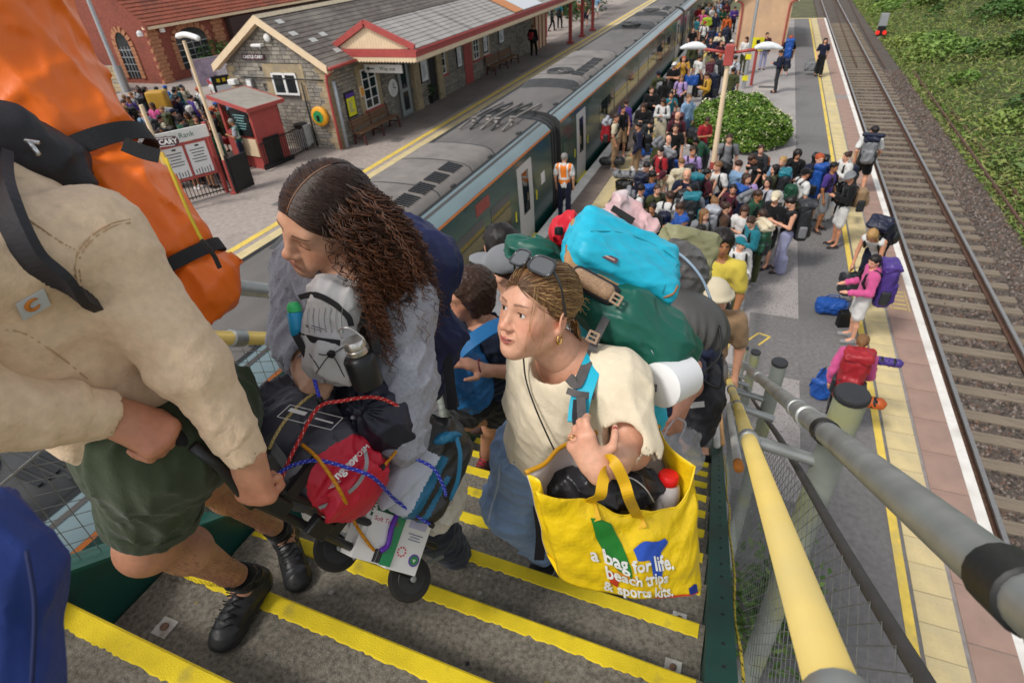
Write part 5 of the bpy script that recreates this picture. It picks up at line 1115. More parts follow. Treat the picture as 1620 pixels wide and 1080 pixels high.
def person(px,py,phi,pose,top,bot,hair,skin=0,sc=1.,bag=None,loc='',grp='i',depth=None,base=None,z=None):
 tt,tc=top.split('.');bt,bc=bot.split('.');ht,hc=hair.split('.')
 J=joints(pose);hz=J['hd'][2]*sc
 rzz=math.radians(180+phi)
 if depth:P=A(px,py,depth);b=P-[0,0,hz]
 else:P=G(px,py,hz+(z or 0));b=np.array([P[0],P[1],z or 0.])
 off=J['hd'][1]*sc;b=b-np.array([-math.sin(rzz)*off,math.cos(rzz)*off,0])
 if pose=='crouch' or True:b=b
 tn={'tee':'tee','hood':'long-sleeved top','tank':'vest top','coat':'jacket'}[tt];bn={'short':'shorts','long':'trousers','wide':'wide trousers','skirt':'skirt'}[bt]
 ad={'cap':'capped','bucket':'hatted','bald':'bald'}.get(ht,{'brown':'brown-haired','dark':'dark-haired','blond':'blond','red':'ginger','grey':'grey-haired','fair':'fair-haired'}.get(hc,''))
 lab='%s person in %s %s and %s %s %s'%(ad,cn(tc),tn,cn(bc),bn,loc)
 if len(lab.split())>16:lab=' '.join(lab.split()[1:])
 if lab in _labels:print('DUPLABEL',lab)
 _labels.add(lab)
 if len(lab.split())>16:print('LONG',lab)
 t=thing('person',lab,'person',b,GRP[grp]);t.rotation_euler=(0,0,rzz);yw=random.randrange(3);gw=random.uniform(.93,1.14);t.scale=(sc*gw,sc*gw*random.uniform(.95,1.08),sc)
 part('body',cm('body',pose,'',yw),t,SKIN[skin]);part('top',cm('top',pose,tt),t,cloth(C_[tc]));part('bottoms',cm('bottom',pose,bt),t,cloth(C_[bc]));part('shoes',cm('shoes',pose),t,cloth(random.choice(['#1a1a1c','#cfcfcf','#3a3030','#8a8a8a','#1a1a1c'])))
 if hc in HAIRC and ht!='bald':part('hair',cm('hair',pose,ht if ht not in('cap','bucket')else 'short',yw),t,HAIRC[hc])
 if ht in('cap','bucket'):
  part('hair',cm('hair',pose,'short',yw),t,HAIRC['brown']);part('hat',cm('hat',pose,ht,yw),t,cloth(C_[hc]))
 if bag:
  bk,*cs=bag.split('.');front=bk.endswith('F');bk=bk.rstrip('F');c1=cs[0];c2=cs[1]if len(cs)>1 else c1
  kind={'hike':'hiking backpack with a rolled mat','tall':'tall hiking backpack','day':'small backpack'}[bk]
  l2='%s %s worn by person in %s %s %s'%(cn(c1),kind,cn(tc),tn,loc)
  if len(l2.split())>16 or grp=='q' or 'thick' in loc or 'far' in loc:l2=' '.join(('%s %s on %s person in %s %s and %s %s'%(cn(c1),kind.replace('hiking backpack with a rolled mat','pack with rolled mat'),ad,cn(tc),tn,cn(bc),bn)).split()[:16])
  if l2 in _labels:print('DUPLABEL',l2)
  _labels.add(l2)
  q=thing('backpack',l2,'backpack',b,'backpacks carried in the crowd');q.scale=(sc,)*3;q.rotation_euler=(0,0,rzz+(math.pi if front else 0))
  dz=J['che']-joints('stand')['che']
  for pc,c in(('pack',c1),('lid',c2),('strap','black'),('pocket','charcoal' if c1!='charcoal' else 'grey'))+((('roll',c2),)if bk=='hike' else()):
   if pc=='lid' and bk=='day':continue
   o=part(pc,bagmesh(bk,pc),q,nylon(C_[c]))
   if front:o.location=(0,0,0)
   if pose in('bend','crouch'):o.location=(0,dz[1],dz[2])
   if pose=='bend':o.rotation_euler=(-.85,0,0);o.location=Vector(J['che'])-Matrix.Rotation(-.85,3,'X')@Vector((0,0,1.30))
 return t
def gbag(kind,px,py,rot,c1,c2,label,z=0,sc=1.,depth=None,handle=True):
 p=A(px,py,depth)if depth else G(px,py,z);t=thing({'tote':'tote_bag','roll':'bedroll','case':'suitcase','duffel':'holdall'}[kind],label,'bag',p,None);t.rotation_euler=(0,0,math.radians(rot));t.scale=(sc,)*3
 part('sack',bagmesh(kind,'sack'),t,nylon(C_[c1]))
 if handle:part('handle',bagmesh(kind,'handle'),t,nylon(C_[c2]))
 return t
P_=person
P_(975,187,95,'stand','tee.cream','long.tan','short.brown',1,1,'hike.red.palegrey','at the edge by the coach door')
P_(986,173,30,'stand2','tank.black','short.tan','short.dark',1,1,'day.black','beside the coach door')
P_(991,163,150,'stand','coat.purple','long.black','short.brown',0,1,None,'nearest the far coach')
P_(1018,170,-5,'phone','coat.black','long.denim','long.brown',0,1,None,'left of the white-cardigan woman')
P_(1031,143,0,'fold','hood.black','long.navy','short.brown',0,1.03,None,'with white drawstrings by the platform edge')
P_(1049,162,0,'phone','hood.white','skirt.cream','long.brown',0,1,'day.navy','beside the crouching red scarf')
P_(1052,130,175,'stand','hood.black','long.black','long.dark',0,1,None,'seen from behind near the train')
P_(1078,124,-10,'carry','tee.lilac','short.black','long.fair',0,.98,'day.purple','above the round bush')
P_(1067,104,10,'fold','tee.black','long.charcoal','cap.white',1,1,None,'near the train window')
P_(1082,94,5,'straps','tee.mustard','short.navy','short.red',0,1,'tall.black','left of the blue bag')
P_(1107,92,130,'stand','tee.white','long.black','short.dark',1,1,None,'behind the black suitcase')
gbag('tote',1093,135,15,'blue','blue','bright blue shopping bag held by the mustard shirt',.75);gbag('case',1108,142,10,'black','black','black wheeled suitcase standing left of the lamp post')
P_(1072,184,5,'stand','tee.maroon','long.charcoal','bald.x',0,1.04,'tall.maroon','behind the black shirt')
P_(1069,203,3,'stand','tee.black','long.black','short.brown',0,1.04,None,'beside the bush at centre')
P_(1031,196,60,'bend','tee.charcoal','short.brown','bun.dark',0,.95,None,'leaning over the blue sack')
gbag('duffel',1030,245,20,'blue','sky','large bright blue sack on the yellow line',.35,1.1)
P_(1058,221,80,'straps','tee.white','short.tan','bald.x',0,1,'hike.olive.grey','facing the black shirt')
P_(1096,240,0,'stand','tee.lilac','short.charcoal','short.brown',1,1.02,'dayF.charcoal','left of the lamp post')
P_(1099,224,-60,'bend','hood.green','long.charcoal','long.dark',0,.95,None,'stooping before the bush')
P_(1154,220,5,'stand','tee.grey','short.black','short.brown',0,1,'day.maroon','in front of the bush')
P_(1135,264,-25,'stand2','tee.white','short.navy','short.fair',0,1.02,'tall.black','right of the lamp post')
P_(1191,252,-40,'bend','tee.black','long.charcoal','short.brown',1,1,None,'stooping under the bush')
P_(1204,237,-30,'fold','hood.charcoal','long.black','pony.brown',0,.98,'day.orange','at the foot of the bush')
P_(1182,283,10,'fold','tee.lilac','long.denim','long.brown',0,.98,'day.black','with folded arms in mid platform')
P_(1215,289,-60,'fold','tee.palegrey','long.black','long.dark',0,.98,'day.white','behind the cream cap')
P_(1227,313,-45,'carry','tee.black','short.black','cap.cream',0,1.02,None,'beside the gravel strip')
P_(1023,264,20,'phone','tee.charcoal','long.navy','short.dark',0,1,None,'below the rolled grey mat')
P_(1033,279,85,'carry','tank.tan','short.navy','short.dark',2,1,'tall.navy','facing right in the crowd')
P_(1048,279,-40,'bend','hood.cream','long.black','cap.maroon',0,1,None,'bending under the blue pack')
P_(1087,277,0,'straps','tee.navy','long.black','bald.x',0,1.06,'dayF.charcoal','holding a lime bag')
gbag('tote',1107,318,0,'lime','white','lime green bag beside the lamp post',.55)
P_(1060,311,170,'stand','tee.white','long.black','short.brown',2,1.02,'day.navy','seen from behind in mid crowd')
P_(1032,330,-20,'straps','coat.black','long.charcoal','short.dark',2,.96,None,'left of the white tee')
P_(1131,322,45,'carry','tee.white','long.denim','bun.fair',0,.98,'day.teal','at the foot of the lamp post')
P_(1150,329,100,'stand','coat.brown','long.black','bun.brown',0,.97,'tall.palegrey','before the lilac shirt')
P_(1083,351,0,'fold','tee.navy','long.maroon','cap.blue',1,.85,None,'the child behind the khaki bag')
P_(1178,334,0,'phone','tee.white','long.navy','long.brown',0,.97,None,'before the green pack')
P_(1188,352,-60,'phone','hood.teal','long.black','short.brown',0,.97,'hike.green.cream','near the stair foot')
P_(1172,386,20,'stand','hood.white','long.olive','cap.teal',0,.98,'tall.palegrey','at the stair foot')
P_(1110,365,160,'stand','coat.navy','long.navy','short.dark',0,1.0,None,'behind the pale roll bag')
gbag('roll',968,262,10,'charcoal','black','dark grey bedroll lying by the white platform edge',.12,1.1);gbag('roll',989,283,5,'grey','black','grey rolled mat lying on a black holdall',.3,1.0)
gbag('duffel',988,300,5,'black','black','black holdall under the grey rolled mat',0,.8);gbag('tote',1010,282,20,'white','grey','white carrier bag behind the grey mat',.1,.9)
gbag('tote',1058,272,30,'blue','orange','bright blue pack with orange top in the crowd',.9,.8);gbag('case',1110,340,20,'palegrey','grey','tall pale grey upright sack below the lamp post',.2,1.25)
gbag('duffel',1110,375,0,'navy','black','navy holdall behind the pale grey sack',.6,1.2);gbag('duffel',1088,178,40,'sky','white','pale blue plastic sack beside the bush',0,.9)
gbag('duffel',1100,218,15,'charcoal','maroon','dark bundle with maroon roll lying before the bush',.3,1.0);gbag('duffel',1168,318,30,'pink','black','pink-topped holdall below the lilac shirt',.5,.8)
P_(1297,252,-10,'stand2','tee.navy','short.palegrey','short.red',0,1.06,'tall.black','with ginger hair and a white bag')
gbag('tote',1292,345,5,'white','sky','big white carrier bag on the asphalt in front of the ginger man',0,1.15)
P_(1262,245,-20,'carry','hood.black','long.charcoal','curly.dark',1,.98,'day.black','with long curly hair')
P_(1238,256,5,'stand','tee.sky','long.denim','short.blond',0,1,'dayF.red','with red pack worn on the front')
P_(1339,248,-60,'fold','hood.white','long.black','bun.brown',0,.95,'day.navy','behind the bucket hat')
P_(1344,281,-75,'phone','hood.black','short.white','bucket.grey',1,1.05,'day.tan','on the yellow line')
gbag('roll',1349,324,80,'pink','pink','bright pink rolled mat hanging behind the bucket hat',.55,.6)
P_(1383,207,175,'walk','tee.white','short.black','short.dark',1,1.05,'hike.grey.navy','walking along the white edge')
P_(1251,321,-80,'phone','tank.black','wide.lavender','bun.dark',0,1,'tall.charcoal','standing on the gravel strip')
P_(1379,374,-30,'bend','tank.white','long.navy','long.blond',1,1.08,'tall.navy','leaning forward on the tactile strip')
P_(1383,414,-85,'carry','hood.pink','short.white','short.dark',0,1,'tall.purple','beside the blue bag')
P_(1364,541,170,'walk','hood.pink','long.black','pony.fair',0,1,'tall.red','walking away along the asphalt')
gbag('roll',1402,578,0,'purple','black','purple rolled mat end at the right of the red backpack',1.25,.5)
gbag('duffel',1312,494,10,'blue','blue','blue sack lying on the asphalt near the pink hoodie',0,.85);gbag('case',1332,518,20,'black','black','small black folding trolley beside the blue sack',-.05,.62)
gbag('tote',1348,462,30,'charcoal','black','dark holdall held by the pink hoodie',.45,1.0);gbag('tote',1300,620,70,'blue','black','blue carrier bag beside the red backpack',0,.9);gbag('roll',1366,642,0,'orange','black','orange rolled tent hanging below the red backpack',.6,.7)
P_(1306,65,5,'walk','tee.navy','skirt.black','long.dark',0,.98,None,'walking on the tactile strip')
gbag('tote',1281,112,0,'grey','grey','grey bag beside the walking navy dress',.2)
P_(1251,61,180,'stand','tee.black','short.charcoal','short.red',0,1.04,'tall.blue','on the far asphalt strip')
P_(1235,84,-85,'phone','coat.navy','long.charcoal','short.dark',1,1.02,'day.navy','near the drain cover')
P_(1181,63,-10,'carry','hood.white','long.olive','long.brown',0,1,None,'at the waiting room wall')
P_(1214,56,0,'stand','hood.maroon','long.lavender','short.brown',0,1,'dayF.green','at the waiting room corner')
P_(1164,93,150,'stand','tee.palegrey','short.navy','short.dark',0,1,'day.white','behind the lamp arms')
P_(1127,98,170,'stand','hood.white','short.navy','long.fair',0,.98,'tall.maroon','with a big square maroon pack')
P_(1140,90,150,'stand','hood.charcoal','long.black','short.red',0,1,None,'behind the maroon pack')
far=[(1097,47,30,'tee.black','short.navy','short.brown'),(1115,38,5,'tee.white','short.black','cap.red'),(1120,25,170,'coat.lime','long.navy','short.dark'),(1130,48,160,'coat.blue','long.black','short.dark'),(1139,54,20,'tee.cream','long.maroon','long.brown'),(1151,27,-20,'coat.orange','long.black','long.dark'),(1133,23,10,'hood.navy','long.navy','short.brown'),(1150,6,0,'hood.maroon','long.grey','long.dark'),(1158,68,160,'tee.white','long.black','cap.white'),(1141,68,40,'tee.maroon','short.charcoal','long.brown'),(1105,12,0,'tee.red','long.navy','short.dark'),(1122,8,40,'hood.grey','long.black','bun.brown'),(1163,14,10,'hood.purple','long.black','short.dark'),(1138,4,-30,'tee.sky','long.denim','short.fair'),(1090,20,90,'hood.charcoal','long.black','short.dark'),(1112,20,-20,'tee.pink','short.denim','long.blond'),(1128,13,60,'tee.white','long.olive','short.brown'),(1144,16,0,'hood.green','long.grey','cap.black'),(1104,30,120,'tee.teal','short.tan','short.brown'),(1125,64,-40,'tee.navy','short.khaki','short.brown'),(1112,66,90,'hood.grey','short.black','pony.dark'),(1150,44,180,'coat.charcoal','long.denim','bun.dark'),(1116,-8,0,'tee.orange','long.navy','short.dark'),(1132,-6,20,'hood.cream','long.black','long.brown'),(1148,-10,0,'tee.grey','long.navy','short.dark'),(1098,70,40,'hood.olive','short.charcoal','short.brown'),(1160,112,170,'tee.olive','long.navy','short.dark'),(1118,120,-60,'hood.mustard','long.black','bun.brown'),(1062,150,30,'tee.teal','long.charcoal','short.dark'),(1042,118,-150,'coat.olive','long.black','cap.navy'),(1090,156,60,'hood.sky','short.denim','pony.fair'),(1010,200,-70,'hood.navy','long.tan','short.dark'),(1119,192,40,'tee.red','short.charcoal','short.brown')]
for i,(px,py,phi,tp,bt,hr_)in enumerate(far):P_(px,py,phi,['stand','stand2','phone','straps','fold'][i%5],tp,bt,hr_,i%3,.97+.02*(i%4),[None,'day.black',None,'tall.navy',None,'day.grey'][i%6],'far up the crowded platform' if py<75 else 'in the crowd beyond the bush')
mid=[(1040,300,40,'tee.olive','long.black','short.brown'),(1015,300,100,'tee.white','long.navy','short.dark'),(1075,330,-60,'hood.blue','long.denim','bun.brown'),(1098,300,180,'tee.palegrey','long.navy','cap.black'),(1115,340,20,'tee.grey','short.black','long.fair'),(1160,300,-30,'hood.maroon','long.black','short.dark'),(1200,310,60,'coat.green','long.charcoal','pony.brown'),(1168,262,150,'tee.sky','long.tan','short.brown'),(1225,268,-100,'hood.olive','long.black','long.dark'),(1275,275,120,'tee.white','long.olive','cap.black'),(1320,265,60,'tee.purple','short.grey','short.dark'),(1045,240,-40,'tee.red','long.khaki','short.dark'),(1078,258,200,'tee.cream','long.charcoal','short.fair'),(1120,275,120,'tee.maroon','long.denim','short.dark'),(1205,340,190,'tee.white','long.olive','short.brown')]
for i,(px,py,phi,tp,bt,hr_)in enumerate(mid):P_(px,py,phi,['stand2','carry','phone','straps','stand'][i%5],tp,bt,hr_,i%4,.95+.02*(i%4),['tall.blue','hike.navy.grey',None,'tall.charcoal.teal','day.green'][i%5],'in the thick of the crowd')
t=P_(893,250,185,'stand','tee.white','long.navy','short.grey',0,1.03,None,'with orange safety vest by the near coach')
def vest(t,c,pose='stand'):
 me=_cm.get(('vest',pose))
 if not me:
  J=joints(pose);s=S();torso(s,J,.026);s.cap(J['nec'],J['nec']+_V(0,.03,.1),.075,.08,.02,op='-');me=sdf('vest',s,.0135,[SKIN[0],M('reflective_band',(.72,.73,.70),.35)],False,lambda P:((np.abs(P[:,2]-1.12)<.028)|((np.abs(np.abs(P[:,0])-.1)<.022)&(P[:,2]>1.14))).astype(int));_cm[('vest',pose)]=me
 part('safety_vest',me,t,M('vest_'+c,{'orange':(.85,.22,.02),'yellow':(.65,.80,.03),'green':(.02,.16,.10)}[c],.7,.08,8))
vest(t,'orange')
for px,py,phi,tp,bt,hr_,bg_ in((843,43,175,'hood.black','long.black','short.fair','day.red'),(843,26,185,'coat.navy','long.navy','short.dark',None),(873,12,100,'hood.charcoal','long.black','short.dark',None),(885,8,180,'tee.teal','long.black','short.dark','day.black'),(927,5,0,'tee.olive','short.navy','short.brown',None),(944,-4,10,'tee.sky','short.white','short.dark',None),(918,-6,20,'tee.white','short.red','short.brown',None)):P_(px,py,phi,'walk' if px==873 else 'stand2',tp,bt,hr_,0,1.03,bg_,'beyond the train','p')
Q=[(218,140,40,'phone','tee.black','short.charcoal','short.brown',None),(230,142,150,'stand','hood.charcoal','long.black','long.dark',None),(203,158,30,'stand','tee.purple','long.black','short.brown','day.yellow'),(188,181,20,'stand2','tee.khaki','short.tan','short.red','day.olive'),(253,187,160,'stand','tee.cream','long.black','short.dark','tall.charcoal'),(295,183,5,'carry','tee.olive','long.charcoal','long.brown',None),(281,156,170,'stand','hood.navy','long.navy','short.dark','hike.navy.maroon'),(303,155,175,'stand','tee.white','short.navy','short.dark','day.white'),(314,143,160,'stand','hood.white','long.black','short.red','day.black'),(335,129,10,'stand','tee.white','short.black','cap.sky',None),(342,124,170,'stand','tee.red','long.charcoal','short.dark','tall.red'),(349,159,120,'stand','hood.brown','long.navy','short.dark',None),(323,183,-30,'carry','tank.black','long.black','long.brown',None),(339,168,100,'bend','coat.orange','long.black','cap.blue',None),(366,194,-60,'phone','tee.palegrey','long.navy','short.grey',None),(382,163,-10,'stand','tee.white','long.black','short.red',None),(382,188,80,'stand2','hood.lime','long.black','long.dark','day.orange'),(192,205,40,'stand','hood.cream','long.denim','short.dark','day.grey'),(206,212,30,'carry','tee.red','long.black','short.fair',None),(218,226,170,'stand','hood.teal','long.navy','bun.dark','tall.charcoal'),(236,200,160,'stand','hood.charcoal','long.black','cap.black',None),(270,205,90,'straps','tee.navy','short.navy','short.brown','tall.black'),(330,212,60,'stand','hood.green','long.charcoal','pony.brown','day.sky'),(248,148,20,'stand','tee.grey','short.black','short.brown',None),(262,140,170,'stand','coat.blue','long.navy','cap.blue',None),(277,142,90,'stand','hood.teal','long.black','short.dark','day.teal'),(240,168,10,'stand','tee.pink','short.denim','long.brown',None),(200,186,-30,'stand','hood.lime','long.denim','short.dark',None),(225,180,60,'stand','tee.sky','long.tan','short.dark','day.maroon'),(290,215,20,'stand','hood.mustard','long.black','short.brown',None),(310,205,170,'stand','tee.maroon','short.grey','short.dark','tall.green'),(355,148,40,'stand','hood.sky','long.black','long.blond',None)]
Q+=[(248,213,-30,'stand2','tee.black','long.black','long.brown',None),(282,215,175,'straps','hood.navy','short.black','long.blond','tall.black'),(204,215,0,'carry','tee.white','long.grey','bun.dark',None),(254,208,30,'stand2','hood.grey','short.navy','short.dark','day.navy'),(308,207,100,'straps','tank.black','long.charcoal','short.fair','hike.charcoal.grey'),(309,188,60,'stand2','tee.olive','short.olive','short.brown','day.red'),(247,219,30,'straps','coat.black','long.denim','cap.black',None),(287,139,60,'stand','tee.cream','short.tan','cap.navy','tall.olive'),(228,213,0,'phone','hood.maroon','short.navy','long.brown',None),(195,172,175,'straps','tee.navy','long.charcoal','long.blond','tall.black'),(287,192,175,'straps','coat.green','short.olive','bun.dark',None),(301,155,160,'stand','hood.purple','long.denim','short.dark','day.navy'),(197,155,175,'stand2','tee.grey','short.tan','short.fair','hike.charcoal.grey'),(254,224,175,'phone','hood.tan','long.black','short.brown','day.red'),(295,202,100,'carry','tee.red','short.black','cap.black',None),(334,182,-30,'straps','hood.black','long.grey','cap.navy','tall.olive'),(292,212,30,'phone','tee.black','long.denim','long.brown',None),(195,173,-30,'stand2','hood.navy','short.tan','long.blond','tall.black'),(271,207,-30,'straps','tee.white','long.black','bun.dark',None),(214,221,30,'straps','hood.grey','short.black','short.dark','day.navy'),(256,174,0,'stand','tank.black','long.grey','short.fair','hike.charcoal.grey'),(311,219,175,'stand','tee.olive','short.navy','short.brown','day.red'),(276,146,175,'stand2','coat.black','long.charcoal','cap.black',None),(193,175,175,'carry','tee.cream','short.olive','cap.navy','tall.olive'),(218,143,-30,'straps','hood.maroon','short.black','long.brown',None),(199,186,60,'straps','tee.navy','long.grey','long.blond','tall.black'),(272,208,160,'straps','coat.green','short.navy','bun.dark',None),(248,142,160,'stand','hood.purple','long.charcoal','short.dark','day.navy'),(207,151,-30,'straps','tee.grey','short.olive','short.fair','hike.charcoal.grey'),(196,163,175,'phone','hood.tan','long.denim','short.brown','day.red'),(344,171,30,'stand','tee.red','short.tan','cap.black',None),(274,178,160,'stand2','hood.black','long.black','cap.navy','tall.olive'),(284,186,175,'straps','tee.black','long.charcoal','long.brown',None),(286,220,100,'straps','hood.navy','short.olive','long.blond','tall.black')]
qt=[P_(px,py,phi,pose,tp,bt,hr_,i%3,.98+.02*(i%3),bg_,'in the station house queue','q')for i,(px,py,phi,pose,tp,bt,hr_,bg_)in enumerate(Q)]
me=None
qt[13]
vest(qt[14],'green');vest(qt[15],'yellow')
gbag('case',263,190,30,'mustard','mustard','big mustard yellow mattress bag carried upright in the queue',.9,1.9,handle=False);gbag('duffel',358,228,20,'red','red','bright red bag on the ground beside the green vest',.35,.9);gbag('duffel',230,190,0,'red','black','red bag in the queue by the wall',.5,.8)
gbag('duffel',300,200,0,'black','black','black holdall among the queue near the Taxi Rank board',.4,1.2);gbag('duffel',272,225,0,'mustard','black','mustard bag on the ground behind the Taxi Rank board',.2,.8)
#  THE NEAR PEOPLE
m_skinA=M('skin_near',(1,1,1),.44,.09,75,.3,320,attr=True,sss=.10,spec=.4)
def skincol(base,blotch=.06,seed=1):
 b=np.array(lin(base));w=wrinkle(1,30,seed,None,False)
 def f(V):return b*(1+blotch*np.clip(w(V),-1,1)[:,None]*[.6,1,1.1])
 return f
def ball(P,c,r):return np.clip(1-np.sqrt((((P-c)/r)**2).sum(1)),0,1)
def head_mesh(c,R,sc,base,smile=0.,lids=0.,lipcol='#b0645c',browcol='#3a2a20',h=.0021,neck=None,nosew=1.,grin=0.):
 s=S();e=s.ell
 e((0,-.012,.035),(.075,.097,.084));e((0,.018,-.032),(.062,.069,.086),None,.04)
 for q in(-1,1):
  s.cap((q*.050,-.008,-.055),(q*.012,.062,-.098),.021,.019,.035);e((q*.043,.050,-.024),(.022,.021,.021),None,.03);e((q*.030,.068,-.062),(.02,.016,.02),None,.03)
 e((0,.071,-.099),(.018,.016,.016),None,.022);s.cap((-.034,.074,.020),(.034,.074,.020),.0125,.0125,.025)
 s.cap((0,.084,.010),(0,.101,-.030),.0075*nosew,.0095*nosew,.016);e((0,.105,-.036),(.0115*nosew,.0115,.0098),None,.010)
 for q in(-1,1):e((q*.0125*nosew,.094,-.0395),(.0078,.0095,.0072),None,.008)
 for q in(-1,1):e((q*.0305,.0985,.001),(.0155,.016,.0095),None,.014,'-')
 for q in(-1,1):
  e((q*.0315,.0705,.000),(.0150,.0140,.0128),None,.005)
  o=.0064*(1-lids);
  if o>.001:e((q*.0318,.0865,-.0012),(.0132,.011,o),None,.0015,'-')
  else:e((q*.0318,.0860,-.0062),(.0125,.006,.0009),None,.0012,'-')
  s.cap((q*.021,.0845,.0095),(q*.042,.0795,.0085),.0025,.0022,.006)
 for q in(-1,1):e((q*.0058,.0985,-.0465),(.0036,.0042,.0036),None,.002,'-')
 w=.0235+.004*smile
 e((0,.0915,-.0655),(w*.9,.0085,.0056),None,.006);e((0,.0900,-.0770),(w*.8,.0092,.0066),None,.006);e((0,.092,-.0715),(w,.006,.006),None,.006)
 if smile:e((0,.0985,-.0712),(w*.88,.012,.0042*smile),None,.002,'-')
 e((0,.103,-.0712),(w*.96,.0105,.0010),None,.0022,'-');e((0,.0985,-.0555),(.004,.006,.008),None,.006,'-');e((0,.097,-.0865),(.016,.006,.0035),None,.008,'-')
 if smile:
  for q in(-1,1):s.cap((q*.021,.089,-.045),(q*.031,.078,-.069),.0012,.0012,.006,op='-')
 for q in(-1,1):
  Re=rotm((q*.35,1,-.1),(0,-.18,1))if False else rotm((1,q*.45,0),(0,.0,1))
  e((q*.0775,-.014,-.012),(.007,.019,.031),rotm((q*1,-.5,.0),(q*.5,1,-.25)),.004);e((q*.083,-.010,-.008),(.006,.011,.018),rotm((q*1,-.5,.0),(q*.5,1,-.25)),.004,'-');e((q*.0765,-.006,-.038),(.006,.008,.010),None,.005)
 if neck is not None:nl=R.T@(np.asarray(neck)-c)/sc;s.cap((0,-.022,-.07),nl*.55+np.array([0,-.022,-.07])*.45,.052,.052,.03);s.cap(nl*.55+np.array([0,-.022,-.07])*.45,nl,.052,.062,.03)
 V,F=surfnet(s.ev,s.lo,s.hi,h)
 for _ in range(1):
  q=V[F].mean(1);a=np.zeros_like(V);n=np.zeros(len(V))
  for j in range(4):np.add.at(a,F[:,j],q);np.add.at(n,F[:,j],1)
  V=.45*V+.55*a/np.maximum(n,1)[:,None]
 C=skincol(base)(V);P=V
 def mixc(m,col,k):
  m=np.clip(m,0,1)[:,None]*k;return C*(1-m)+np.array(lin(col))*m
 red=np.array(lin(base))*[1.05,.72,.68];fr=P[:,1]>.03
 for q in(-1,1):
  m=ball(P,(q*.045,.058,-.03),(.04,.05,.034))*1.2;C=C*(1-.55*np.clip(m,0,1)[:,None])+red*.55*np.clip(m,0,1)[:,None]
  m=ball(P,(q*.08,-.01,-.01),(.03,.03,.04))*1.2;C=C*(1-.35*np.clip(m,0,1)[:,None])+red*.35*np.clip(m,0,1)[:,None]
 m=ball(P,(0,.11,-.036),(.02,.03,.018))*1.5;C=C*(1-.45*np.clip(m,0,1)[:,None])+red*.45*np.clip(m,0,1)[:,None]
 ax=np.abs(P[:,0]);lz=np.where(P[:,2]>-.0712,(P[:,2]+.0712)/(.0072*(1.1-(ax/w)**2).clip(.05)+.0006*np.cos(P[:,0]*500)),(-.0712-P[:,2])/(.0098*(1.05-(ax/w)**2).clip(.05)))
 C=mixc(np.where(fr&(ax<w*1.02),(1.15-lz)*4,0),lipcol,.85)
 if smile:
  m=np.where(fr&(ax<w*.8)&(P[:,1]<.0935),(1-np.abs(P[:,2]+.0712)/(.0045*smile))*6,0);C=mixc(m,'#3a1512',.95)
 bz=.0205+.004*np.sin((ax-.012)/.038*2.2);m=np.where(fr&(ax>.012)&(ax<.050),(1.0-np.abs(P[:,2]-bz)/np.where(ax<.035,.0042,.0042-(ax-.035)*.2))*2.2,0);C=mixc(m,browcol,.72)
 for q in(-1,1):
  d=P-np.array([q*.0318,.08,-.0012]);up_=np.where(d[:,0]*q>-.0125,1,0)*np.where(np.abs(d[:,0])<.0145,1,0)
  if lids<.8:zl=.0064*(1-lids)*np.sqrt(np.clip(1-(d[:,0]/.0138)**2,0,1));m=np.where(fr,up_*(1-np.abs(d[:,2]-zl-.0007)/.0019)*2.4,0);C=mixc(m,'#1c120e',.85);m=np.where(fr,up_*(1-np.abs(d[:,2]+zl+.0004)/.001)*1.5,0);C=mixc(m,'#5a3428',.5)
  else:zl=-.0050-.002*np.sqrt(np.clip(1-(d[:,0]/.0135)**2,0,1));m=np.where(fr,up_*(1-np.abs(d[:,2]-zl)/.0022)*2,0);C=mixc(m,'#140c0a',.9)
  m=ball(P,(q*.0058,.0985,-.0465),(.005,.005,.004))*2;C=mixc(m,'#3a1712',.8)
 if grin:m=np.clip(ball(P,(0,.088,-.071),(.05,.05,.034))*1.8,0,1);V=V+np.stack([0*m,-.003*grin*m*(ax/.024),.0065*grin*m*np.minimum((ax/.024)**2,1.6)],1)
 return(V*sc)@R.T+c,F,C
def headR(f,u):
 f=nrm(f);u=np.asarray(u,float);u=nrm(u-f*(u@f));return np.stack([np.cross(f,u),f,u],1)
def eyeball(c,R,sc,q,gaze,iris='#5a4028',par=None):
 g=nrm(gaze);ce=c+R@(np.array([q*.0315,.0725,-.0008])*sc);d,sd,u=basis(g);V=[];n,k=20,14;C=[]
 for i in range(k+1):
  a=math.pi*(i/k)**1.6;col=(.004,.004,.004)if a<.2 else(np.array(lin(iris))*(.5 if a>.48 else 1)if a<.53 else(.66,.62,.60))
  for j in range(n):b=2*math.pi*j/n;V.append(ce+.0122*sc*(math.cos(a)*d+math.sin(a)*(math.cos(b)*sd+math.sin(b)*u)));C.append(col)
 F=[(i*n+j,i*n+(j+1)%n,(i+1)*n+(j+1)%n,(i+1)*n+j)for i in range(k)for j in range(n)]
 return ob('eye',mesh_np('eye',np.array(V),np.array(F),M('eye_wet',(1,1,1),.08,.02,5,0,attr=True,spec=.6,coat=.6),None,True,np.array(C)),par)
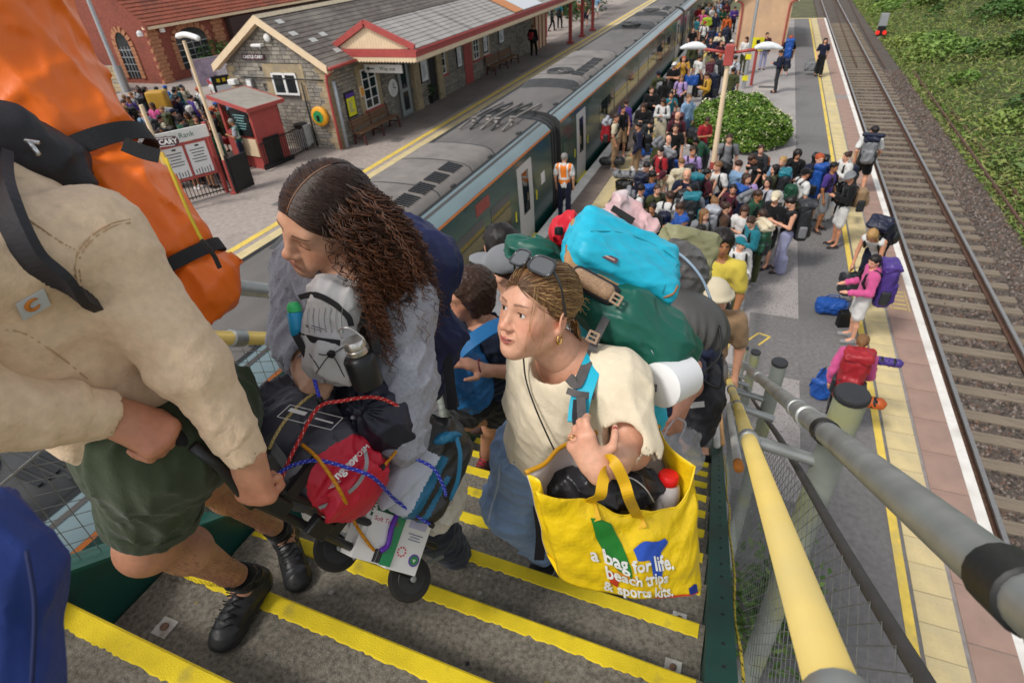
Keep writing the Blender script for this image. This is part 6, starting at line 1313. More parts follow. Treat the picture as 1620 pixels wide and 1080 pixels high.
def hand(s,w,d,n,side,curl=(.5,.8,.5),sc=1.,spread=.12,thumb=(.75,.35),fan=None):
 """five fingers on a palm: w wrist, d towards the knuckles, n out of the palm, side +1: thumb on cross(d, n)"""
 d=nrm(d);n=nrm(np.asarray(n,float)-d*(np.asarray(n,float)@d));t=np.cross(d,n)*side;k=.0;tips=[]
 s.cap(w-d*.02*sc,w+d*.02*sc,.027*sc,.027*sc,.02,n,.72)
 for i,(o,L)in enumerate(zip((.029,.010,-.010,-.028),(.082,.085,.081,.072))):
  b=w+(d*L+t*o)*sc;s.cap(w+t*o*.5*sc+d*.015*sc,b,.0165*sc,.0125*sc,.016,n,.85)
  cu=curl[i]if hasattr(curl[0],'__len__')else curl;p=b;dd=nrm(d+t*o*spread*12);ang=0;fl=(.9,1.,.95,.76)[i]
  for seg,(ln,r0,r1)in enumerate(((.044,.0098,.0088),(.027,.0088,.0080),(.021,.0080,.0066))):
   ang+=cu[seg];q=p+(dd*math.cos(ang)+n*math.sin(ang))*ln*sc*fl;s.cap(p,q,r0*sc,r1*sc,.006 if seg else.010);p=q
  tips.append(p)
 b=w+(t*.022+d*.022+n*.008)*sc;a1,a2=thumb;td=nrm(t*math.cos(a1)*.9+d*math.sin(a1)*.9+n*.35*a2*2);p1=b+td*.042*sc;td2=nrm(td*.6+d*.55+n*a2*.9-t*.15);p2=p1+td2*.032*sc;td3=nrm(td2+n*a2*.5-t*.2);p3=p2+td3*.024*sc
 s.cap(b,p1,.0165*sc,.0125*sc,.016);s.cap(p1,p2,.0115*sc,.0100*sc,.006);s.cap(p2,p3,.0100*sc,.0078*sc,.004)
 return tips,(p2,p3,td3)
def join(parts):
 V=[];F=[];C=[];o=0
 for v,f,c in parts:V.append(v);F.append(f+o);C.append(c);o+=len(v)
 return np.concatenate(V),np.concatenate(F),np.concatenate(C)
def sk(s,h,colf):
 V,F=surfnet(s.ev,s.lo,s.hi,h);q=V[F].mean(1);a=np.zeros_like(V);n=np.zeros(len(V))
 for j in range(4):np.add.at(a,F[:,j],q);np.add.at(n,F[:,j],1)
 V=.4*V+.6*a/np.maximum(n,1)[:,None];return V,F,colf(V)
def strands(name,paths,r,mats,par,n=3,mi=None,taper=.4):
 """paths (k,m,3) -> thin tubes in one mesh"""
 P=np.asarray(paths,float);k,m,_=P.shape;T=np.gradient(P,axis=1);T/=np.linalg.norm(T,axis=2)[...,None]+1e-9
 h=np.array([.3,.5,.8]);s1=np.cross(T,h);s1/=np.linalg.norm(s1,axis=2)[...,None]+1e-9;u1=np.cross(s1,T)
 rr=(np.asarray(r).reshape(-1,1)*np.linspace(1,taper,m)[None])[...,None]
 V=np.stack([P+rr*(math.cos(a)*s1+math.sin(a)*u1)for a in(2*math.pi*j/n for j in range(n))],2).reshape(-1,3)
 i=np.arange(m-1)[:,None,None];j=np.arange(n)[None,:,None];q=np.concatenate([i*n+j,i*n+(j+1)%n,(i+1)*n+(j+1)%n,(i+1)*n+j],2).reshape(-1,4)
 F=(q[None]+(np.arange(k)*m*n)[:,None,None]).reshape(-1,4)
 return ob(name,mesh_np(name,V,F,mats,None if mi is None else np.repeat(mi,len(q)),True),par)
m_cr=cloth('#e0c4a4',vs=70,var=.10,bs=150,bump=.7);m_ft=cloth('#3b4532');m_shoe=M('black_leather',(.02,.02,.022),.45,.2,14,.4,60,spec=.45);m_sock=cloth('#121214',bs=400)
m_web=M('black_webbing',(.016,.016,.018),.75,.15,30,.5,350);m_alum=M('zip_metal',(.6,.6,.6),.3,.1,metal=.9)
CAMP=EYE
pel,hipA,hipB=A(262,668,1.17),A(252,690,1.12),A(305,660,1.22)
kA,kB=A(232,862,1.29),A(318,760,1.55);fA_h,fA_t=G(420,915,4.878),G(348,1032,4.873);fB_h,fB_t=G(452,848,4.678),G(478,935,4.668)
anA=fA_h+(0,0,.085)+nrm(fA_t-fA_h)*.055;anB=fB_h+(0,0,.085)+nrm(fB_t-fB_h)*.05
che,shR,shL=A(20,440,.97),A(150,398,.93),A(-190,420,.72)
elR,wrR=A(300,575,.99),A(392,722,1.06);elL,wrL=A(-80,652,.78),A(172,655,.94)
man=thing('person','person in beige sweatshirt and dark green shorts hauling the loaded trolley up the stair','person',(fA_t+fB_t)/2,'people climbing the stair')
fc=skincol('#c58f72',.10,4);s=S()
hdM=A(-330,120,.70);RM=None;s.cap(pel,che,.09,.09,.05)
s.cap(che,shR,.06,.04).cap(che,shL,.06,.04).cap(shR,elR,.035,.035).cap(elR,wrR,.04,.028).cap(shL,elL,.048,.04).cap(elL,wrL,.04,.028)
for hp,k,an,fh,ft in((hipA,kA,anA,fA_h,fA_t),(hipB,kB,anB,fB_h,fB_t)):
 s.cap(pel,hp,.08,.075,.04).cap(hp,k,.085,.056,.03);d=nrm(an-k);bk=nrm(np.cross(np.cross(d,fh-ft),d));m=k*.70+an*.30+bk*.018
 s.ell(k+nrm(ft-fh)*.012,(.05,.05,.055),None,.03);s.cap(k,m,.050,.054,.03).cap(m,k*.25+an*.75,.052,.034,.03).cap(k*.25+an*.75,an,.034,.034,.02);s.cap(an,ft-nrm(ft-fh)*.05,.035,.03)
dR=nrm(A(404,778,1.10)-wrR);hand(s,wrR+dR*.015,dR,cdir(.12,.3,1),-1,((1.4,1.7,1.1),(1.45,1.7,1.1),(1.5,1.7,1.1),(1.5,1.7,1.1)),1.04,.03,(1.25,.3))
dL=nrm(A(240,686,.975)-wrL);hand(s,wrL+dL*.01,dL,cdir(.25,.62,.72),1,((1.0,1.3,.7),(1.1,1.4,.7),(1.2,1.4,.7),(1.2,1.4,.7)),.98,.04,(1.15,.2))
V,F,C=sk(s,.0055,fc)
for kk in(kA,kB):m=ball(V,kk+nrm(fA_t-fA_h)*.02,.08)[:,None];C=C*(1-.5*m)+C*[1.1,.72,.65]*.5*m
for ww in(wrR+dR*.08,wrL+dL*.08):m=ball(V,ww,.09)[:,None];C=C*(1-.5*m)+C*[1.12,.75,.72]*.5*m
RM=headR(cdir(-.85,.25,-.2),cdir(.2,-.75,-.6));V2,F2,C2=head_mesh(hdM,RM,1.02,'#c58f72',0,.3,'#a05c50','#3a2a1c',h=.004,neck=che+(0,0,.12));V,F,C=join([(V,F,C),(V2,F2,C2)]);hs_=S();hs_.ell(hdM+RM@np.array([0,-.018,.04]),(.083,.105,.09),RM);hs_.ell(hdM+RM@np.array([0,.11,-.045]),(.085,.075,.105),RM,.015,'-');hs_.disp=wrinkle(.006,90,4);sdf('hair',hs_,.006,HAIRC['brown'],man)
ob('body',mesh_np('body',V,F,m_skinA,None,True,C),man)
hp_=[]
for _ in range(2400):
 k,an=((kA,anA),(kB,anB))[RNG.integers(2)];t=RNG.uniform(.05,.8);p=k+(an-k)*t;d=nrm(an-k);v=RNG.normal(size=3);v=nrm(v-d*(v@d));r=.052-.018*max(0,t-.35)/.45;b=p+v*r;hp_.append([b,b+v*.003+d*.006,b+v*.004+d*.013])
strands('leg_hair',hp_,np.full(len(hp_),.00028),HAIRC['dark'],man)
s=S();s.cap(pel+(0,0,.03),che,.155,.175,.06,nrm(np.cross(che-pel,shR-shL)),.82);s.cap(che,che+(0,0,.10),.16,.10,.08);s.cap(shL,shR,.085,.09,.06);hem=pel+(0,0,-.005);s.cutp(hem,nrm(pel-che+cdir(.35,.1,0)*.25),.02)
s.cap(A(165,585,1.07),A(20,520,.93),.11,.13,.08);s.chain([shR-nrm(elR-shR)*.02,elR,wrR-nrm(wrR-elR)*.055],[.082,.057,.044],.025)
wf1,wf2=wrinkle(.008,26,21,che-pel+(0,.2,0)),wrinkle(.008,28,33,nrm(np.cross(nrm(wrR-shR),(0,.3,1))));wf3=wrinkle(.014,42,8,nrm([.3,.3,1]))
wf4=wrinkle(.003,95,90);wf5=wrinkle(.011,48,91,np.cross(nrm(wrR-elR),(.3,.3,1)))
def dsp(P):
 a=np.exp(-(((P-elR)**2).sum(1))/.012)+np.exp(-(((P-wrR)**2).sum(1))/.006);return wf1(P)*.6+wf2(P)*.5+wf4(P)*.6+wf5(P)*.8*a
s.disp=dsp;swt=s
sdf('sweatshirt',s,.0065,m_cr,man)
s=S();s.chain([shL,elL,wrL-nrm(wrL-elL)*.06],[.084,.060,.050],.03);wl5=wrinkle(.008,34,92,np.cross(nrm(wrL-elL),(0,.3,1)));s.disp=lambda P:wl5(P)*.8+wf4(P)*.6;sdf('sleeve',s,.006,m_cr,man)
for w,d,r0,r1,nm_ in((wrR,dR,.040,.037,0),(wrL,dL,.043,.040,1)):
 e=nrm(w-(elR if nm_==0 else elL));s=S();s.cap(w-e*.075,w-e*.005,r0+.006,r1,.01);s.cap(w-e*.03,w+e*.2,r1-.008,r1+.02,.004,op='-');s.cutp(w+e*.006,e);s.disp=wrinkle(.002,60,3+nm_,e);sdf('cuff',s,.0035,m_cr,man)
def onshirt(px,py,d):return A(px,py,d)
q0=hit(swt,53,482,.005);X_,Y_=nrm(hit(swt,76,470)-hit(swt,28,497)),nrm(hit(swt,44,466)-hit(swt,58,498));o=MB().obox(q0,X_*.019,Y_*.016,nrm(np.cross(X_,Y_))*.001).build('chest_label',M('label_grey',(.50,.53,.55),.6),man)
nz=nrm(CAMP-q0);nz=np.cross(X_,Y_);nz=nrm(nz)*(1 if nz@(CAMP-q0)>0 else-1)
pts=[q0+nz*.0016+X_*(.0+.0085*math.cos(a))+Y_*(.002+.0085*math.sin(a))for a in np.linspace(.7,5.6,16)];MB().tube(pts,[.0012+.0022*math.sin(i/15*3.14)for i in range(16)],6).build('emblem',M('emblem_orange',(.55,.18,.02),.6),o,True)
for pp in(((122,445),(119,418),(126,394),(148,370),(178,353),(206,347)),((24,333),(58,356),(92,380),(120,396)),((128,445),(125,418),(132,396),(152,374),(180,358),(206,352)),((2,520),(40,528),(90,560),(140,600))):MB().tube(hits(swt,pp,.0012,9),.0014,5).build('seam',M('seam_beige','#c2a17e',.9),man,True)
def seam(pts,name,par,mat,surf,r=.0014):
 return MB().tube(smoothpath(pts,5),r,5).build(name,mat,par,True)
s=S();s.ell(pel,(.165,.155,.12));he=nrm(kA-hipA);s.cap(pel,hipA,.135,.125,.05).cap(hipA,kA-he*.115,.115,.094,.05);hb=nrm(kB-hipB);s.cap(pel,hipB,.13,.12,.05).cap(hipB,kB-hb*.17,.112,.098,.05)
s.disp=wrinkle(.010,36,44,nrm(kA-hipA)+(.4,0,.2));s.cutp(kA-he*.105,he,.006);s.cap(kA-he*.135,kA,.078,.085,.006,op='-');sdf('shorts',s,.006,m_ft,man)
s=S();s.cap(kA-he*.135,kA-he*.1,.098,.096,.01);s.cutp(kA-he*.1,he);s.cutp(kA-he*.14,-he);s.cap(kA-he*.2,kA,.085,.086,.003,op='-');s.disp=wrinkle(.004,40,4,he);sdf('hem',s,.0045,m_ft,man)
def shoe(par,hl,tl,mat,solemat=None,sc=1.,lace=None,up_=(0,0,1),ank=None,low=False,name='shoe',sock=None,sockto=None):
 f=nrm(tl-hl);u=nrm(np.asarray(up_,float)-f*(np.asarray(up_,float)@f));L=np.linalg.norm(tl-hl);sd_=np.cross(f,u);b0=hl+f*.035
 s=S();s.cap(b0+u*.03,tl-f*.045+u*.025,.040*sc,.041*sc,.03).ell(tl-f*.04+u*.024,(.047*sc,.044*sc,.03*sc),np.stack([f,sd_,u],1),.02)
 if not low:s.cap(b0+u*.04,(ank if ank is not None else b0+u*.12),.043*sc,.046*sc,.03)
 else:s.cap(b0+u*.04,b0+u*.055+f*.03,.042*sc,.042*sc,.03)
 s.cap(b0+f*.05+u*.06,tl-f*.09+u*.045,.033*sc,.028*sc,.02)
 if low or ank is not None:e=ank if ank is not None else b0+u*.12;s.cap(e-u*.01 if not low else b0+u*.075+f*.01,e+u*.1,.036,.05,.006,op='-')
 s.cutp(hl+u*.001,-u,.003);s.disp=wrinkle(.006,34,2,sd_)
 o=sdf(name,s,.004,[mat,solemat or mat],par,lambda P:((P-hl)@u<.022).astype(int))
 s2=S();s2.cap(b0+u*.014,tl-f*.045+u*.014,(.048 if low else.043)*sc,(.055 if low else.049)*sc,.02,u,.40);s2.cutp(hl,-u);sdf('sole',s2,.004,solemat or mat,o)
 if lace:
  for i in range(5):
   p=b0+f*(.055+i*.022)+u*(.098-i*.008 if not low else.08-i*.008);MB().tube([p-sd_*.028-u*.008,p+u*.004,p+sd_*.028-u*.008],.0028,6).tube([p-sd_*.026,p+f*.02+u*.0,p+sd_*.026+f*.02],.0022,6).build('lace',lace,o,True)
 if sock:
  s3=S();s3.cap(b0+u*.06+f*.01,sockto,.043,.043,.02);s3.disp=wrinkle(.006,40,6,sd_);e=nrm(sockto-b0);s3.cutp(sockto-e*.002,e);sdf('sock',s3,.0045,sock,par)
 return o
shoe(man,fA_h,fA_t,m_shoe,m_blk,1.0,m_blk,(0,0,1),anA+(0,0,.01),sock=m_sock,sockto=anA+nrm(kA-anA)*.075);shoe(man,fB_h,fB_t,m_shoe,m_blk,1.0,m_blk,(0,0,1),anB+(0,0,.01),sock=m_sock,sockto=anB+nrm(kB-anB)*.09)
bp_=thing('backpack','black backpack with bright orange dry bag strapped on, worn by the beige sweatshirt person','backpack',A(150,300,1.15))
m_ob=M('orange_drybag',(.90,.17,.010),.42,.10,5,.3,14,spec=.45,dist=.01);s=S()
axp=[A(-160,-160,1.02),A(-40,40,1.06),A(75,200,1.12),A(190,330,1.16),A(283,425,1.19)];s.chain(axp,[.15,.148,.125,.108,.090],.06);s.ell(A(318,458,1.19),(.07,.07,.06),None,.05)
wv=wrinkle(.014,20,14,nrm(axp[3]-axp[1]));wv2=wrinkle(.008,45,15,nrm(axp[3]-axp[1]))
st1,st2=A(165,235,1.1),A(297,410,1.16);ad=nrm(axp[3]-axp[1])
s.disp=lambda P:wv(P)+wv2(P)*.7-.018*np.exp(-(((P-st1)@ad)/.022)**2)-.012*np.exp(-(((P-st2)@ad)/.018)**2);sdf('dry_bag',s,.0065,m_ob,bp_)
for c,w,rr in((st1,.036,.131),(st2,.026,.113)):
 d,sd_,u_=basis(ad,cdir(0,0,-1));ring=[c+ad*.0+(math.cos(a)*sd_+math.sin(a)*u_)*rr+(axp[2]+(axp[3]-axp[2])*0-axp[2])for a in np.linspace(0,6.283,28)]
 ctr=c-((c-axp[1])-ad*((c-axp[1])@ad));ring=[ctr+(math.cos(a)*sd_+math.sin(a)*u_)*(rr+.003)for a in np.linspace(0,6.283,28)];ribbon('strap',ring,w,.003,m_web,bp_,outward=ctr,n=2)
ribbon('strap',[A(195,228,.98),A(225,240,.99),A(252,247,1.0)],.024,.003,m_web,bp_,normal=cdir(0,0,-1))
MB().tube(smoothpath([A(262,250,1.05),A(300,340,1.07),A(322,385,1.08)],5),.003,6).build('yellow_cord',M('cord_yellow',(.6,.45,.03),.7),bp_,True);ribbon('zip_pull',[A(318,380,1.07),A(337,402,1.07),A(348,424,1.07)],.008,.003,m_blk,bp_,normal=cdir(0,0,-1))
m_bn=M('black_nylon',(.018,.017,.022),.6,.2,8,.5,90)
s=S();s.chain([A(-60,208,.90),A(10,222,.93),A(72,258,.97),A(128,292,1.0)],[.055,.050,.040,.022],.04);s.chain([A(60,235,1.0),A(120,250,1.02)],[.04,.022],.04);s.disp=wrinkle(.008,34,9,cdir(1,.6,0));sdf('pack_body',s,.007,m_bn,bp_)
ribbon('shoulder_strap',[hit(swt,*q,.006)for q in((2,265),(2,320),(18,372),(50,420),(95,448))]+[hit(swt,138,462,-.01),hit(swt,165,470,-.05)],.06,.014,m_bn,bp_,normal=cdir(-.25,.1,-1))
MB().tube([A(40,222,.872),A(62,226,.875)],.003,6).tube([A(46,224,.868),A(62,245,.87)],.0035,6).build('zip_pull',m_alum,bp_,True)
ribbon('waist_strap',[A(238,560,1.03),A(262,585,1.03),A(278,612,1.04),A(284,640,1.05)],.026,.003,m_web,bp_,normal=cdir(.1,-.1,-1))
bb=thing('blue_backpack','blue nylon backpack bulging into the lower left corner of the stair','backpack',A(0,1000,.5));s=S();s.box(A(-32,990,.52),(.055,.05,.13),rotm(cdir(1,.1,.1),cdir(-.1,1,0)),.05)if False else s.chain([A(-45,850,.5),A(-25,920,.5),A(-35,1080,.5),A(-50,1250,.5)],[.042,.05,.054,.05],.03);s.disp=wrinkle(.006,40,5,cdir(0,1,0));sdf('shell',s,.003,M('royal_blue_nylon',(.012,.035,.19),.55,.15,10,.4,120),bb)
MB().tube(smoothpath([A(42,870,.475),A(55,960,.47),A(50,1090,.47)],6),.002,6).build('seam',M('navy_seam',(.008,.015,.07),.7),bb,True)
H2,hc2=1.05,A(514,346,1.32);R2=headR(cdir(-.62,.58,-.52),cdir(.26,-.68,-.68))
w2=thing('person','person with long curly brown hair in grey hoodie looking down at the loaded trolley','person',hc2-(0,0,1.6),'people climbing the stair')
nk2=A(556,445,1.39);shA,shB=A(628,478,1.42),A(482,425,1.56);elA,wrA=A(645,600,1.42),A(640,700,1.42);elB,wrB=A(468,530,1.50),A(480,578,1.40);ch2,pel2=A(558,555,1.52),A(590,690,1.80)
V1,F1,C1=head_mesh(hc2,R2,H2,'#cf9f82',0,1.0,'#a8645a','#22150f',neck=nk2,nosew=1.12)
s=S();s.cap(nk2,ch2,.06,.1,.05).cap(ch2,pel2,.10,.11,.05).cap(nk2,shA,.05,.045).cap(nk2,shB,.05,.045).chain([shA,elA,wrA],[.045,.036,.028]).chain([shB,elB,wrB],[.045,.036,.028])
dB=nrm(A(496,610,1.33)-wrB);hand(s,wrB,dB,cdir(.55,.35,.75),-1,((1.2,1.4,.8),(1.3,1.4,.8),(1.3,1.4,.8),(1.3,1.4,.8)),.98,.02,(.5,.6))
q_=A(600,900,2.0)
for sx in(-.09,.09):hp=pel2+(sx,0,-.03);kn=hp+(sx*.2,.05,-.42);an=np.array([kn[0],kn[1]+.14,hp[2]-.85]);s.chain([hp,kn,an],[.08,.052,.038],.04);s.cap(an,an+(0,-.15,-.05),.035,.03)
V,F,C=join([(V1,F1,C1),sk(s,.006,skincol('#cf9f82',.08,2))]);ob('body',mesh_np('body',V,F,m_skinA,None,True,C),w2)
m_hood=cloth('#9b9da6',vs=150,var=.16,bs=170,bump=.7);s=S()
s.cap(ch2+cdir(0,0,1)*.03,pel2,.125,.14,.06).cap(nk2+(0,.0,-.05),ch2+cdir(0,0,1)*.03,.095,.125,.06).cap(nk2-(0,0,.05),shA,.085,.08,.05).cap(nk2-(0,0,.05),shB,.085,.08,.05)
wa,wb=wrinkle(.012,36,51,nrm(np.cross(elA-shA,(1,0,.2)))),wrinkle(.010,44,52,(.4,.2,1));s.disp=lambda P:wa(P)*.6+wb(P)*.8;s.cap(nk2+(0,0,-.03),nk2+(0,0,.12),.068,.09,.015,op='-');s.cap(wrB-dB*.01,wrB+dB*.2,.04,.06,.006,op='-')
sdf('hoodie',s,.0065,m_hood,w2);hood_=s;wd_=wrinkle(.012,46,53,(.3,.4,.2));s=S();s.chain([shA+nrm(nk2-shA)*.05,shA,elA,wrA],[.082,.086,.066,.056],.04);s.disp=lambda P:wd_(P)*.8+wb(P)*.4;sdf('sleeve',s,.006,m_hood,w2);slv=s;s=S();s.chain([shB+nrm(nk2-shB)*.05,shB,elB,wrB-nrm(wrB-elB)*.02],[.076,.078,.062,.048],.04);s.disp=lambda P:wd_(P)*.9;s.cap(wrB-dB*.01,wrB+dB*.2,.036,.06,.006,op='-');sdf('sleeve',s,.006,m_hood,w2)
s=S();s.chain([nk2+cdir(.75,.25,.6)*.10,nk2+cdir(.9,.1,.1)*.09+(0,0,-.02),nk2+cdir(.55,.5,-.5)*.075+(0,0,-.05)],[.045,.03,.018],.03);s.disp=wrinkle(.008,45,5);sdf('hood',s,.005,m_hood,w2)
s=S();s.cap(nk2-(0,0,.035),nk2+(0,0,.01),.072,.066,.02);s.cap(nk2-(0,0,.1),nk2+(0,0,.1),.060,.062,.004,op='-');s.cutp(nk2+(0,0,.01),(0,0,1));sdf('tee_collar',s,.004,cloth('#5d6675'),w2)
jm=cloth('#2a2f3c');s=S();hp=pel2
for sx in(-.09,.09):h0=pel2+(sx,0,-.03);kn=h0+(sx*.2,.05,-.42);an=np.array([kn[0],kn[1]+.14,h0[2]-.80]);s.chain([h0,kn,an],[.11,.085,.06],.05)
s.ell(pel2,(.17,.14,.12),None,.05);s.disp=wrinkle(.01,40,9);sdf('trousers',s,.009,jm,w2)
m_curl=[M('curl_%d'%i,c,.42,.25,30,0,spec=.5)for i,c in enumerate(('#241610','#341f14','#4c2d1b','#6b3e20'))]
Hl=lambda x,y,z:hc2+R2@(np.array([x,y,z])*H2)
er,ec=np.array([.0805,.102,.0905]),np.array([0,-.012,.034])
def surf(d,g=1.):d=nrm(d);return ec+d*er*g
cap_=S();cap_.ell((0,-.012,.034),(.0785,.100,.0880));cap_.ell((0,.105,-.055),(.085,.072,.110),None,.012,'-');cap_.ell((0,.03,-.10),(.07,.1,.075),None,.02,'-')
V,F=surfnet(cap_.ev,cap_.lo,cap_.hi,.004);Vw=(V*H2)@R2.T+hc2;part_=np.abs(V[:,0])<.0022;ob('hair',mesh_np('hair',Vw,F,m_curl[0],None,True),w2)
paths=[];rad=[];mi=[];grav=np.array([0,0,-1.]);rg=np.random.default_rng(5)
for i in range(420):
 sd_=-1 if rg.random()<.78 else 1;an_=rg.uniform(-1.0,1.15);yy=math.sin(an_);a0=nrm([sd_*.02,yy,math.cos(an_)]);x1=nrm([sd_*1.0,yy*.34-.46,rg.uniform(-.35,.30)])
 pts=[];te=rg.uniform(.45,1.)if sd_<0 else rg.uniform(.8,1.)
 for t in np.linspace(0,te,9):d=nrm(a0*(1-t)+x1*t);pts.append(hc2+R2@(surf(d,1.0+.10*t*rg.random()+.012*rg.random())*H2))
 e=pts[-1];out=nrm(e-(hc2+R2@np.array([0,0,-.02])));out=nrm(out*[1,1,.2]);L=(rg.uniform(.15,.36)+(1-te)*.10)*(1 if sd_<0 else.66);turns=L/rg.uniform(.020,.034);Rr=rg.uniform(.005,.0125);ph0=rg.uniform(0,6.28);pv=out*(rg.uniform(.0,.07)+(1-te)*.08)+(nrm(CAMP-e)*rg.uniform(.01,.055)if sd_<0 else 0)+R2@np.array([0,-.025,0])
 d,s1,u1=basis(grav,out);n_=46;v0=nrm(pts[-1]-pts[-2])
 for kk_ in range(4):
  ph=ph0+rg.normal(0,.7);rq=Rr*rg.uniform(.55,1.3);pk=[p+rg.normal(0,.0016,3)*min(1,i_/4)for i_,p in enumerate(pts)];tn=turns*rg.uniform(.93,1.07);jx=rg.normal(0,.006,3);fz=rg.normal(0,.004,3)
  for t in np.linspace(0,1,n_)[1:]:
   c=e+jx*t+v0*.022*(1-math.exp(-4*t))+pv*(1-math.exp(-2.5*t))+grav*L*t+fz*math.sin(t*9);k=min(1,t*7)*(1-.35*t);pk.append(c+rq*k*(math.cos(ph+tn*6.28*t)*s1+math.sin(ph+tn*6.28*t)*u1))
  paths.append(pk);rad.append(rg.uniform(.0008,.0014));mi.append(min(3,int(rg.integers(0,3)+(1 if np.linalg.norm(pv)>.06 else 0))))
P=np.array(paths);mm=np.zeros((len(P),P.shape[1]-1),int);mm[:]=np.array(mi)[:,None];mm[:,:10]=np.minimum(mm[:,:10],1);mm[:,28:]=np.minimum(mm[:,28:]+1,3)
o=strands('hair_curls',P,rad,m_curl,w2,3,None,.6);o.data.polygons.foreach_set('material_index',np.repeat(mm.ravel(),3).astype(np.int32))
paths=[]
for i in range(1100):
 sd_=1 if i%2 else-1;an_=rg.uniform(-.8,1.22);g_r=rg.uniform(0,.012);a0=nrm([sd_*.022,math.sin(an_),math.cos(an_)]);x1=nrm([sd_,math.sin(an_)*.52-.2,rg.uniform(-.3,.15)]);paths.append([hc2+R2@(surf(nrm(a0*(1-t)+x1*t+np.array([0,.03*math.sin(t*16+an_*9),0])*t),1.004+.045*t+.014*math.sin(t*15+an_*7)*t+g_r)*H2)for t in np.linspace(0,1,16)])
strands('hair_strands',paths,rg.uniform(.0006,.0011,len(paths)),m_curl[:3],w2,3,rg.integers(0,3,len(paths)),.8)
MB().tube([hc2+R2@(surf(nrm([.012,math.sin(y),math.cos(y)]),1.016)*H2)for y in np.linspace(1.2,-.25,12)],[.0018]*11+[.001],5).build('parting',M('scalp','#86654f',.7),w2,True)
paths=[]
for i in range(700):
 k=rg.integers(len(P));b=P[k][rg.integers(12,48)];v=rg.normal(size=3)*.018;paths.append([b+v*t+rg.normal(0,.0015,3)for t in np.linspace(0,1,6)])
strands('flyaway_hair',paths,np.full(len(paths),.0003),m_curl[3],w2,3)
fp=thing('backpack','small pale grey pack with black bands worn on the chest of the curly haired person','backpack',A(525,540,1.300));m_pg=nylon('#b9b7b6',.6)
s=S();fx,fyv=cdir(.93,.30,.12),cdir(.27,.9,.30);Rf=rotm(fx,fyv);s.box(A(528,500,1.305),(.060,.085,.045),Rf,.035);s.box(A(532,565,1.300),(.066,.055,.05),Rf,.04,.03);s.cap(A(515,462,1.320),A(556,470,1.320),.035,.03,.03);s.disp=wrinkle(.007,50,23,fyv);sdf('pack',s,.004,m_pg,fp);fpk=s;Hp=lambda*q:[hit(fpk,x,y,.003)for x,y in q]
nf=-np.cross(fx,fyv);nf=nf if nf@(CAMP-A(528,500,1.300))>0 else-nf
ribbon('black_band',Hp((474,470),(498,466),(528,480),(550,500),(556,515)),.012,.004,m_web,fp,normal=nf);ribbon('black_band',Hp((474,530),(500,538),(538,543)),.014,.004,m_web,fp,normal=nf)
ribbon('strap',[A(502,432,1.320),A(512,448,1.300),A(540,452,1.300),A(555,448,1.310)],.016,.005,m_web,fp,normal=nf);ribbon('strap',[A(565,485,1.300),A(590,520,1.300),A(596,560,1.300)],.018,.005,m_web,fp,normal=nf)
ribbon('strap',[A(468,530,1.260),A(482,556,1.265),A(492,575,1.270)],.016,.004,m_web,fp,normal=nf)
for pts in(((478,548),(505,560),(524,560),(545,548)),((500,590),(524,563),(545,596)),((478,545),(500,575),(515,605))):MB().tube(smoothpath(Hp(*pts),6),.0011,6).build('bungee_cord',m_blk,fp,True)
MB().box((-.006,-.006,-.006),(.006,.006,.006)).build('cord_lock',m_blk,fp).location=Vector(A(524,560,1.235));text('lettering','■ TRAIL PACK',A(500,519,1.246),fx,-fyv,.007,m_blk,fp,.0003)if False else MB().obox(A(486,516,1.246),fx*.003,fyv*.003,nf*.0006).obox(A(503,518,1.246),fx*.014,fyv*.0012,nf*.0006).obox(A(500,521,1.246),fx*.012,fyv*.0007,nf*.0006).build('label_print',M('print_grey',(.12,.12,.13)),fp)
for k in range(7):MB().tube(smoothpath(Hp((488+k*9,487),(486+k*9,505),(489+k*9,526)),3),.0008,4).build('seam',M('seam_grey',(.3,.3,.3)),fp,True)
bt=thing('water_bottle','black flask with steel cap clipped beside the pale chest pack','bottle',A(567,575,1.250));ax=nrm(A(558,537,1.220)-A(580,600,1.270));b0=A(584,610,1.275)
MB().lathe(b0,[(.02,0),(.034,.006),(.035,.07),(.031,.078),(.022,.084)],ax,24).build('body',M('flask_black',(.012,.012,.013),.35),bt,'auto');MB().lathe(b0+ax*.084,[(.0215,0),(.0235,.002),(.0235,.012),(.021,.014),(.0235,.016),(.0235,.030),(.021,.034)],ax,24).build('cap',M('flask_steel',(.6,.58,.55),.28,.05,metal=.9),bt,'auto');c=b0+ax*.112;sx_=cdir(.9,.3,0);MB().tube(smoothpath([c+sx_*.025,c+sx_*.026+ax*.02,c+ax*.034,c-sx_*.026+ax*.02,c-sx_*.025],5),.0018,8).build('handle',_M['flask_steel'],bt,True)
bt=thing('water_bottle','bright blue bottle with green lid in the side of the chest pack','bottle',A(465,520,1.300));ax=nrm(A(463,478,1.300)-A(470,530,1.320));b0=A(471,530,1.300);MB().lathe(b0,[(.014,0),(.017,.01),(.017,.05),(.013,.055)],ax,18).build('body',M('bottle_blue',(.02,.3,.55),.25),bt,'auto');MB().lathe(b0+ax*.055,[(.0155,0),(.0155,.012),(.009,.02)],ax,18).build('lid',M('lid_green',(.04,.5,.15),.35),bt,'auto')
np_=thing('backpack','large navy hiking backpack on the back of the curly haired person','backpack',A(650,480,1.580));m_nv=nylon('#20264f',.55)
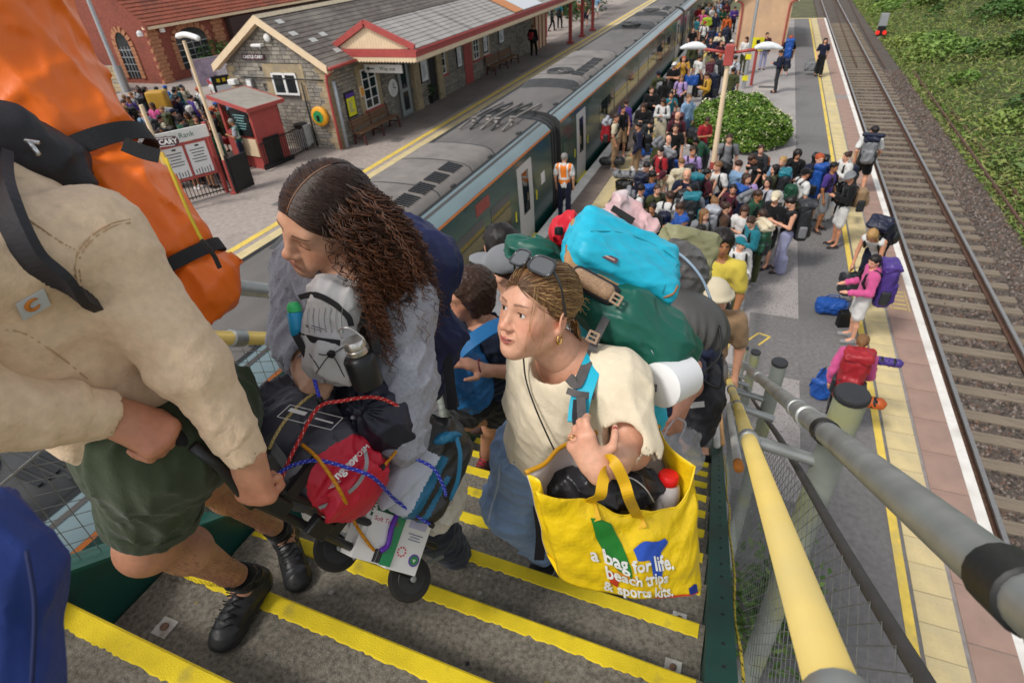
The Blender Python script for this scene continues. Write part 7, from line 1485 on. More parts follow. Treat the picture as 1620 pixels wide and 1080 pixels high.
s=S();up2=nrm(A(628,385,1.580)-A(668,600,1.780));Rn=rotm(cdir(.8,.25,.5),up2);s.box(A(650,470,1.660),(.095,.20,.12),Rn,.09);s.ell(A(628,372,1.600),(.075,.075,.06),None,.06);s.box(A(672,560,1.740),(.085,.15,.1),Rn,.07,.05);s.disp=wrinkle(.012,38,12,up2);sdf('pack',s,.006,m_nv,np_)
npk=s
for pts in(((612,345),(650,375),(690,430),(700,500)),((640,380),(665,450),(685,560)),((600,360),(640,405),(655,470),(662,560))):MB().tube(smoothpath([hit(npk,x,y,.0)for x,y in pts],6),.0022,6).build('seam',M('navy_dark_seam',(.01,.012,.03)),np_,True)
ribbon('shoulder_strap',[hit(slv,*q,.004)for q in((584,478),(592,452),(612,442),(632,456),(642,478))],.032,.01,m_bn,np_,normal=cdir(0,-.4,-1));ribbon('shoulder_strap',[A(564,505,1.345),A(575,545,1.350),A(592,590,1.360)],.028,.01,m_bn,np_,normal=cdir(0,-.2,-1));ribbon('pink_pull',[A(598,357,1.520),A(625,360,1.515)],.003,.003,M('hot_pink',(.8,.06,.25),.5),np_,normal=cdir(0,-.3,-1));MB().tube([A(622,360,1.515),A(640,362,1.515),A(656,366,1.515)],[.0035,.006,.003],8).build('pink_tag',_M['hot_pink'],np_,True)
MB().tube(smoothpath([A(632,345,1.530),A(638,341,1.530),A(642,343,1.530)],3),.0025,6).build('buckle',m_alum,np_,True);ribbon('strap_end',[A(706,560,1.660),A(712,600,1.660),A(716,648,1.660)],.028,.003,m_bn,np_,normal=cdir(0,0,-1))
H1,hc1=.97,A(851,488,1.40);R1=headR(cdir(-.76,.12,-.64),cdir(.08,-.92,-.38))
w1=thing('person','person with fair tied hair in cream tee and blue jeans gripping a rucksack strap','person',G(860,920,4.262),'people climbing the stair')
nk1=A(902,572,1.50);sN,sF=A(974,602,1.45),A(842,580,1.62);eN,wN=A(1000,714,1.40),A(950,740,1.245);eF,wF=A(826,665,1.75),A(860,700,1.75);ch1,pl1=A(900,642,1.62),A(856,712,1.86)
V1,F1,C1=head_mesh(hc1,R1,H1,'#d9a488',.4,.18,'#a8524e','#5a4030',neck=nk1,nosew=.9,grin=1.)
s=S();s.cap(nk1,ch1,.06,.09,.05).cap(ch1,pl1,.09,.1,.05).cap(nk1,sN,.055,.045).cap(nk1,sF,.055,.04).chain([sN,eN],[.042,.038]).cap(eN,eN*.4+wN*.6,.038,.033).cap(eN*.4+wN*.6,wN,.033,.0255).chain([sF,eF,wF],[.04,.034,.026])
dN=nrm(A(916,692,1.24)-A(944,746,1.245));tips,th=hand(s,wN+cdir(-1,.1,0)*.012,dN,cdir(.35,-.1,.93),-1,((.55,.9,.5),(.8,1.1,.6),(1.0,1.2,.7),(1.05,1.25,.7)),.86,.04,(.15,.5))
V,F,C=sk(s,.0040,skincol('#d9a488',.08,6));m=ball(V,A(915,690,1.23),.05)[:,None];C=C*(1-.35*m)+C*[1.05,.78,.74]*.35*m
V,F,C=join([(V1,F1,C1),(V,F,C)]);bd1=ob('body',mesh_np('body',V,F,m_skinA,None,True,C),w1)
for q in(-1,1):eyeball(hc1,R1,H1,q,cdir(-.82,.0,-.57),'#3f2a1a',w1)
MB().lathe(hc1+R1@np.array([0,.0805,-.0695]),[(.001,0),(.0125,.0008),(.0125,.002)],R1[:,2],20).build('teeth',M('teeth',(.72,.68,.6),.25,.03),w1,True)
p2,p3,td3=th;MB().lathe(p3+nrm(CAMP-p3)*.0062-td3*.006,[(.0055,0),(.005,.0012)],nrm(CAMP-p3),14).build('nail',M('nail_red',(.30,.012,.015),.15,.05,coat=.5),w1)
m_gold=M('gold',(.75,.48,.16),.22,.05,5,0,metal=1.)
for c,d,r in((A(904,692,1.222),dN,.0098),(A(932,694,1.23),nrm(cdir(.1,-1,0)),.0112)):dd,s1,u1=basis(d);MB().tube([c+nrm(c-CAMP)*.008+(math.cos(a)*s1+math.sin(a)*u1)*r for a in np.linspace(0,6.283,24)[:-1]],.0011,6,closed=True).build('ring',m_gold,w1,True)
c=wN*.72+eN*.28;dd,s1,u1=basis(wN-eN);MB().tube([c+(math.cos(a)*s1*.034+math.sin(a)*u1*.032)for a in np.linspace(0,6.283,28)[:-1]],.0011,6,closed=True).build('wristband',m_blk,w1,True)
ear=hc1+R1@np.array([-.079,-.008,-.052]);ear=ear if(R1@np.array([-1,0,0]))@(CAMP-hc1)>0 else hc1+R1@np.array([.079,-.008,-.052])
d,s1,u1=basis(R1@np.array([0,1,0]));MB().tube([ear+(math.cos(a)*R1[:,1]*.007+math.sin(a)*R1[:,2]*.010)for a in np.linspace(0,6.283,22)[:-1]],[.0026+.0014*math.cos(a+1.6)for a in np.linspace(0,6.283,22)[:-1]],10,closed=True).build('earring',m_gold,w1,True)
m_tee=cloth('#e8d9bd',vs=60,var=.05,bs=200,bump=.5);s=S();s.cap(nk1-(0,0,.06),ch1,.115,.135,.06).cap(ch1,pl1+nrm(ch1-pl1)*.03,.135,.135,.06).cap(nk1-(0,0,.045),sN,.072,.074,.05).cap(nk1-(0,0,.045),sF,.072,.06,.05).cap(sN,sN*.05+eN*.95,.075,.074,.05).cap(sF,sF*.4+eF*.6,.062,.066,.05)
wa,wb,wc=wrinkle(.006,34,71,nrm(eN-sN)+(.2,0,0)),wrinkle(.007,36,72,cdir(.5,.8,0)),wrinkle(.003,95,73,cdir(.3,1,0));s.disp=lambda P:(wa(P)*.7+wb(P)*.6+wc(P)*.35)*np.clip((np.sqrt(((P-nk1)**2).sum(1))-.085)/.06,0,1)
nu=nrm(hc1-nk1)*.6+np.array([0,0,.4]);s.cap(nk1+nrm(nu)*-.01+cdir(-.8,0,-.3)*.022,nk1+nrm(nu)*.12+cdir(-.8,0,-.3)*.03,.079,.10,.008,op='-');s.cap(eN*.9+sN*.1,eN+(eN-sN)*.5,.055,.07,.004,op='-');s.cap(eN*.75+sN*.25,wN,.048,.045,.01,op='-');s.cutp(sN*.03+eN*.97,nrm(eN-sN),.004)if False else None;s.cutp(pl1+nrm(ch1-pl1)*.0,nrm(pl1-ch1),.006);sdf('tee',s,.0055,m_tee,w1)
m_jean=M('denim',(.19,.285,.46),.85,.28,5,.6,420,dirt=(.36,.46,.62),dirt_s=3.5,dirt_lo=.45,dirt_hi=.7,sheen=.1);an1=G(862,905,4.278)+(0,0,.15);kn1=A(812,796,2.03);hpn,hpf=A(844,728,1.88),A(872,728,1.90);kn2,an2=A(900,825,2.1),G(930,915,4.278)+(0,.05,.10)
s=S();s.ell(pl1,(.15,.14,.11));s.cap(pl1,hpn,.125,.118,.05).cap(hpn,kn1,.115,.10,.06).cap(kn1,an1-nrm(an1-kn1)*.02,.105,.066,.05);s.cap(pl1,hpf,.12,.11,.05).cap(hpf,kn2,.11,.09,.05).cap(kn2,an2,.09,.075,.05)
wa,wb=wrinkle(.013,36,81,np.cross(nrm(kn1-hpn),cdir(0,0,1))),wrinkle(.008,60,82,(.6,.2,.3));s.disp=lambda P:wa(P)*.8+wb(P)*.5;s.cutp(an1+nrm(an1-kn1)*.0,nrm(an1-kn1),.004)if False else None;jn=sdf('jeans',s,.0065,m_jean,w1)
seamp=[A(868,752,1.735),A(806,760,1.820),A(788,800,1.900),A(782,830,1.940)]
for off in(0,.006):MB().tube(smoothpath([A(790+off*300,736,1.755),A(786+off*300,770,1.800),A(777+off*300,800,1.860),A(771+off*300,826,1.920)],6),.0011,5).build('seam',M('seam_pale',(.45,.5,.58),.8),jn,True)
MB().obox(A(799,732,1.735),cdir(.75,-.35,.2)*.012,cdir(.3,.9,.3)*.015,cdir(0,0,-1)*.002).build('pocket_flap',m_jean,jn)
m_vans=M('canvas_black',(.018,.017,.018),.85,.2,30,.4,300)
for hl,tl in((G(868,893,4.268),G(836,936,4.268)),(G(905,903,4.268),G(940,928,4.268))):
 d=nrm(tl-hl);shoe(w1,hl,hl+d*.255,m_vans,m_sole,.98,None,(0,0,1),hl+d*.045+(0,0,.07),low=True)
m_bl=[M('hair_fair_%d'%i,c,.40,.2,30,0,spec=.5)for i,c in enumerate(('#63432b','#7d5a39','#a8814f','#d3ad76'))]
er1,ec1=np.array([.0785,.1005,.0885]),np.array([0,-.012,.034]);W1p=lambda p:hc1+R1@(np.asarray(p)*H1)
cs_=S();cs_.ell(ec1,er1-.0005);cs_.ell((0,.112,-.040),(.084,.078,.112),None,.01,'-');cs_.ell((0,.045,-.10),(.085,.085,.085),None,.02,'-');V,F=surfnet(cs_.ev,cs_.lo,cs_.hi,.004);ob('hair',mesh_np('hair',(V*H1)@R1.T+hc1,F,m_bl[1],None,True),w1)
hl_=np.array([(0,.082,.066),(.03,.076,.064),(.052,.060,.052),(.068,.044,.032),(.0755,.030,.008),(.076,.014,-.014),(.073,-.02,-.04),(.06,-.06,-.055)]);rg=np.random.default_rng(9);paths=[];mi=[];bun=np.array([0,-.112,.012])
for i in range(2900):
 q=1 if rg.random()<.5 else-1;t=rg.random()*(len(hl_)-1);k=int(t);a=hl_[k]*(1-t+k)+hl_[k+1]*(t-k);a=a*[q,1,1]
 if rg.random()<.45:a=a+(bun-a)*rg.uniform(.05,.5)*[.6,1,.5]
 da,db=nrm((a-ec1)/er1),nrm((bun+[q*.01,0,rg.uniform(-.02,.03)]-ec1)/er1);g0=rg.uniform(1.0,1.035);bulge=rg.uniform(0,.06);pp=[];om=math.acos(np.clip(da@db,-.999,.999))
 for u in np.linspace(0,1,13):d=(math.sin((1-u)*om)*da+math.sin(u*om)*db)/math.sin(om);g=g0+bulge*math.sin(u*2.6)+.004*math.sin(u*14+i);pp.append(W1p(ec1+d*er1*g))
 paths.append(pp);mi.append(rg.integers(0,2))
mi=np.array(mi);mm=np.repeat(mi[:,None],12,1);sel=rg.random(len(mi))<.45;mm[sel,3:]+=1;sel2=rg.random(len(mi))<.2;mm[sel2,1:]=3;mm[:,7:]=np.minimum(mm[:,7:]+1,3)
o=strands('hair_strands',paths,rg.uniform(.0004,.0009,len(paths)),m_bl,w1,3,None,.8);o.data.polygons.foreach_set('material_index',np.repeat(mm.ravel(),3).astype(np.int32))
paths=[];mi=[]
for i in range(170):th_,ph=rg.uniform(0,6.28),rg.uniform(-1,1);c=bun+[0,-.014,.004];tt=np.linspace(0,1,16);rr_=rg.uniform(.012,.026);ax_=nrm(rg.normal(size=3)+[0,2,0]);d,s1,u1=basis(ax_);paths.append([W1p(c+rr_*(math.cos(th_+t*5)*s1+math.sin(th_+t*5)*u1)+d*rg.normal(0,.0015))for t in tt]);mi.append(rg.integers(1,4))
for i in range(60):e=W1p(bun+rg.normal(0,.012,3));v=R1@nrm(rg.normal(size=3)*.6+[0,-1,.2]);paths.append([e+v*.03*t+np.array([0,0,-.02])*t*t+rg.normal(0,.001,3)for t in np.linspace(0,1,16)]);mi.append(3)
for i in range(120):a=np.array([rg.choice([-1,1])*rg.uniform(.02,.06),-.085,-.02]);e=W1p(a);v=np.array([0,0,-1.])*rg.uniform(.06,.13);o_=R1@np.array([a[0]*.3,-.12,0]);paths.append([e+v*t+o_*.12*math.sin(t*2)+rg.normal(0,.0007,3)for t in np.linspace(0,1,16)]);mi.append(rg.integers(0,4))
strands('bun_strands',paths,np.full(len(paths),.0010),m_bl,w1,3,np.array(mi),.7)
sgn=-1 if(R1@np.array([-1,0,0]))@(CAMP-hc1)>0 else 1;paths=[]
for k,(a,b,c,d)in enumerate((((.05,.062,.07),(.066,.074,.02),(.060,.08,-.05),(.05,.068,-.09)),((.062,.05,.055),(.078,.05,.0),(.076,.045,-.05),(.06,.035,-.085)),((.045,.066,.078),(.062,.082,.03),(.06,.078,-.02),(.066,.06,-.06)))):
 for j in range(3):paths.append(smoothpath([W1p(np.array(p)*[sgn,1,1]+rg.normal(0,.0016,3))for p in(a,b,c,d)],5))
strands('loose_strands',paths,np.full(len(paths),.00045),m_bl[2],w1,3,None,.5)
sg=thing('sunglasses','black sunglasses pushed up on the fair hair of the person in cream tee','sunglasses',W1p((0,.05,.13)));m_fr=M('black_acetate',(.03,.032,.035),.3,.1,5,0,coat=.4);ly,lz=nrm([0,.62,.78]),nrm([0,.78,-.62])
for q in(-1,1):
 c=np.array([q*.036,.047,.122]);X=nrm([1,-q*.22,-q*.05]);Yv=nrm(np.cross(np.array([0,.8,.6]),X));sg_=lambda v,e:math.copysign(abs(v)**e,v);out=[c+X*.031*sg_(math.cos(a),.62)*(1+.10*math.sin(a))+Yv*(.0215*sg_(math.sin(a),.7)+.006*max(0,q*math.cos(a))*max(0,math.sin(a)))for a in np.linspace(0,6.283,28)[:-1]]
 for i,p in enumerate(out):
  a=6.283*i/27
  if math.cos(a)*q>.5:out[i]=p+X*q*.004+Yv*(.004 if math.sin(a)>0 else-.004)*0
 MB().tube([W1p(p)for p in out],.0034,8,closed=True).build('frame',m_fr,sg,True);ce=W1p(c);MB().add([W1p(p)for p in out]+[W1p(p+np.cross(X,Yv)*.001)for p in out],[tuple(range(27)),tuple(range(27,54))[::-1]]).build('lens',M('smoked_lens',(.10,.105,.11),.06,.05,3,0,spec=.7),sg)
 e=np.array([q*.066,.040,.120]);MB().tube(smoothpath([W1p(e),W1p((q*.083,.022,.085)),W1p((q*.0865,.004,.04)),W1p((q*.083,-.014,.005))],6),[.0028]*12+[.0034]*7,8).build('temple_arm',m_fr,sg,True)
MB().tube(smoothpath([W1p((-.008,.050,.128)),W1p((0,.052,.131)),W1p((.008,.050,.128))],3),.003,8).build('bridge',m_fr,sg,True)
cb_=thing('shoulder_bag','small black shoulder bag on a thin cord against the blue jeans','bag',A(890,740,1.510));MB().tube(smoothpath([A(828,566,1.495),A(832,600,1.482),A(845,640,1.470),A(862,680,1.470),A(880,718,1.475)],6),.0022,8).build('cord',m_blk,cb_,True);s=S();s.box(A(892,742,1.520),(.036,.05,.02),rotm(cdir(1,.1,.3),cdir(0,1,.2)),.012);sdf('case',s,.003,m_bn,cb_);MB().tube([A(880,721,1.470),A(902,724,1.480)],.0015,6).build('zip',m_gold,cb_,True)
m_tb=M('trolley_black',(.018,.018,.019),.42,.2,12,.2,80);m_tyre=M('tyre_rubber',(.02,.019,.018),.7,.25,30,.5,90)
tr=thing('luggage_trolley','black folding luggage trolley loaded with bags held by the beige sweatshirt person','trolley',A(560,860,1.6))
h0,h1=A(252,672,1.00),A(428,792,1.20);t0,t1=h1,A(655,912,1.66);ax=nrm(t1-h1);sdv=nrm(np.cross(ax,cdir(0,-.4,-1)));nup=nrm(np.cross(sdv,ax));nup=nup if nup@cdir(.5,-1,-.3)>0 else-nup
MB().tube([h0,h0*.62+h1*.38],.0145,14).build('grip',M('foam_grip',(.015,.014,.016),.85,.2,40,.5,200),tr,True)
for k in(-1,1):MB().tube([h0*.66+h1*.34+sdv*.004*k,h1*.9+h0*.1-sdv*.018*k+nup*.0,t1-sdv*.10*(k>0)+nup*.0],[.011,.010,.010],12).build('side_tube',m_tb,tr,True)
MB().tube([A(305,705,1.02),A(345,735,1.05),A(392,792,1.12),A(400,800,1.13)],.010,10).build('inner_tube',m_tb,tr,True)
for t in(.05,.35,.7):c=h1+(t1-h1)*t;MB().bar(c+sdv*.01,c-sdv*.12,.03,.014,nup).build('cross_bar',m_tb,tr)
MB().obox(h1*.75+t1*.25+nup*.012,ax*.03,sdv*.022,nup*.012).build('clamp',m_tb,tr,bevel=.004);MB().obox(h1+nup*.006,ax*.045,sdv*.018,nup*.014).build('hinge',m_tb,tr,bevel=.004)
wd=nrm(cdir(.55,-.28,-.80))
for i,c in enumerate((A(648,915,1.66),A(533,866,1.60))):
 MB().lathe(c-wd*.016,[(.046,0),(.060,.003),(.0635,.010),(.0635,.022),(.060,.029),(.046,.032)],wd,36).build('wheel',m_tyre,tr,'auto');MB().lathe(c+wd*.0135,[(.044,0),(.040,.004),(.014,.006),(.012,.012)],wd,28).build('hub',m_tb,tr,'auto');MB().lathe(c+wd*.024,[(.009,0),(.009,.005),(.005,.007)],wd,12).build('axle_bolt',m_galv,tr,'auto')
ribbon('webbing',[A(505,850,1.52),A(528,832,1.5),A(552,845,1.5),A(562,870,1.52),A(556,880,1.54)],.024,.003,M('grey_webbing',(.32,.32,.32),.8),tr,normal=cdir(0,-.3,-1))
MB().tube([A(640,908,1.63),A(700,880,1.85)],.006,8).build('axle',m_galv,tr,True)
m_sg,m_sr=M('sleeping_bag_grey',(.062,.062,.078),.5,.2,6,.4,40),M('sleeping_bag_red',(.58,.018,.045),.48,.15,6,.4,40)
sb=thing('sleeping_bag','large grey and red packed sleeping bag tied on the trolley with bungee cords','sleeping bag',A(510,730,1.35));c0,c1=A(470,690,1.40),A(530,742,1.36);axs=nrm(c1-c0)
s=S();s.cap(c0,c1,.122,.113,.04).ell(A(490,668,1.45),(.11,.11,.1),None,.08);wq=wrinkle(.010,40,61,nrm(np.cross(axs,cdir(0,0,1))));g_=[A(462,640,1.3),A(545,640,1.3)]
s.disp=lambda P:wq(P)+.012*np.cos(((P-c0)@axs)*55)
o_=A(520,735,1.25);rn=nrm(cdir(.62,.72,-.25))
def mf(P):v=(P-A(505,722,1.27))@rn;w_=(P-A(489,760,1.27))@nrm(cdir(1,.05,-.1));return((v>.0)&(w_>0)).astype(int)
sdf('bag',s,.005,[m_sg,m_sr],sb,mf)
ribbon('piping',[A(576,706,1.262),A(580,735,1.245),A(566,765,1.245),A(535,790,1.262),A(505,803,1.275)],.008,.003,M('piping_grey',(.25,.25,.25),.7),sb,normal=cdir(.2,.2,-1))
tx,ty=cdir(.62,-.62,.35),cdir(-.55,-.65,.2);text('lettering','nguor',A(548,738,1.236),tx,ty,.026,m_wht if 'm_wht' in globals()else m_sole,sb,.0006,bold=.0007);text('lettering','MICROVOSM',A(559,728,1.238),tx,ty,.015,m_sole,sb,.0005)
for k in range(4):MB().tube([A(520+k*2.5,772-k*3.5,1.238),A(532+k*2.5,768-k*2.5,1.237)],.0010,5).build('stripe',m_sole,sb)
lx,ly_=cdir(.88,.30,.25),cdir(.5,-.6,.62);mb=MB()
lc=A(490,660,1.268);
for a,b in(((-.055,.018),(.058,.022)),((-.055,-.02),(.058,-.016)),((-.055,.018),(-.055,-.02)),((.058,.022),(.058,-.016)),((.0,.02),(.0,-.018))):mb.bar(lc+lx*a[0]+ly_*a[1],lc+lx*b[0]+ly_*b[1],.0014,.001,cdir(0,0,-1))
mb.obox(lc+lx*-.03+ly_*.006,lx*.018,ly_*.005,cdir(0,0,-1)*.001).obox(lc+lx*.03+ly_*.002,lx*.02,ly_*.002,cdir(0,0,-1)*.001).build('label_print',m_sole,sb)
ribbon('side_strap',[A(430,705,1.28),A(452,735,1.26),A(462,760,1.26)],.022,.003,M('strap_grey',(.22,.22,.23),.7),sb,normal=cdir(-.3,0,-1));ribbon('side_strap',[A(444,758,1.25),A(470,742,1.245),A(486,748,1.245)],.018,.003,_M['strap_grey'],sb,normal=cdir(-.2,-.2,-1))
ss=thing('stuff_sack','dark navy stuff sack with gathered neck on top of the trolley load','bag',A(590,645,1.4));m_ns=M('navy_down',(.018,.020,.034),.42,.2,5,.35,30)
gn=A(563,648,1.30)
s=S();s.ell(A(600,652,1.40),(.098,.088,.085),rotm(cdir(.9,.45,0),cdir(-.4,.9,0)),.05).ell(A(510,632,1.46),(.11,.06,.07),rotm(cdir(1,-.1,.2),cdir(0,1,0)),.04).ell(A(470,652,1.48),(.08,.06,.06),None,.05);s.ell(A(640,690,1.40),.03,None,.05)
def dd_(P):
 q=P-gn;r=np.sqrt((q*q).sum(1));u,v=q@cdir(1,0,0),q@cdir(0,1,0);a=np.arctan2(v,u);return.006*np.cos(a*13+2*np.sin(a*3))*np.exp(-((r-.035)/.035)**2)-.014*np.exp(-(r/.018)**2)
wz=wrinkle(.008,34,66);s.disp=lambda P:dd_(P)+wz(P);sdf('sack',s,.0042,m_ns,ss);s=S();s.ell(gn+cdir(0,0,-1)*.0,(.018,.015,.014));s.disp=wrinkle(.008,120,5);sdf('gathered_neck',s,.0025,m_ns,ss);MB().lathe(A(558,660,1.275),[(.003,0),(.0045,.003),(.003,.007)],cdir(0,0,-1),10).build('toggle',M('toggle_grey',(.2,.2,.22)),ss,'auto')
tb=thing('holdall','black and white holdall with blue trim on the right of the trolley load','bag',A(670,745,1.5));m_hw,m_hk,m_hb=nylon('#b4b9c4',.5),M('crinkled_black',(.028,.027,.026),.4,.25,12,.8,30,dist=.006),nylon('#1f6486',.5)
Rb=rotm(cdir(.80,.45,.35),cdir(-.45,.86,-.1));cb0=A(668,738,1.52);s=S();s.box(cb0,(.095,.125,.085),Rb,.05);s.ell(A(700,690,1.52),(.05,.045,.05),None,.04);s.disp=wrinkle(.010,42,77,Rb[:,1])
def mf(P):u=(P-cb0)@Rb[:,0];v=(P-cb0)@Rb[:,1];return np.where((u<.0)&(v>-.055),1,np.where((np.abs(u-.012)<.012)&(v>-.06)|(np.abs(u-.045)<.007)&(v>-.02),2,0))
sdf('bag',s,.0045,[m_hk,m_hw,m_hb],tb,mf);ribbon('blue_edge',[A(722,690,1.435),A(728,720,1.43),A(724,760,1.44),A(712,790,1.45)],.010,.004,m_hb,tb,normal=cdir(.4,0,-1));s=S();s.ell(A(707,692,1.44),(.035,.014,.02),rotm(cdir(.9,-.3,0),cdir(.3,.9,0)));s.disp=wrinkle(.006,90,3);sdf('blue_lining',s,.003,m_hb,tb)
wb_=thing('carrier_bag','white plastic carrier bag peeping out behind the black holdall','bag',A(705,800,1.65));s=S();s.ell(A(705,795,1.66),(.05,.10,.06),rotm(cdir(.9,.4,0),cdir(-.35,.93,0)));s.disp=wrinkle(.014,44,8);sdf('sack',s,.005,M('white_plastic',(.66,.63,.58),.4,.08,6,.5,40),wb_);text('lettering','ISL',A(712,792,1.59),cdir(.5,-.85,0),cdir(.8,.45,-.2),.022,M('print_faint',(.35,.34,.33)),wb_,.0005)
def carton(name,label,c,X,Y,hx,hy,hz,mats,cat='box'):
 X=nrm(X);Y=nrm(np.asarray(Y)-X*(np.asarray(Y)@X));Zv=np.cross(X,Y);Zv=Zv if Zv@(CAMP-c)>0 else-Zv;t=thing(name,label,cat,c);MB().obox(c-Zv*hz,X*hx,Y*hy,Zv*hz).build('carton',mats,t,bevel=.0015);return t,X,Y,Zv
m_card=M('white_card',(.72,.71,.69),.5,.05,5,.05);m_grb=M('carton_green',(.008,.075,.035),.5,.1);X0,Y0=cdir(.72,.42,.5),cdir(.42,-.78,.42)
t,X,Y,Zv=carton('carton','white and dark green printed carton strapped low on the trolley',A(604,834,1.46),X0,Y0,.052,.085,.035,m_card)
c=A(604,834,1.46)+Zv*.0008
MB().obox(c+Y*.052+X*.004,X*.047,Y*.032,Zv*.0008).build('green_panel',m_grb,t);MB().obox(c+Y*-.002+X*.005+Zv*.001,X*.042,Y*.038,Zv*.0006).build('white_panel',m_card,t)
for k in range(8):MB().obox(c+Y*-.066+X*(.006+k*.0045),X*(.0012 if k%3 else.0020),Y*.016,Zv*.0008).build('barcode_bar',m_blk,t)
text('lettering','Soft Touch',c+Y*.018+X*.006+Zv*.0022,X,Y,.016,M('print_rose',(.5,.06,.12)),t,.0003);text('lettering','HIKE',c+Y*.068+X*-.022+Zv*.001,Y,-X,.016,m_card,t,.0005,bold=.0006);text('lettering','MADE',c+Y*.05+X*-.036+Zv*.001,Y,-X,.016,m_card,t,.0005,bold=.0006)
for k in range(6):MB().obox(c+Y*(.072-k*.004)+X*.022,X*.018,Y*.0008,Zv*.001).build('print',M('print_pale',(.4,.45,.42)),t)
t,X,Y,Zv=carton('carton','white carton with purple and green round badge at the foot of the trolley',A(652,850,1.51),X0,Y0,.046,.088,.03,m_card);c=A(652,850,1.51)+Zv*.0008
MB().obox(c+Y*.04+X*.006,X*.026,Y*.018,Zv*.0008).build('pale_panel',M('print_lilac',(.48,.46,.60)),t)
MB().lathe(c+Y*-.052+X*.026,[(.0155,0),(.0155,.0012)],Zv,28).build('badge_rim',M('badge_purple',(.12,.05,.33),.4),t);MB().lathe(c+Y*-.052+X*.026,[(.0115,0),(.0115,.0018)],Zv,24).build('badge_centre',M('badge_green',(.02,.2,.06),.4),t);MB().lathe(c+Y*-.052+X*.026,[(.006,0),(.006,.0022)],Zv,3).build('badge_mark',M('badge_pale',(.5,.6,.5)),t)
for k in range(9):a=k*.698;MB().obox(c+Y*(-.04+.011*math.sin(a))+X*(-.016+.011*math.cos(a)),X*.002,Y*.002,Zv*.0008).build('rosette_dot',M('print_red',(.55,.05,.08)),t)
for k,w in enumerate((.022,.014,.018)):MB().obox(c+Y*(.008-k*.007)+X*.008,X*w,Y*.0012,Zv*.0008).build('print',M('print_slate',(.2,.22,.32)),t)
MB().obox(c+Y*.072+X*-.012,X*.016,Y*.004,Zv*.0008).build('print',M('print_black',(.05,.07,.06)),t)
t,X,Y,Zv=carton('green_box','bright green plastic box with purple band wedged between the two cartons',A(624,850,1.475),X0,Y0,.016,.07,.025,M('green_plastic',(.01,.23,.075),.3));c=A(624,850,1.475);MB().tube(smoothpath([c+Y*.06+X*-.016+Zv*.003,c+Y*.02+X*-.02+Zv*.006,c+Y*-.02+X*-.014+Zv*.006,c+Y*-.04+X*-.026+Zv*.004],5),.007,10).build('purple_band',M('purple_plastic',(.11,.02,.36),.3),t,True)
w3=thing('carrier_bag','pale grey bag end sticking out under the red sleeping bag','bag',A(530,815,1.5));s=S();s.box(A(530,818,1.52),(.08,.03,.05),rotm(X0,Y0),.025);s.disp=wrinkle(.006,50,5);sdf('sack',s,.004,_M['white_plastic'],w3)
def bungee(label,pts,c1,c2,r=.0042):
 t=thing('bungee_cord',label,'cord',A(*pts[0]));P=smoothpath([A(*p)for p in pts],8);MB().tube(P,r,8).build('cord',M('bungee_'+c1,c1,.6,.1,60),t,True)
 for ph in(0,3.14):MB().tube(helix([A(*p)for p in pts],0,r*.78,len(P)*.9/8*2.2,ph),r*.36,4).build('fleck',M('bungee_'+c2,c2,.6,.1),t,True)
 MB().lathe(P[-1],[(r*1.5,-.004),(r*1.8,0),(r*1.5,.008)],nrm(P[-1]-P[-2]),8).build('hook',m_blk,t,'auto');return t
bungee('red flecked bungee cord running over the navy sack and down the left of the load',[(437,790,1.24),(448,750,1.235),(470,702,1.25),(503,645,1.265),(540,634,1.27),(590,628,1.30),(625,640,1.34),(665,670,1.41)],'#c01f22','#e8d8c8')
bungee('blue flecked bungee cord crossing the red sleeping bag to the cartons',[(436,752,1.22),(462,736,1.225),(500,728,1.225),(545,738,1.225),(590,755,1.25),(625,790,1.40),(655,812,1.45),(682,830,1.47)],'#2530a8','#b8c0e8')
bungee('yellow and orange bungee cord running down the red sleeping bag to the wheel',[(478,703,1.25),(500,722,1.222),(525,755,1.225),(545,790,1.25),(562,828,1.40),(590,868,1.44),(618,892,1.55)],'#c98a10','#c03010')
bungee('cream and black braided cord down the far left of the load',[(515,612,1.38),(485,630,1.32),(455,660,1.28),(435,690,1.26),(425,712,1.26)],'#c9b070','#201a10',.0036)
bungee('short blue cord from the left hand up to the load',[(494,585,1.30),(500,610,1.285),(506,632,1.27)],'#3038c0','#a0a8e8')
bungee('orange cord looped over the white and blue holdall',[(672,668,1.40),(640,690,1.375),(628,712,1.37),(606,738,1.32)],'#d08a18','#302010',.0036)
bungee('second blue cord arching over the black end of the holdall',[(608,702,1.36),(650,722,1.395),(685,740,1.40),(702,770,1.425),(706,785,1.44)],'#2636b0','#b8c0e8')
yb=thing('shopping_bag','big bright yellow printed shopping bag hanging from the cream tee arm','shopping bag',A(980,850,1.375));m_yb=M('yellow_bag_film',(.88,.60,.008),.38,.10,5,.6,26,spec=.45,dist=.012);m_yi=M('bag_inside_pale',(.66,.58,.55),.55,.08,6,.4,30)
TL,TR,BR,BL,TM=A(848,778,1.243),A(1098,735,1.408),A(1108,925,1.496),A(885,912,1.408),A(985,812,1.254)
bn=nrm(np.cross(TR-TL,BL-TL));bn=bn if bn@(CAMP-TL)>0 else-bn;nu_,nv_=44,34
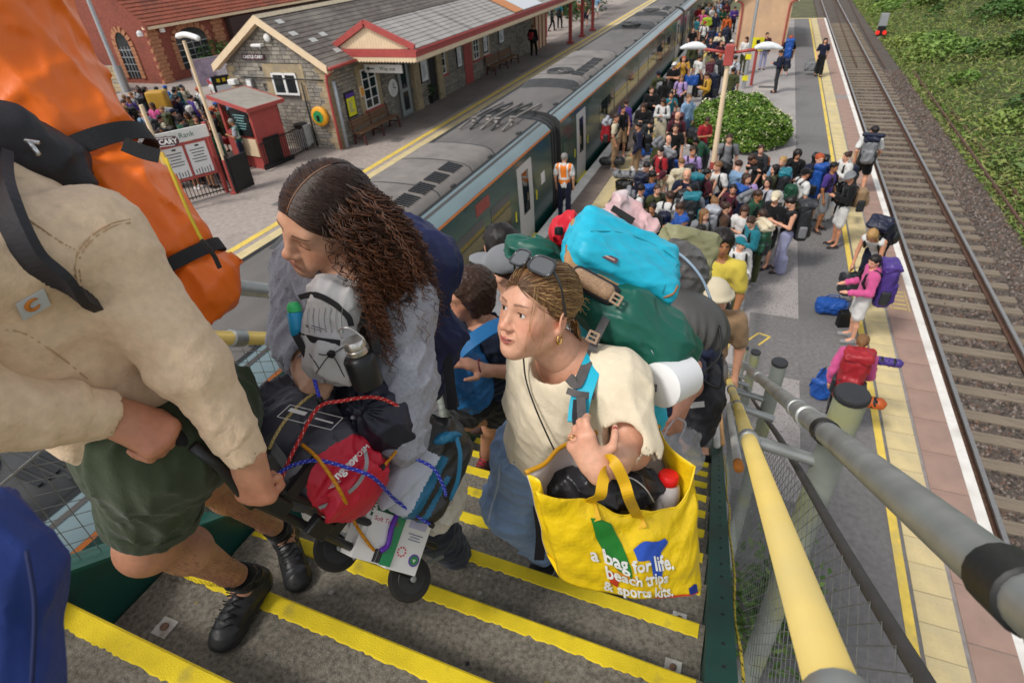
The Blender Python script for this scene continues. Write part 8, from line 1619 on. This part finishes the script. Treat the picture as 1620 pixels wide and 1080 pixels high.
def bagp(u,v,o=0.):
 top=TL*(1-u)+TR*u;bot=BL*(1-u)+BR*u;sag=float(np.interp(u,(0,.1,.29,.38,.46,.57,.66,.84,.90,1),(0,.018,.036,.07,.092,.082,.095,.092,.07,0)));top=top+nrm(bot-top)*sag
 p=top*(1-v)+bot*v;k=math.sin(u*math.pi)**.6*(.35+.65*math.sin(min(v*1.15,1)*math.pi*.62))
 w=.0040*math.sin(u*15+3*math.sin(v*4)+9*v)*(1-.4*v)+.0022*math.sin(v*19-u*12+2*math.sin(u*7))+.0006*math.sin(u*61+v*33)
 return p+bn*(.055*k+w+o)
def sheet(name,fn,mat,par,nu,nv,thick=.0014):
 V=[fn(i/nu,j/nv)for i in range(nu+1)for j in range(nv+1)];F=[(i*(nv+1)+j,(i+1)*(nv+1)+j,(i+1)*(nv+1)+j+1,i*(nv+1)+j+1)for i in range(nu)for j in range(nv)]
 o=ob(name,mesh_np(name,np.array(V),np.array(F),mat,None,True),par);md=o.modifiers.new('thickness','SOLIDIFY');md.thickness=thick;md.offset=-1;return o
sheet('front_panel',bagp,m_yb,yb,60,44)
def backp(u,v):
 top=TL*(1-u)+TR*u-bn*(.05+.09*u)+nrm(TL-BL)*(.012+.02*math.sin(u*math.pi));bot=BL*(1-u)+BR*u-bn*(.07+.04*u);p=top*(1-v)+bot*v;return p+bn*(.008*math.sin(u*17+v*5)+.006*math.sin(v*13+u*9))-bn*.03*math.sin(u*math.pi)
sheet('back_panel',backp,m_yi,yb,40,24);
for u in(0.,1.):sheet('side_panel',lambda a,v,u=u:(lambda p0,p1:p0*(1-a)+p1*a+(TR-TL)*(.05*math.sin(a*math.pi)*(-1 if u==0 else-1)*(1 if u else-1))*(1-.5*v))(bagp(u,v),backp(u,v)),m_yb,yb,10,24)
sheet('base',lambda u,a:bagp(u,1.)*(1-a)+backp(u,1.)*a,m_yb,yb,24,6)
MB().tube(smoothpath([backp(u/8,0)+nrm(TL-BL)*.003 for u in range(9)],5),.006,6).build('rim_band',M('bag_amber',(.62,.30,.01),.45),yb,True);MB().tube(smoothpath([bagp(u/12,.004)for u in range(13)],4),.0022,6).build('rim_band',m_yb,yb,True)
m_hd=M('bag_handle',(.70,.40,.008),.5,.1,20,.3,80);arm_=wN*.62+eN*.38
ribbon('handle',[bagp(.275,.16,.004),bagp(.285,.02,.004),A(949,785,1.205),A(953,764,1.194),A(957,748,1.210),A(958,735,1.276)],.024,.0025,m_hd,yb,normal=cdir(0,.1,-1))
ribbon('handle',[bagp(.56,.16,.004),bagp(.55,.04,.004),A(996,790,1.210),A(988,764,1.194),A(976,738,1.183),A(966,727,1.199),A(957,728,1.265)],.024,.0025,m_hd,yb,normal=cdir(-.15,-.1,-1))
m_prw=M('print_white',(.85,.85,.82),.5,.05)
def wrap(body,u0,v0,du,dv,size,mat,name='lettering',rot=0,bold=0.):
 """lettering laid on the curved front of the bag (kept for the conversion at the end)"""
 o=text(name,body,(0,0,0),(1,0,0),(0,1,0),size,mat,yb,.0,align='LEFT',bold=bold);o['wrap']=(u0,v0,du,dv,rot);return o
def blot(name,pts,mat,o=.0042):
 Q=[]
 for(a,b),(c,d)in zip(pts,pts[1:]+pts[:1]):Q+=[(a+(c-a)*t/5,b+(d-b)*t/5)for t in range(5)]
 n=len(Q);cu,cv_=sum(u for u,_ in pts)/len(pts),sum(v for _,v in pts)/len(pts);V=[]
 for k in range(7):V+=[bagp(u+(cu-u)*k/7,v+(cv_-v)*k/7,o)for u,v in Q]
 V.append(bagp(cu,cv_,o));Fc=[(r*n+i,r*n+(i+1)%n,(r+1)*n+(i+1)%n,(r+1)*n+i)for r in range(6)for i in range(n)]+[(6*n+i,6*n+(i+1)%n,7*n)for i in range(n)]
 return ob(name,mesh_np(name,np.array(V),Fc,mat,smooth=True),yb)
m_pg_,m_pb_,m_pr_=M('print_green',(.02,.22,.03),.5),M('print_blue',(.03,.10,.55),.5),M('print_redband',(.62,.06,.02),.5)
blot('green_shape',[(.25,.14),(.31,.13),(.37,.12),(.405,.30),(.43,.55),(.425,.70),(.36,.66),(.30,.56),(.26,.36)],m_pg_);blot('blue_shape',[(.47,.33),(.55,.28),(.62,.27),(.70,.25),(.72,.31),(.66,.42),(.65,.58),(.64,.72),(.58,.72),(.565,.48),(.48,.45)],m_pb_);blot('red_shape',[(.28,.72),(.33,.70),(.345,.80),(.33,.88),(.29,.84)],m_pr_);blot('red_shape',[(.56,.965),(.70,.955),(.84,.965),(.84,.985),(.70,.985),(.58,.985)],m_pr_);blot('orange_band',[(.33,.63),(.42,.66),(.47,.72),(.42,.73),(.35,.69)],M('print_orange',(.75,.30,.01),.5));blot('store_badge',[(.845,.905),(.90,.88),(.925,.905),(.925,.985),(.85,.985)],M('badge_blue',(.01,.03,.22),.4));blot('badge_edge',[(.84,.975),(.93,.975),(.93,.99),(.84,.99)],m_pr_)
wrap('a bag for life.',.20,.53,1,1,.108,m_prw,bold=.003);wrap('beach trips',.27,.715,1,1,.098,m_prw,bold=.0025);wrap('& sports kits.',.245,.895,1,1,.092,m_prw,bold=.0025)
BK=-bn*.045
ct=thing('jacket','black leather-look jacket stuffed in the yellow shopping bag','clothes',A(1000,790,1.364));s=S();s.ell(BK+A(1010,790,1.397),(.085,.05,.06),rotm(cdir(1,-.05,.3),cdir(0,1,.2))).ell(BK+A(915,790,1.353),(.07,.05,.05),None,.03).ell(BK+A(965,800,1.364),(.05,.05,.05),None,.04);s.disp=wrinkle(.014,46,91);sdf('jacket',s,.005,M('black_leatherette',(.022,.023,.027),.35,.2,9,.5,60),ct);MB().tube(smoothpath([A(1000,772,1.337),A(1020,778,1.331),A(1040,795,1.331),A(1052,815,1.342)],5),.0022,6).build('zip',m_alum,ct,True).location=Vector(BK)
mk=thing('milk_bottle','clear plastic bottle with bright red cap in the yellow shopping bag','bottle',A(1072,790,1.408));b0,axb=BK*.8+A(1062,830,1.452),nrm(A(1076,742,1.381)-A(1062,830,1.452));MB().lathe(b0,[(.03,0),(.034,.01),(.034,.075),(.03,.095),(.022,.105)],axb,22).build('bottle',M('milky_plastic',(.55,.50,.48),.3,.1,8,.1,30),mk,'auto');MB().lathe(b0+axb*.104,[(.024,0),(.0255,.002),(.0255,.02),(.022,.025),(.006,.0262)],axb,26).build('cap',M('cap_red',(.72,.012,.012),.35),mk,'auto')
rk=thing('rucksack','huge rucksack with turquoise lid on the back of the cream tee person','backpack',A(985,470,1.6));m_tq,m_tan_,m_gst,m_dg=nylon('#1fb0cc',.5),M('tan_mesh',(.40,.25,.15),.8,.35,220,.8,300),M('grey_strap',(.10,.092,.09),.8,.2,40,.5,300),nylon('#17594a',.42)
Xl,Yl=cdir(.90,.38,.22),cdir(.30,-.70,.65);Rl=rotm(Xl,Yl);s=S();s.box(A(985,412,1.62),(.160,.108,.066),Rl,.038);s.ell(A(925,392,1.60),(.05,.07,.05),Rl,.05);s.disp=wrinkle(.006,44,14,Xl);sdf('lid',s,.005,m_tq,rk);ld=s
s=S();s.box(A(980,424,1.605),(.163,.108,.012),Rl,.010);s.disp=wrinkle(.004,40,3);sdf('lid_trim',s,.0045,M('tan_trim',(.46,.25,.11),.7),rk)
s=S();s.box(A(938,450,1.475),(.060,.022,.02),rotm(cdir(.88,.46,.1),cdir(-.4,.8,-.3)),.018);sdf('back_panel',s,.0035,m_tan_,rk);s=S();s.box(A(940,452,1.487),(.068,.030,.018),rotm(cdir(.88,.46,.1),cdir(-.4,.8,-.3)),.017);sdf('panel_edge',s,.004,m_bn,rk)
lg=hit(ld,965,408,.002);MB().tube(smoothpath([hit(ld,*q,.0)for q in((897,388),(899,405),(925,425),(960,444),(1000,462),(1038,470),(1062,466),(1072,452))],6),.0042,8).build('zip_piping',M('piping_tan',(.32,.15,.06),.7),rk,True);MB().tube(smoothpath([hit(ld,*q,.0)for q in((935,366),(980,368),(1030,385),(1070,412),(1074,440))],6),.002,6).build('seam',M('seam_teal',(.01,.25,.32),.7),rk,True);MB().tube(smoothpath([hit(ld,*q,.0)for q in((1048,470),(1052,450),(1072,418))],5),.002,6).build('seam',_M['seam_teal'],rk,True);MB().obox(lg,cdir(.90,.42,.0)*.021,cdir(-.38,.85,-.3)*.008,nrm(CAMP-lg)*.0015).build('badge',M('badge_brown',(.10,.05,.06),.5),rk);MB().obox(lg+nrm(CAMP-lg)*.0018,cdir(.90,.42,.0)*.014,cdir(-.38,.85,-.3)*.0022,nrm(CAMP-lg)*.0005).build('badge_mark',M('badge_tan',(.5,.3,.25),.5),rk)
db=thing('dry_bag','dark green roll-top dry bag strapped under the turquoise rucksack lid','bag',A(1010,530,1.58));s=S();s.chain([A(925,478,1.56),A(985,505,1.56),A(1045,545,1.58),A(1072,558,1.6)],[.05,.082,.085,.055],.06);s.ell(A(1048,575,1.58),(.05,.06,.04),None,.05);s.cap(A(1075,545,1.59),A(1104,548,1.6),.04,.008,.04);s.cap(A(1045,585,1.58),A(1052,606,1.58),.035,.006,.03);s.disp=wrinkle(.010,36,16,cdir(.8,.45,0));sdf('bag',s,.005,m_dg,db)
for pts in(((1018,534),(1030,538),(1046,548),(1047,558)),((1012,545),(1024,545),(1034,560)),((1043,562),(1046,572))):MB().tube(smoothpath([A(x,y,1.487)for x,y in pts],5),.0011,5).build('print_line',M('print_silver',(.5,.55,.52)),db,True)
s=S();s.chain([A(960,500,1.62),A(1000,600,1.68),A(1010,660,1.72)],[.085,.09,.08],.05);s.disp=wrinkle(.01,36,4);sdf('pack_body',s,.007,m_tq,rk)
ribbon('shoulder_strap',[A(950,548,1.476),A(938,575,1.411),A(925,610,1.378),A(917,640,1.373),A(914,668,1.362)],.048,.012,m_tq,rk,normal=cdir(-.2,-.1,-1));ribbon('strap_cover',[A(938,556,1.443),A(926,582,1.400),A(913,607,1.373),A(901,598,1.389)],.024,.012,m_gst,rk,normal=cdir(-.3,-.1,-1));ribbon('strap_stitch',[A(898,618,1.376),A(918,624,1.364),A(938,626,1.378)],.016,.013,m_gst,rk,normal=cdir(-.1,-.1,-1))
ribbon('webbing',[A(975,475,1.541),A(958,505,1.476),A(943,535,1.427),A(936,555,1.411)],.021,.004,m_gst,rk,normal=cdir(-.1,-.1,-1));ribbon('webbing',[A(919,628,1.354),A(920,655,1.340),A(922,684,1.302)],.021,.004,m_gst,rk,normal=cdir(0,0,-1));ribbon('webbing',[A(911,632,1.358),A(909,660,1.345),A(912,682,1.324)],.012,.004,m_bn,rk,normal=cdir(0,0,-1));ribbon('webbing',[A(852,800,1.83),A(856,845,1.95),A(853,885,2.05)],.036,.003,m_bn,rk,normal=cdir(0,0,-1))
ribbon('side_strap',[A(985,560,1.541),A(1010,600,1.541),A(1022,632,1.573),A(1028,650,1.606)],.026,.008,m_tq,rk,normal=cdir(.4,-.2,-1));ribbon('side_strap',[A(1000,570,1.552),A(1020,605,1.562),A(1032,640,1.584)],.014,.01,m_bn,rk,normal=cdir(.5,-.2,-1))
m_bk=M('buckle_tan',(.33,.22,.14),.4)
for c,X,Y in((A(938,533,1.40),cdir(.9,.42,0),cdir(-.42,.9,0)),(A(975,473,1.45),cdir(.85,.5,0),cdir(-.5,.85,0))):
 Zb=nrm(CAMP-c);mb=MB()
 for a,b,hx_,hy_ in((0,.0115,.014,.003),(0,-.0115,.014,.003),(.0115,0,.003,.0125),(-.0115,0,.003,.0125),(0,0,.010,.0022)):mb.obox(c+X*a+Y*b+Zb*.004,X*hx_,Y*hy_,Zb*(.004 if a==0 else.0045))
 mb.build('buckle',m_bk,rk,bevel=.001)
rd=thing('stuff_sack','small bright red drawstring bag hung behind the turquoise lid','bag',A(895,362,1.75));s=S();s.ell(A(893,368,1.75),(.05,.042,.045)).ell(A(905,350,1.75),(.035,.025,.03),None,.02);s.disp=wrinkle(.010,60,7,cdir(0,1,0));sdf('sack',s,.004,nylon('#c8172a'),rd);MB().lathe(A(884,372,1.69),[(.010,0),(.013,.004),(.013,.02),(.009,.024)],cdir(0,-1,-.2),12).build('toggle',m_blk,rd,'auto')
gs_=thing('stuff_sack','dark green stuff sack behind the sunglasses on the rucksack','bag',A(845,400,1.75));s=S();s.ell(A(850,402,1.75),(.085,.05,.06),rotm(cdir(1,.15,.2),cdir(0,1,0)));s.ell(A(815,385,1.75),(.03,.03,.03),None,.04);s.disp=wrinkle(.010,50,9,cdir(1,.6,0));sdf('sack',s,.005,m_dg,gs_)
tr_=thing('toilet_roll','large white paper roll tucked under the green dry bag','paper roll',A(1060,600,1.5));axr=nrm(A(1082,592,1.6)-A(1040,612,1.52));MB().lathe(A(1043,610,1.49),[(.055,0),(.060,.003),(.060,.11),(.055,.114)],axr,32).build('roll',M('roll_white',(.80,.80,.80),.7,.03,6,.2,40),tr_,'auto');q_=A(1043,610,1.49);MB().obox(q_-axr*.002+cdir(-.3,.2,0)*.01,cdir(.8,.1,.4)*.004,cdir(0,1,.2)*.010,axr*.001).build('printed_mark',M('mark_dark',(.08,.07,.07)),tr_)
def climber(label,hd,dep,phi,pose,top,bot,hair,skin,sc,loc):return person(hd[0],hd[1],phi,pose,top,bot,hair,skin,sc,None,loc,'s',depth=dep)
cb=A(738,466,2.55);yt=thing('person','person with brown bob and navy tee and shorts carrying a blue pack in front','person',cb-(0,0,1.5),'people climbing the stair');Ry=headR(cdir(-.80,.35,-.35),cdir(.15,-.82,-.50));V1,F1,C1=head_mesh(cb,Ry,.95,'#b98468',0,.8,'#9c5a50','#2a1a12',neck=A(765,525,2.65),h=.0035)
nk=A(768,527,2.65);shy,shf=A(800,540,2.62),A(735,520,2.75);ely,wry=A(825,590,2.62),A(765,585,2.42);py_=A(775,610,2.95);s=S();s.cap(nk,py_,.09,.10).chain([shy,ely,wry],[.042,.036,.026]);dY=nrm(A(728,570,2.36)-wry);hand(s,wry,dY,cdir(-.3,.8,.5),1,((.2,.3,.2),(.25,.35,.2),(.3,.4,.2),(.35,.4,.2)),.98,.1,(.5,.2));s.cap(nk,shf,.05,.045)
kn_a,an_a,kn_b,an_b=A(738,660,3.0),A(795,655,3.35),A(778,672,3.35),A(770,722,3.75);h_a,h_b=A(745,628,2.9),A(795,625,3.0)
s.chain([h_a,kn_a,an_a],[.085,.062,.042],.04).chain([h_b,kn_b,an_b],[.085,.062,.042],.04);V,F,C=join([(V1,F1,C1),sk(s,.006,skincol('#b98468',.08,3))]);ob('body',mesh_np('body',V,F,m_skinA,None,True,C),yt)
s=S();s.cap(nk-(0,0,.05),py_,.13,.14,.05,cdir(.4,0,1),.8).cap(shy,shy*.4+ely*.6,.07,.068).cap(nk,shf,.09,.07);s.cap(nk,nk+(0,0,.1),.06,.07,.01,op='-');s.disp=wrinkle(.012,38,6);sdf('tee',s,.008,cloth('#1c2436'),yt);s=S();s.cap(py_,h_a,.14,.12).cap(h_a,h_a*.45+kn_a*.55,.115,.095).cap(py_,h_b,.14,.12).cap(h_b,h_b*.5+kn_b*.5,.115,.095);s.disp=wrinkle(.012,38,7);sdf('shorts',s,.008,cloth('#141418'),yt)
s=S();e_=lambda x,y,z:cb+Ry@(np.array([x,y,z])*.95);s.ell(e_(0,-.018,.04),(.085,.106,.092),Ry);s.cap(e_(0,-.06,.02),e_(0,-.06,-.06),.085,.075,.04);[s.cap(e_(q*.072,.01,.02),e_(q*.076,.0,-.07),.03,.02,.03)for q in(-1,1)];s.ell(e_(0,.11,-.04),(.08,.08,.10),Ry,.015,'-');s.disp=wrinkle(.006,110,4,Ry@np.array([0,.5,1.]));sdf('hair',s,.005,HAIRC['brown'],yt);rg=np.random.default_rng(3);paths=[]
for i in range(700):q=1 if i%2 else-1;yy=rg.uniform(-1,.8);a0=nrm([q*.03,yy,1]);x1=nrm([q,yy*.6-.2,rg.uniform(-.75,-.2)]);paths.append([e_(*(np.array([0,-.018,.035])+nrm(a0*(1-t)+x1*t)*[.088,.109,.097]))for t in np.linspace(0,1,9)])
strands('hair_strands',paths,np.full(len(paths),.0012),[HAIRC['brown'],HAIRC['dark'],M('hair_chestnut','#5a3a26',.4,.3,30,0)],yt,3,rg.integers(0,3,len(paths)))
d,s1,u1=basis(Ry@np.array([0,1,0]));ea=e_(-.083,-.01,-.055)if(Ry@np.array([-1,0,0]))@(CAMP-cb)>0 else e_(.083,-.01,-.055);MB().tube([ea+(math.cos(a)*Ry[:,1]+math.sin(a)*Ry[:,2])*.013 for a in np.linspace(0,6.283,18)[:-1]],.0017,6,closed=True).build('earring',m_gold,yt,True)
m_bt=M('boot_dark',(.05,.025,.02),.7,.3,20,.5,60);m_lace=M('lace_red',(.55,.02,.05),.6)
for an,kn,f in((an_a,kn_a,cdir(-.7,.55,.1)),(an_b,kn_b,cdir(-.25,.8,-.1))):f=nrm(f*[1,1,.0]);b0=an-f*.06-(0,0,.075);shoe(yt,b0,b0+f*.26,m_bt,m_blk,1.0,m_lace,(0,0,1),an+(0,0,.03),sock=m_sock,sockto=an+nrm(kn-an)*.05)
MB().tube([A(760,581,2.40)+(math.cos(a)*.034*cdir(.2,1,0)+math.sin(a)*.034*cdir(.1,.1,1))for a in np.linspace(0,6.283,20)[:-1]],.004,6,closed=True).build('wristband',M('band_maroon',(.12,.02,.03),.6),yt,True)
bpk=thing('backpack','blue hiking pack worn in front by the person with the brown bob','backpack',A(728,570,2.5));s=S();s.box(A(725,575,2.58),(.11,.14,.09),rotm(cdir(.85,-.4,.3),cdir(.35,.9,0)),.06);s.ell(A(745,620,2.62),(.1,.1,.09),None,.05);s.disp=wrinkle(.012,36,17);sdf('pack',s,.007,nylon('#1c5f94'),bpk);ribbon('shoulder_strap',[A(720,562,2.44),A(745,540,2.42),A(775,520,2.45),A(795,512,2.5)],.06,.015,nylon('#2272ad'),bpk,normal=cdir(0,-.3,-1));ribbon('strap_end',[A(692,560,2.4),A(706,600,2.4),A(716,645,2.45)],.06,.004,m_bn,bpk,normal=cdir(0,0,-1));ribbon('strap_end',[A(806,590,2.6),A(806,630,2.7),A(805,680,2.8)],.03,.004,m_bn,bpk,normal=cdir(0,0,-1))
climber('',(800,428),3.0,-70,'stand','hood.grey','long.charcoal','cap.grey',0,1.,'in a grey cap climbing behind the bob');climber('',(786,388),3.5,-60,'stand','hood.black','long.black','curly.dark',1,1.,'on the stair beside the train')
climber('',(1062,470),3.0,-20,'stand','hood.navy','long.navy','short.dark',0,1.02,'behind the turquoise lid');climber('',(1143,386),5.2,-15,'stand','tee.yellow','long.black','curly.dark',2,1.,'near the foot of the stair');climber('',(1133,470),4.3,10,'stand','tee.tan','long.grey','bucket.cream',0,1.,'in a pale hat by the rail');climber('',(1090,430),4.4,170,'stand','hood.khaki','long.olive','short.brown',0,1.,'behind the dark round sleeping bag');climber('',(1000,520),3.6,0,'stand','hood.charcoal','long.navy','short.brown',1,1.,'hidden behind the green dry bag')
sp_=thing('sleeping_bag','big round charcoal sleeping bag sticking out beside the yellow rail','sleeping bag',A(1085,510,2.5));ca=A(1085,512,2.55);s=S();s.ell(ca,(.19,.145,.16),rotm(cdir(.9,.4,0),cdir(-.4,.9,0)));gx_=cdir(.05,1,0);ge=A(1095,562,2.5)
def dg_(P):q=P-ge;a=np.arctan2(q@cdir(1,0,0),q@cdir(0,0,1));return.010*np.cos(a*15+np.sin(a*4))*np.exp(-(((P-ca)@gx_-.11)/.09)**2)
s.disp=dg_;sdf('bag',s,.006,M('charcoal_nylon',(.075,.072,.068),.5,.2,5,.3,40),sp_);s=S();s.ell(A(1093,552,2.52),(.12,.055,.09),rotm(cdir(.95,.2,0),cdir(-.2,.95,0)));s.disp=wrinkle(.012,40,4);sdf('navy_end',s,.007,nylon('#262d4a'),sp_);MB().tube(smoothpath([A(1138,515,2.42),A(1140,560,2.4),A(1118,585,2.4),A(1112,600,2.4),A(1140,612,2.4),A(1143,560,2.4)],6),.005,6).build('cord',m_blk,sp_,True)
cl=thing('plastic_bag','clear plastic bag with pink magazine pages behind the turquoise lid','bag',A(1000,345,2.3));s=S();s.box(A(1000,350,2.35),(.12,.085,.03),rotm(cdir(.75,.6,.2),cdir(.5,-.6,.5)),.025);s.disp=wrinkle(.012,40,22);sdf('bag',s,.006,M('pink_pages',(.68,.42,.42),.3,.5,9,.3,30,dirt=(.72,.70,.70),dirt_s=5),cl);MB().obox(A(985,340,2.28),cdir(.8,.5,0)*.05,cdir(-.4,.7,0)*.012,cdir(0,0,-1)*.01).build('black_pouch',m_blk,cl);s=S();s.ell(A(960,345,2.4),(.07,.06,.04));s.disp=wrinkle(.01,50,2);sdf('film',s,.006,M('clear_film',(.6,.64,.64),.15,.1,9,.5,20,alpha=.7),cl)
kh=thing('rucksack','khaki square-topped rucksack cover behind the turquoise lid','backpack',A(1085,400,3.2));s=S();s.box(A(1082,408,3.25),(.15,.16,.10),rotm(cdir(.95,.2,.2),cdir(-.1,.95,.2)),.04);s.disp=wrinkle(.014,30,25,(1,0,0));sdf('cover',s,.008,nylon('#8c8a66'),kh);ribbon('cord',[A(1050,425,3.1),A(1085,432,3.1),A(1115,425,3.12)],.01,.004,_M['strap_grey'],kh,normal=cdir(0,0,-1))
gk=thing('rucksack','grey rucksack shell between the turquoise lid and the khaki cover','backpack',A(1075,440,2.6));s=S();s.ell(A(1068,432,2.65),(.15,.15,.11),rotm(cdir(.7,.7,0),cdir(-.7,.7,0)));s.disp=wrinkle(.012,34,26);sdf('shell',s,.007,nylon('#5b5856'),gk);MB().tube(smoothpath([A(1050,385,2.52),A(1085,410,2.5),A(1110,440,2.5),A(1125,475,2.52)],5),.006,6).build('piping',M('piping_sky',(.3,.4,.5),.6),gk,True)
pb=thing('carrier_bag','thin clear carrier bag with paper roll held beside the stair rail','bag',A(1050,705,2.2));s=S();s.ell(A(1062,715,2.25),(.11,.13,.08),rotm(cdir(1,.2,0),cdir(-.2,1,0)));s.disp=wrinkle(.02,34,31);sdf('film',s,.008,M('thin_film',(.5,.5,.52),.2,.15,8,.6,16,alpha=.45),pb);MB().lathe(A(1036,715,2.08),[(.013,0),(.034,.0),(.036,.004),(.036,.07)],cdir(.3,.1,1),22).build('paper_roll',_M['roll_white'],pb,'auto');MB().lathe(A(1036,715,2.075),[(.014,0),(.014,.003)],cdir(.3,.1,1),14).build('roll_core',m_blk,pb)
for p in((1045,690),(1075,680)):MB().tube(smoothpath([A(p[0],p[1]+15,2.12),A(p[0]+10,p[1]-10,2.12),A(1070,660,2.14)],5),.004,6).build('handle',_M['thin_film'],pb,True)
ah=thing('person','person half hidden behind the cream tee with arm reaching down to a clear bag','person',A(1080,760,3.2),'people climbing the stair');s=S();a0,a1,a2=A(1095,545,2.55),A(1092,610,2.4),A(1078,640,2.2);s.chain([a0,a1,a2],[.05,.045,.03]);hand(s,a2,nrm(A(1070,672,2.16)-a2),cdir(-.8,.2,.5),1,((1.0,1.3,.7),)*4,1.05,.03,(.4,.5));V,F,C=sk(s,.005,skincol('#c48a70',.1,4));ob('body',mesh_np('body',V,F,m_skinA,None,True,C),ah);s=S();s.chain([A(1060,500,2.9),A(1090,545,2.58),A(1094,590,2.47)],[.14,.085,.06],.05);s.disp=wrinkle(.012,36,4);sdf('jumper',s,.008,cloth('#252b45'),ah);bl_=A(1110,640,2.6);s=S();s.ell(bl_,(.09,.2,.12),rotm(cdir(1,.2,0),cdir(-.2,1,0)));s.disp=wrinkle(.012,34,4);o=thing('backpack','black rucksack hanging low beside the right stair stringer','backpack',bl_);sdf('shell',s,.008,m_bn,o);MB().obox(A(1103,640,2.46),cdir(1,-.1,0)*.03,cdir(.1,1,0)*.012,cdir(0,0,-1)*.002).build('white_logo',m_sole,o)
gc=thing('cardigan','grey cloth end hanging at the left rail behind the pale pack','clothes',A(455,560,1.5));s=S();s.chain([A(456,510,1.55),A(462,560,1.5)],[.05,.045]);s.disp=wrinkle(.012,60,5);sdf('cloth',s,.006,m_hood,gc)
bpy.context.view_layer.update();dg=bpy.context.evaluated_depsgraph_get()
for o in[o for o in COL.objects if o.type=='FONT']:
 me=bpy.data.meshes.new_from_object(o.evaluated_get(dg));me.name=o.name
 n=bpy.data.objects.new('lettering_mesh',me);COL.objects.link(n);n.parent=o.parent;n.matrix_parent_inverse=o.matrix_parent_inverse.copy()
 if 'wrap' in o:
  u0,v0,du,dv,rot=o['wrap']
  for v in me.vertices:x,y=v.co.x,v.co.y;v.co=Vector(bagp(u0+x*.95,v0-y*2.1,.0066))
 else:n.matrix_basis=o.matrix_basis.copy()
 n['kind']='stuff';nm_=o.name;bpy.data.objects.remove(o);n.name=nm_
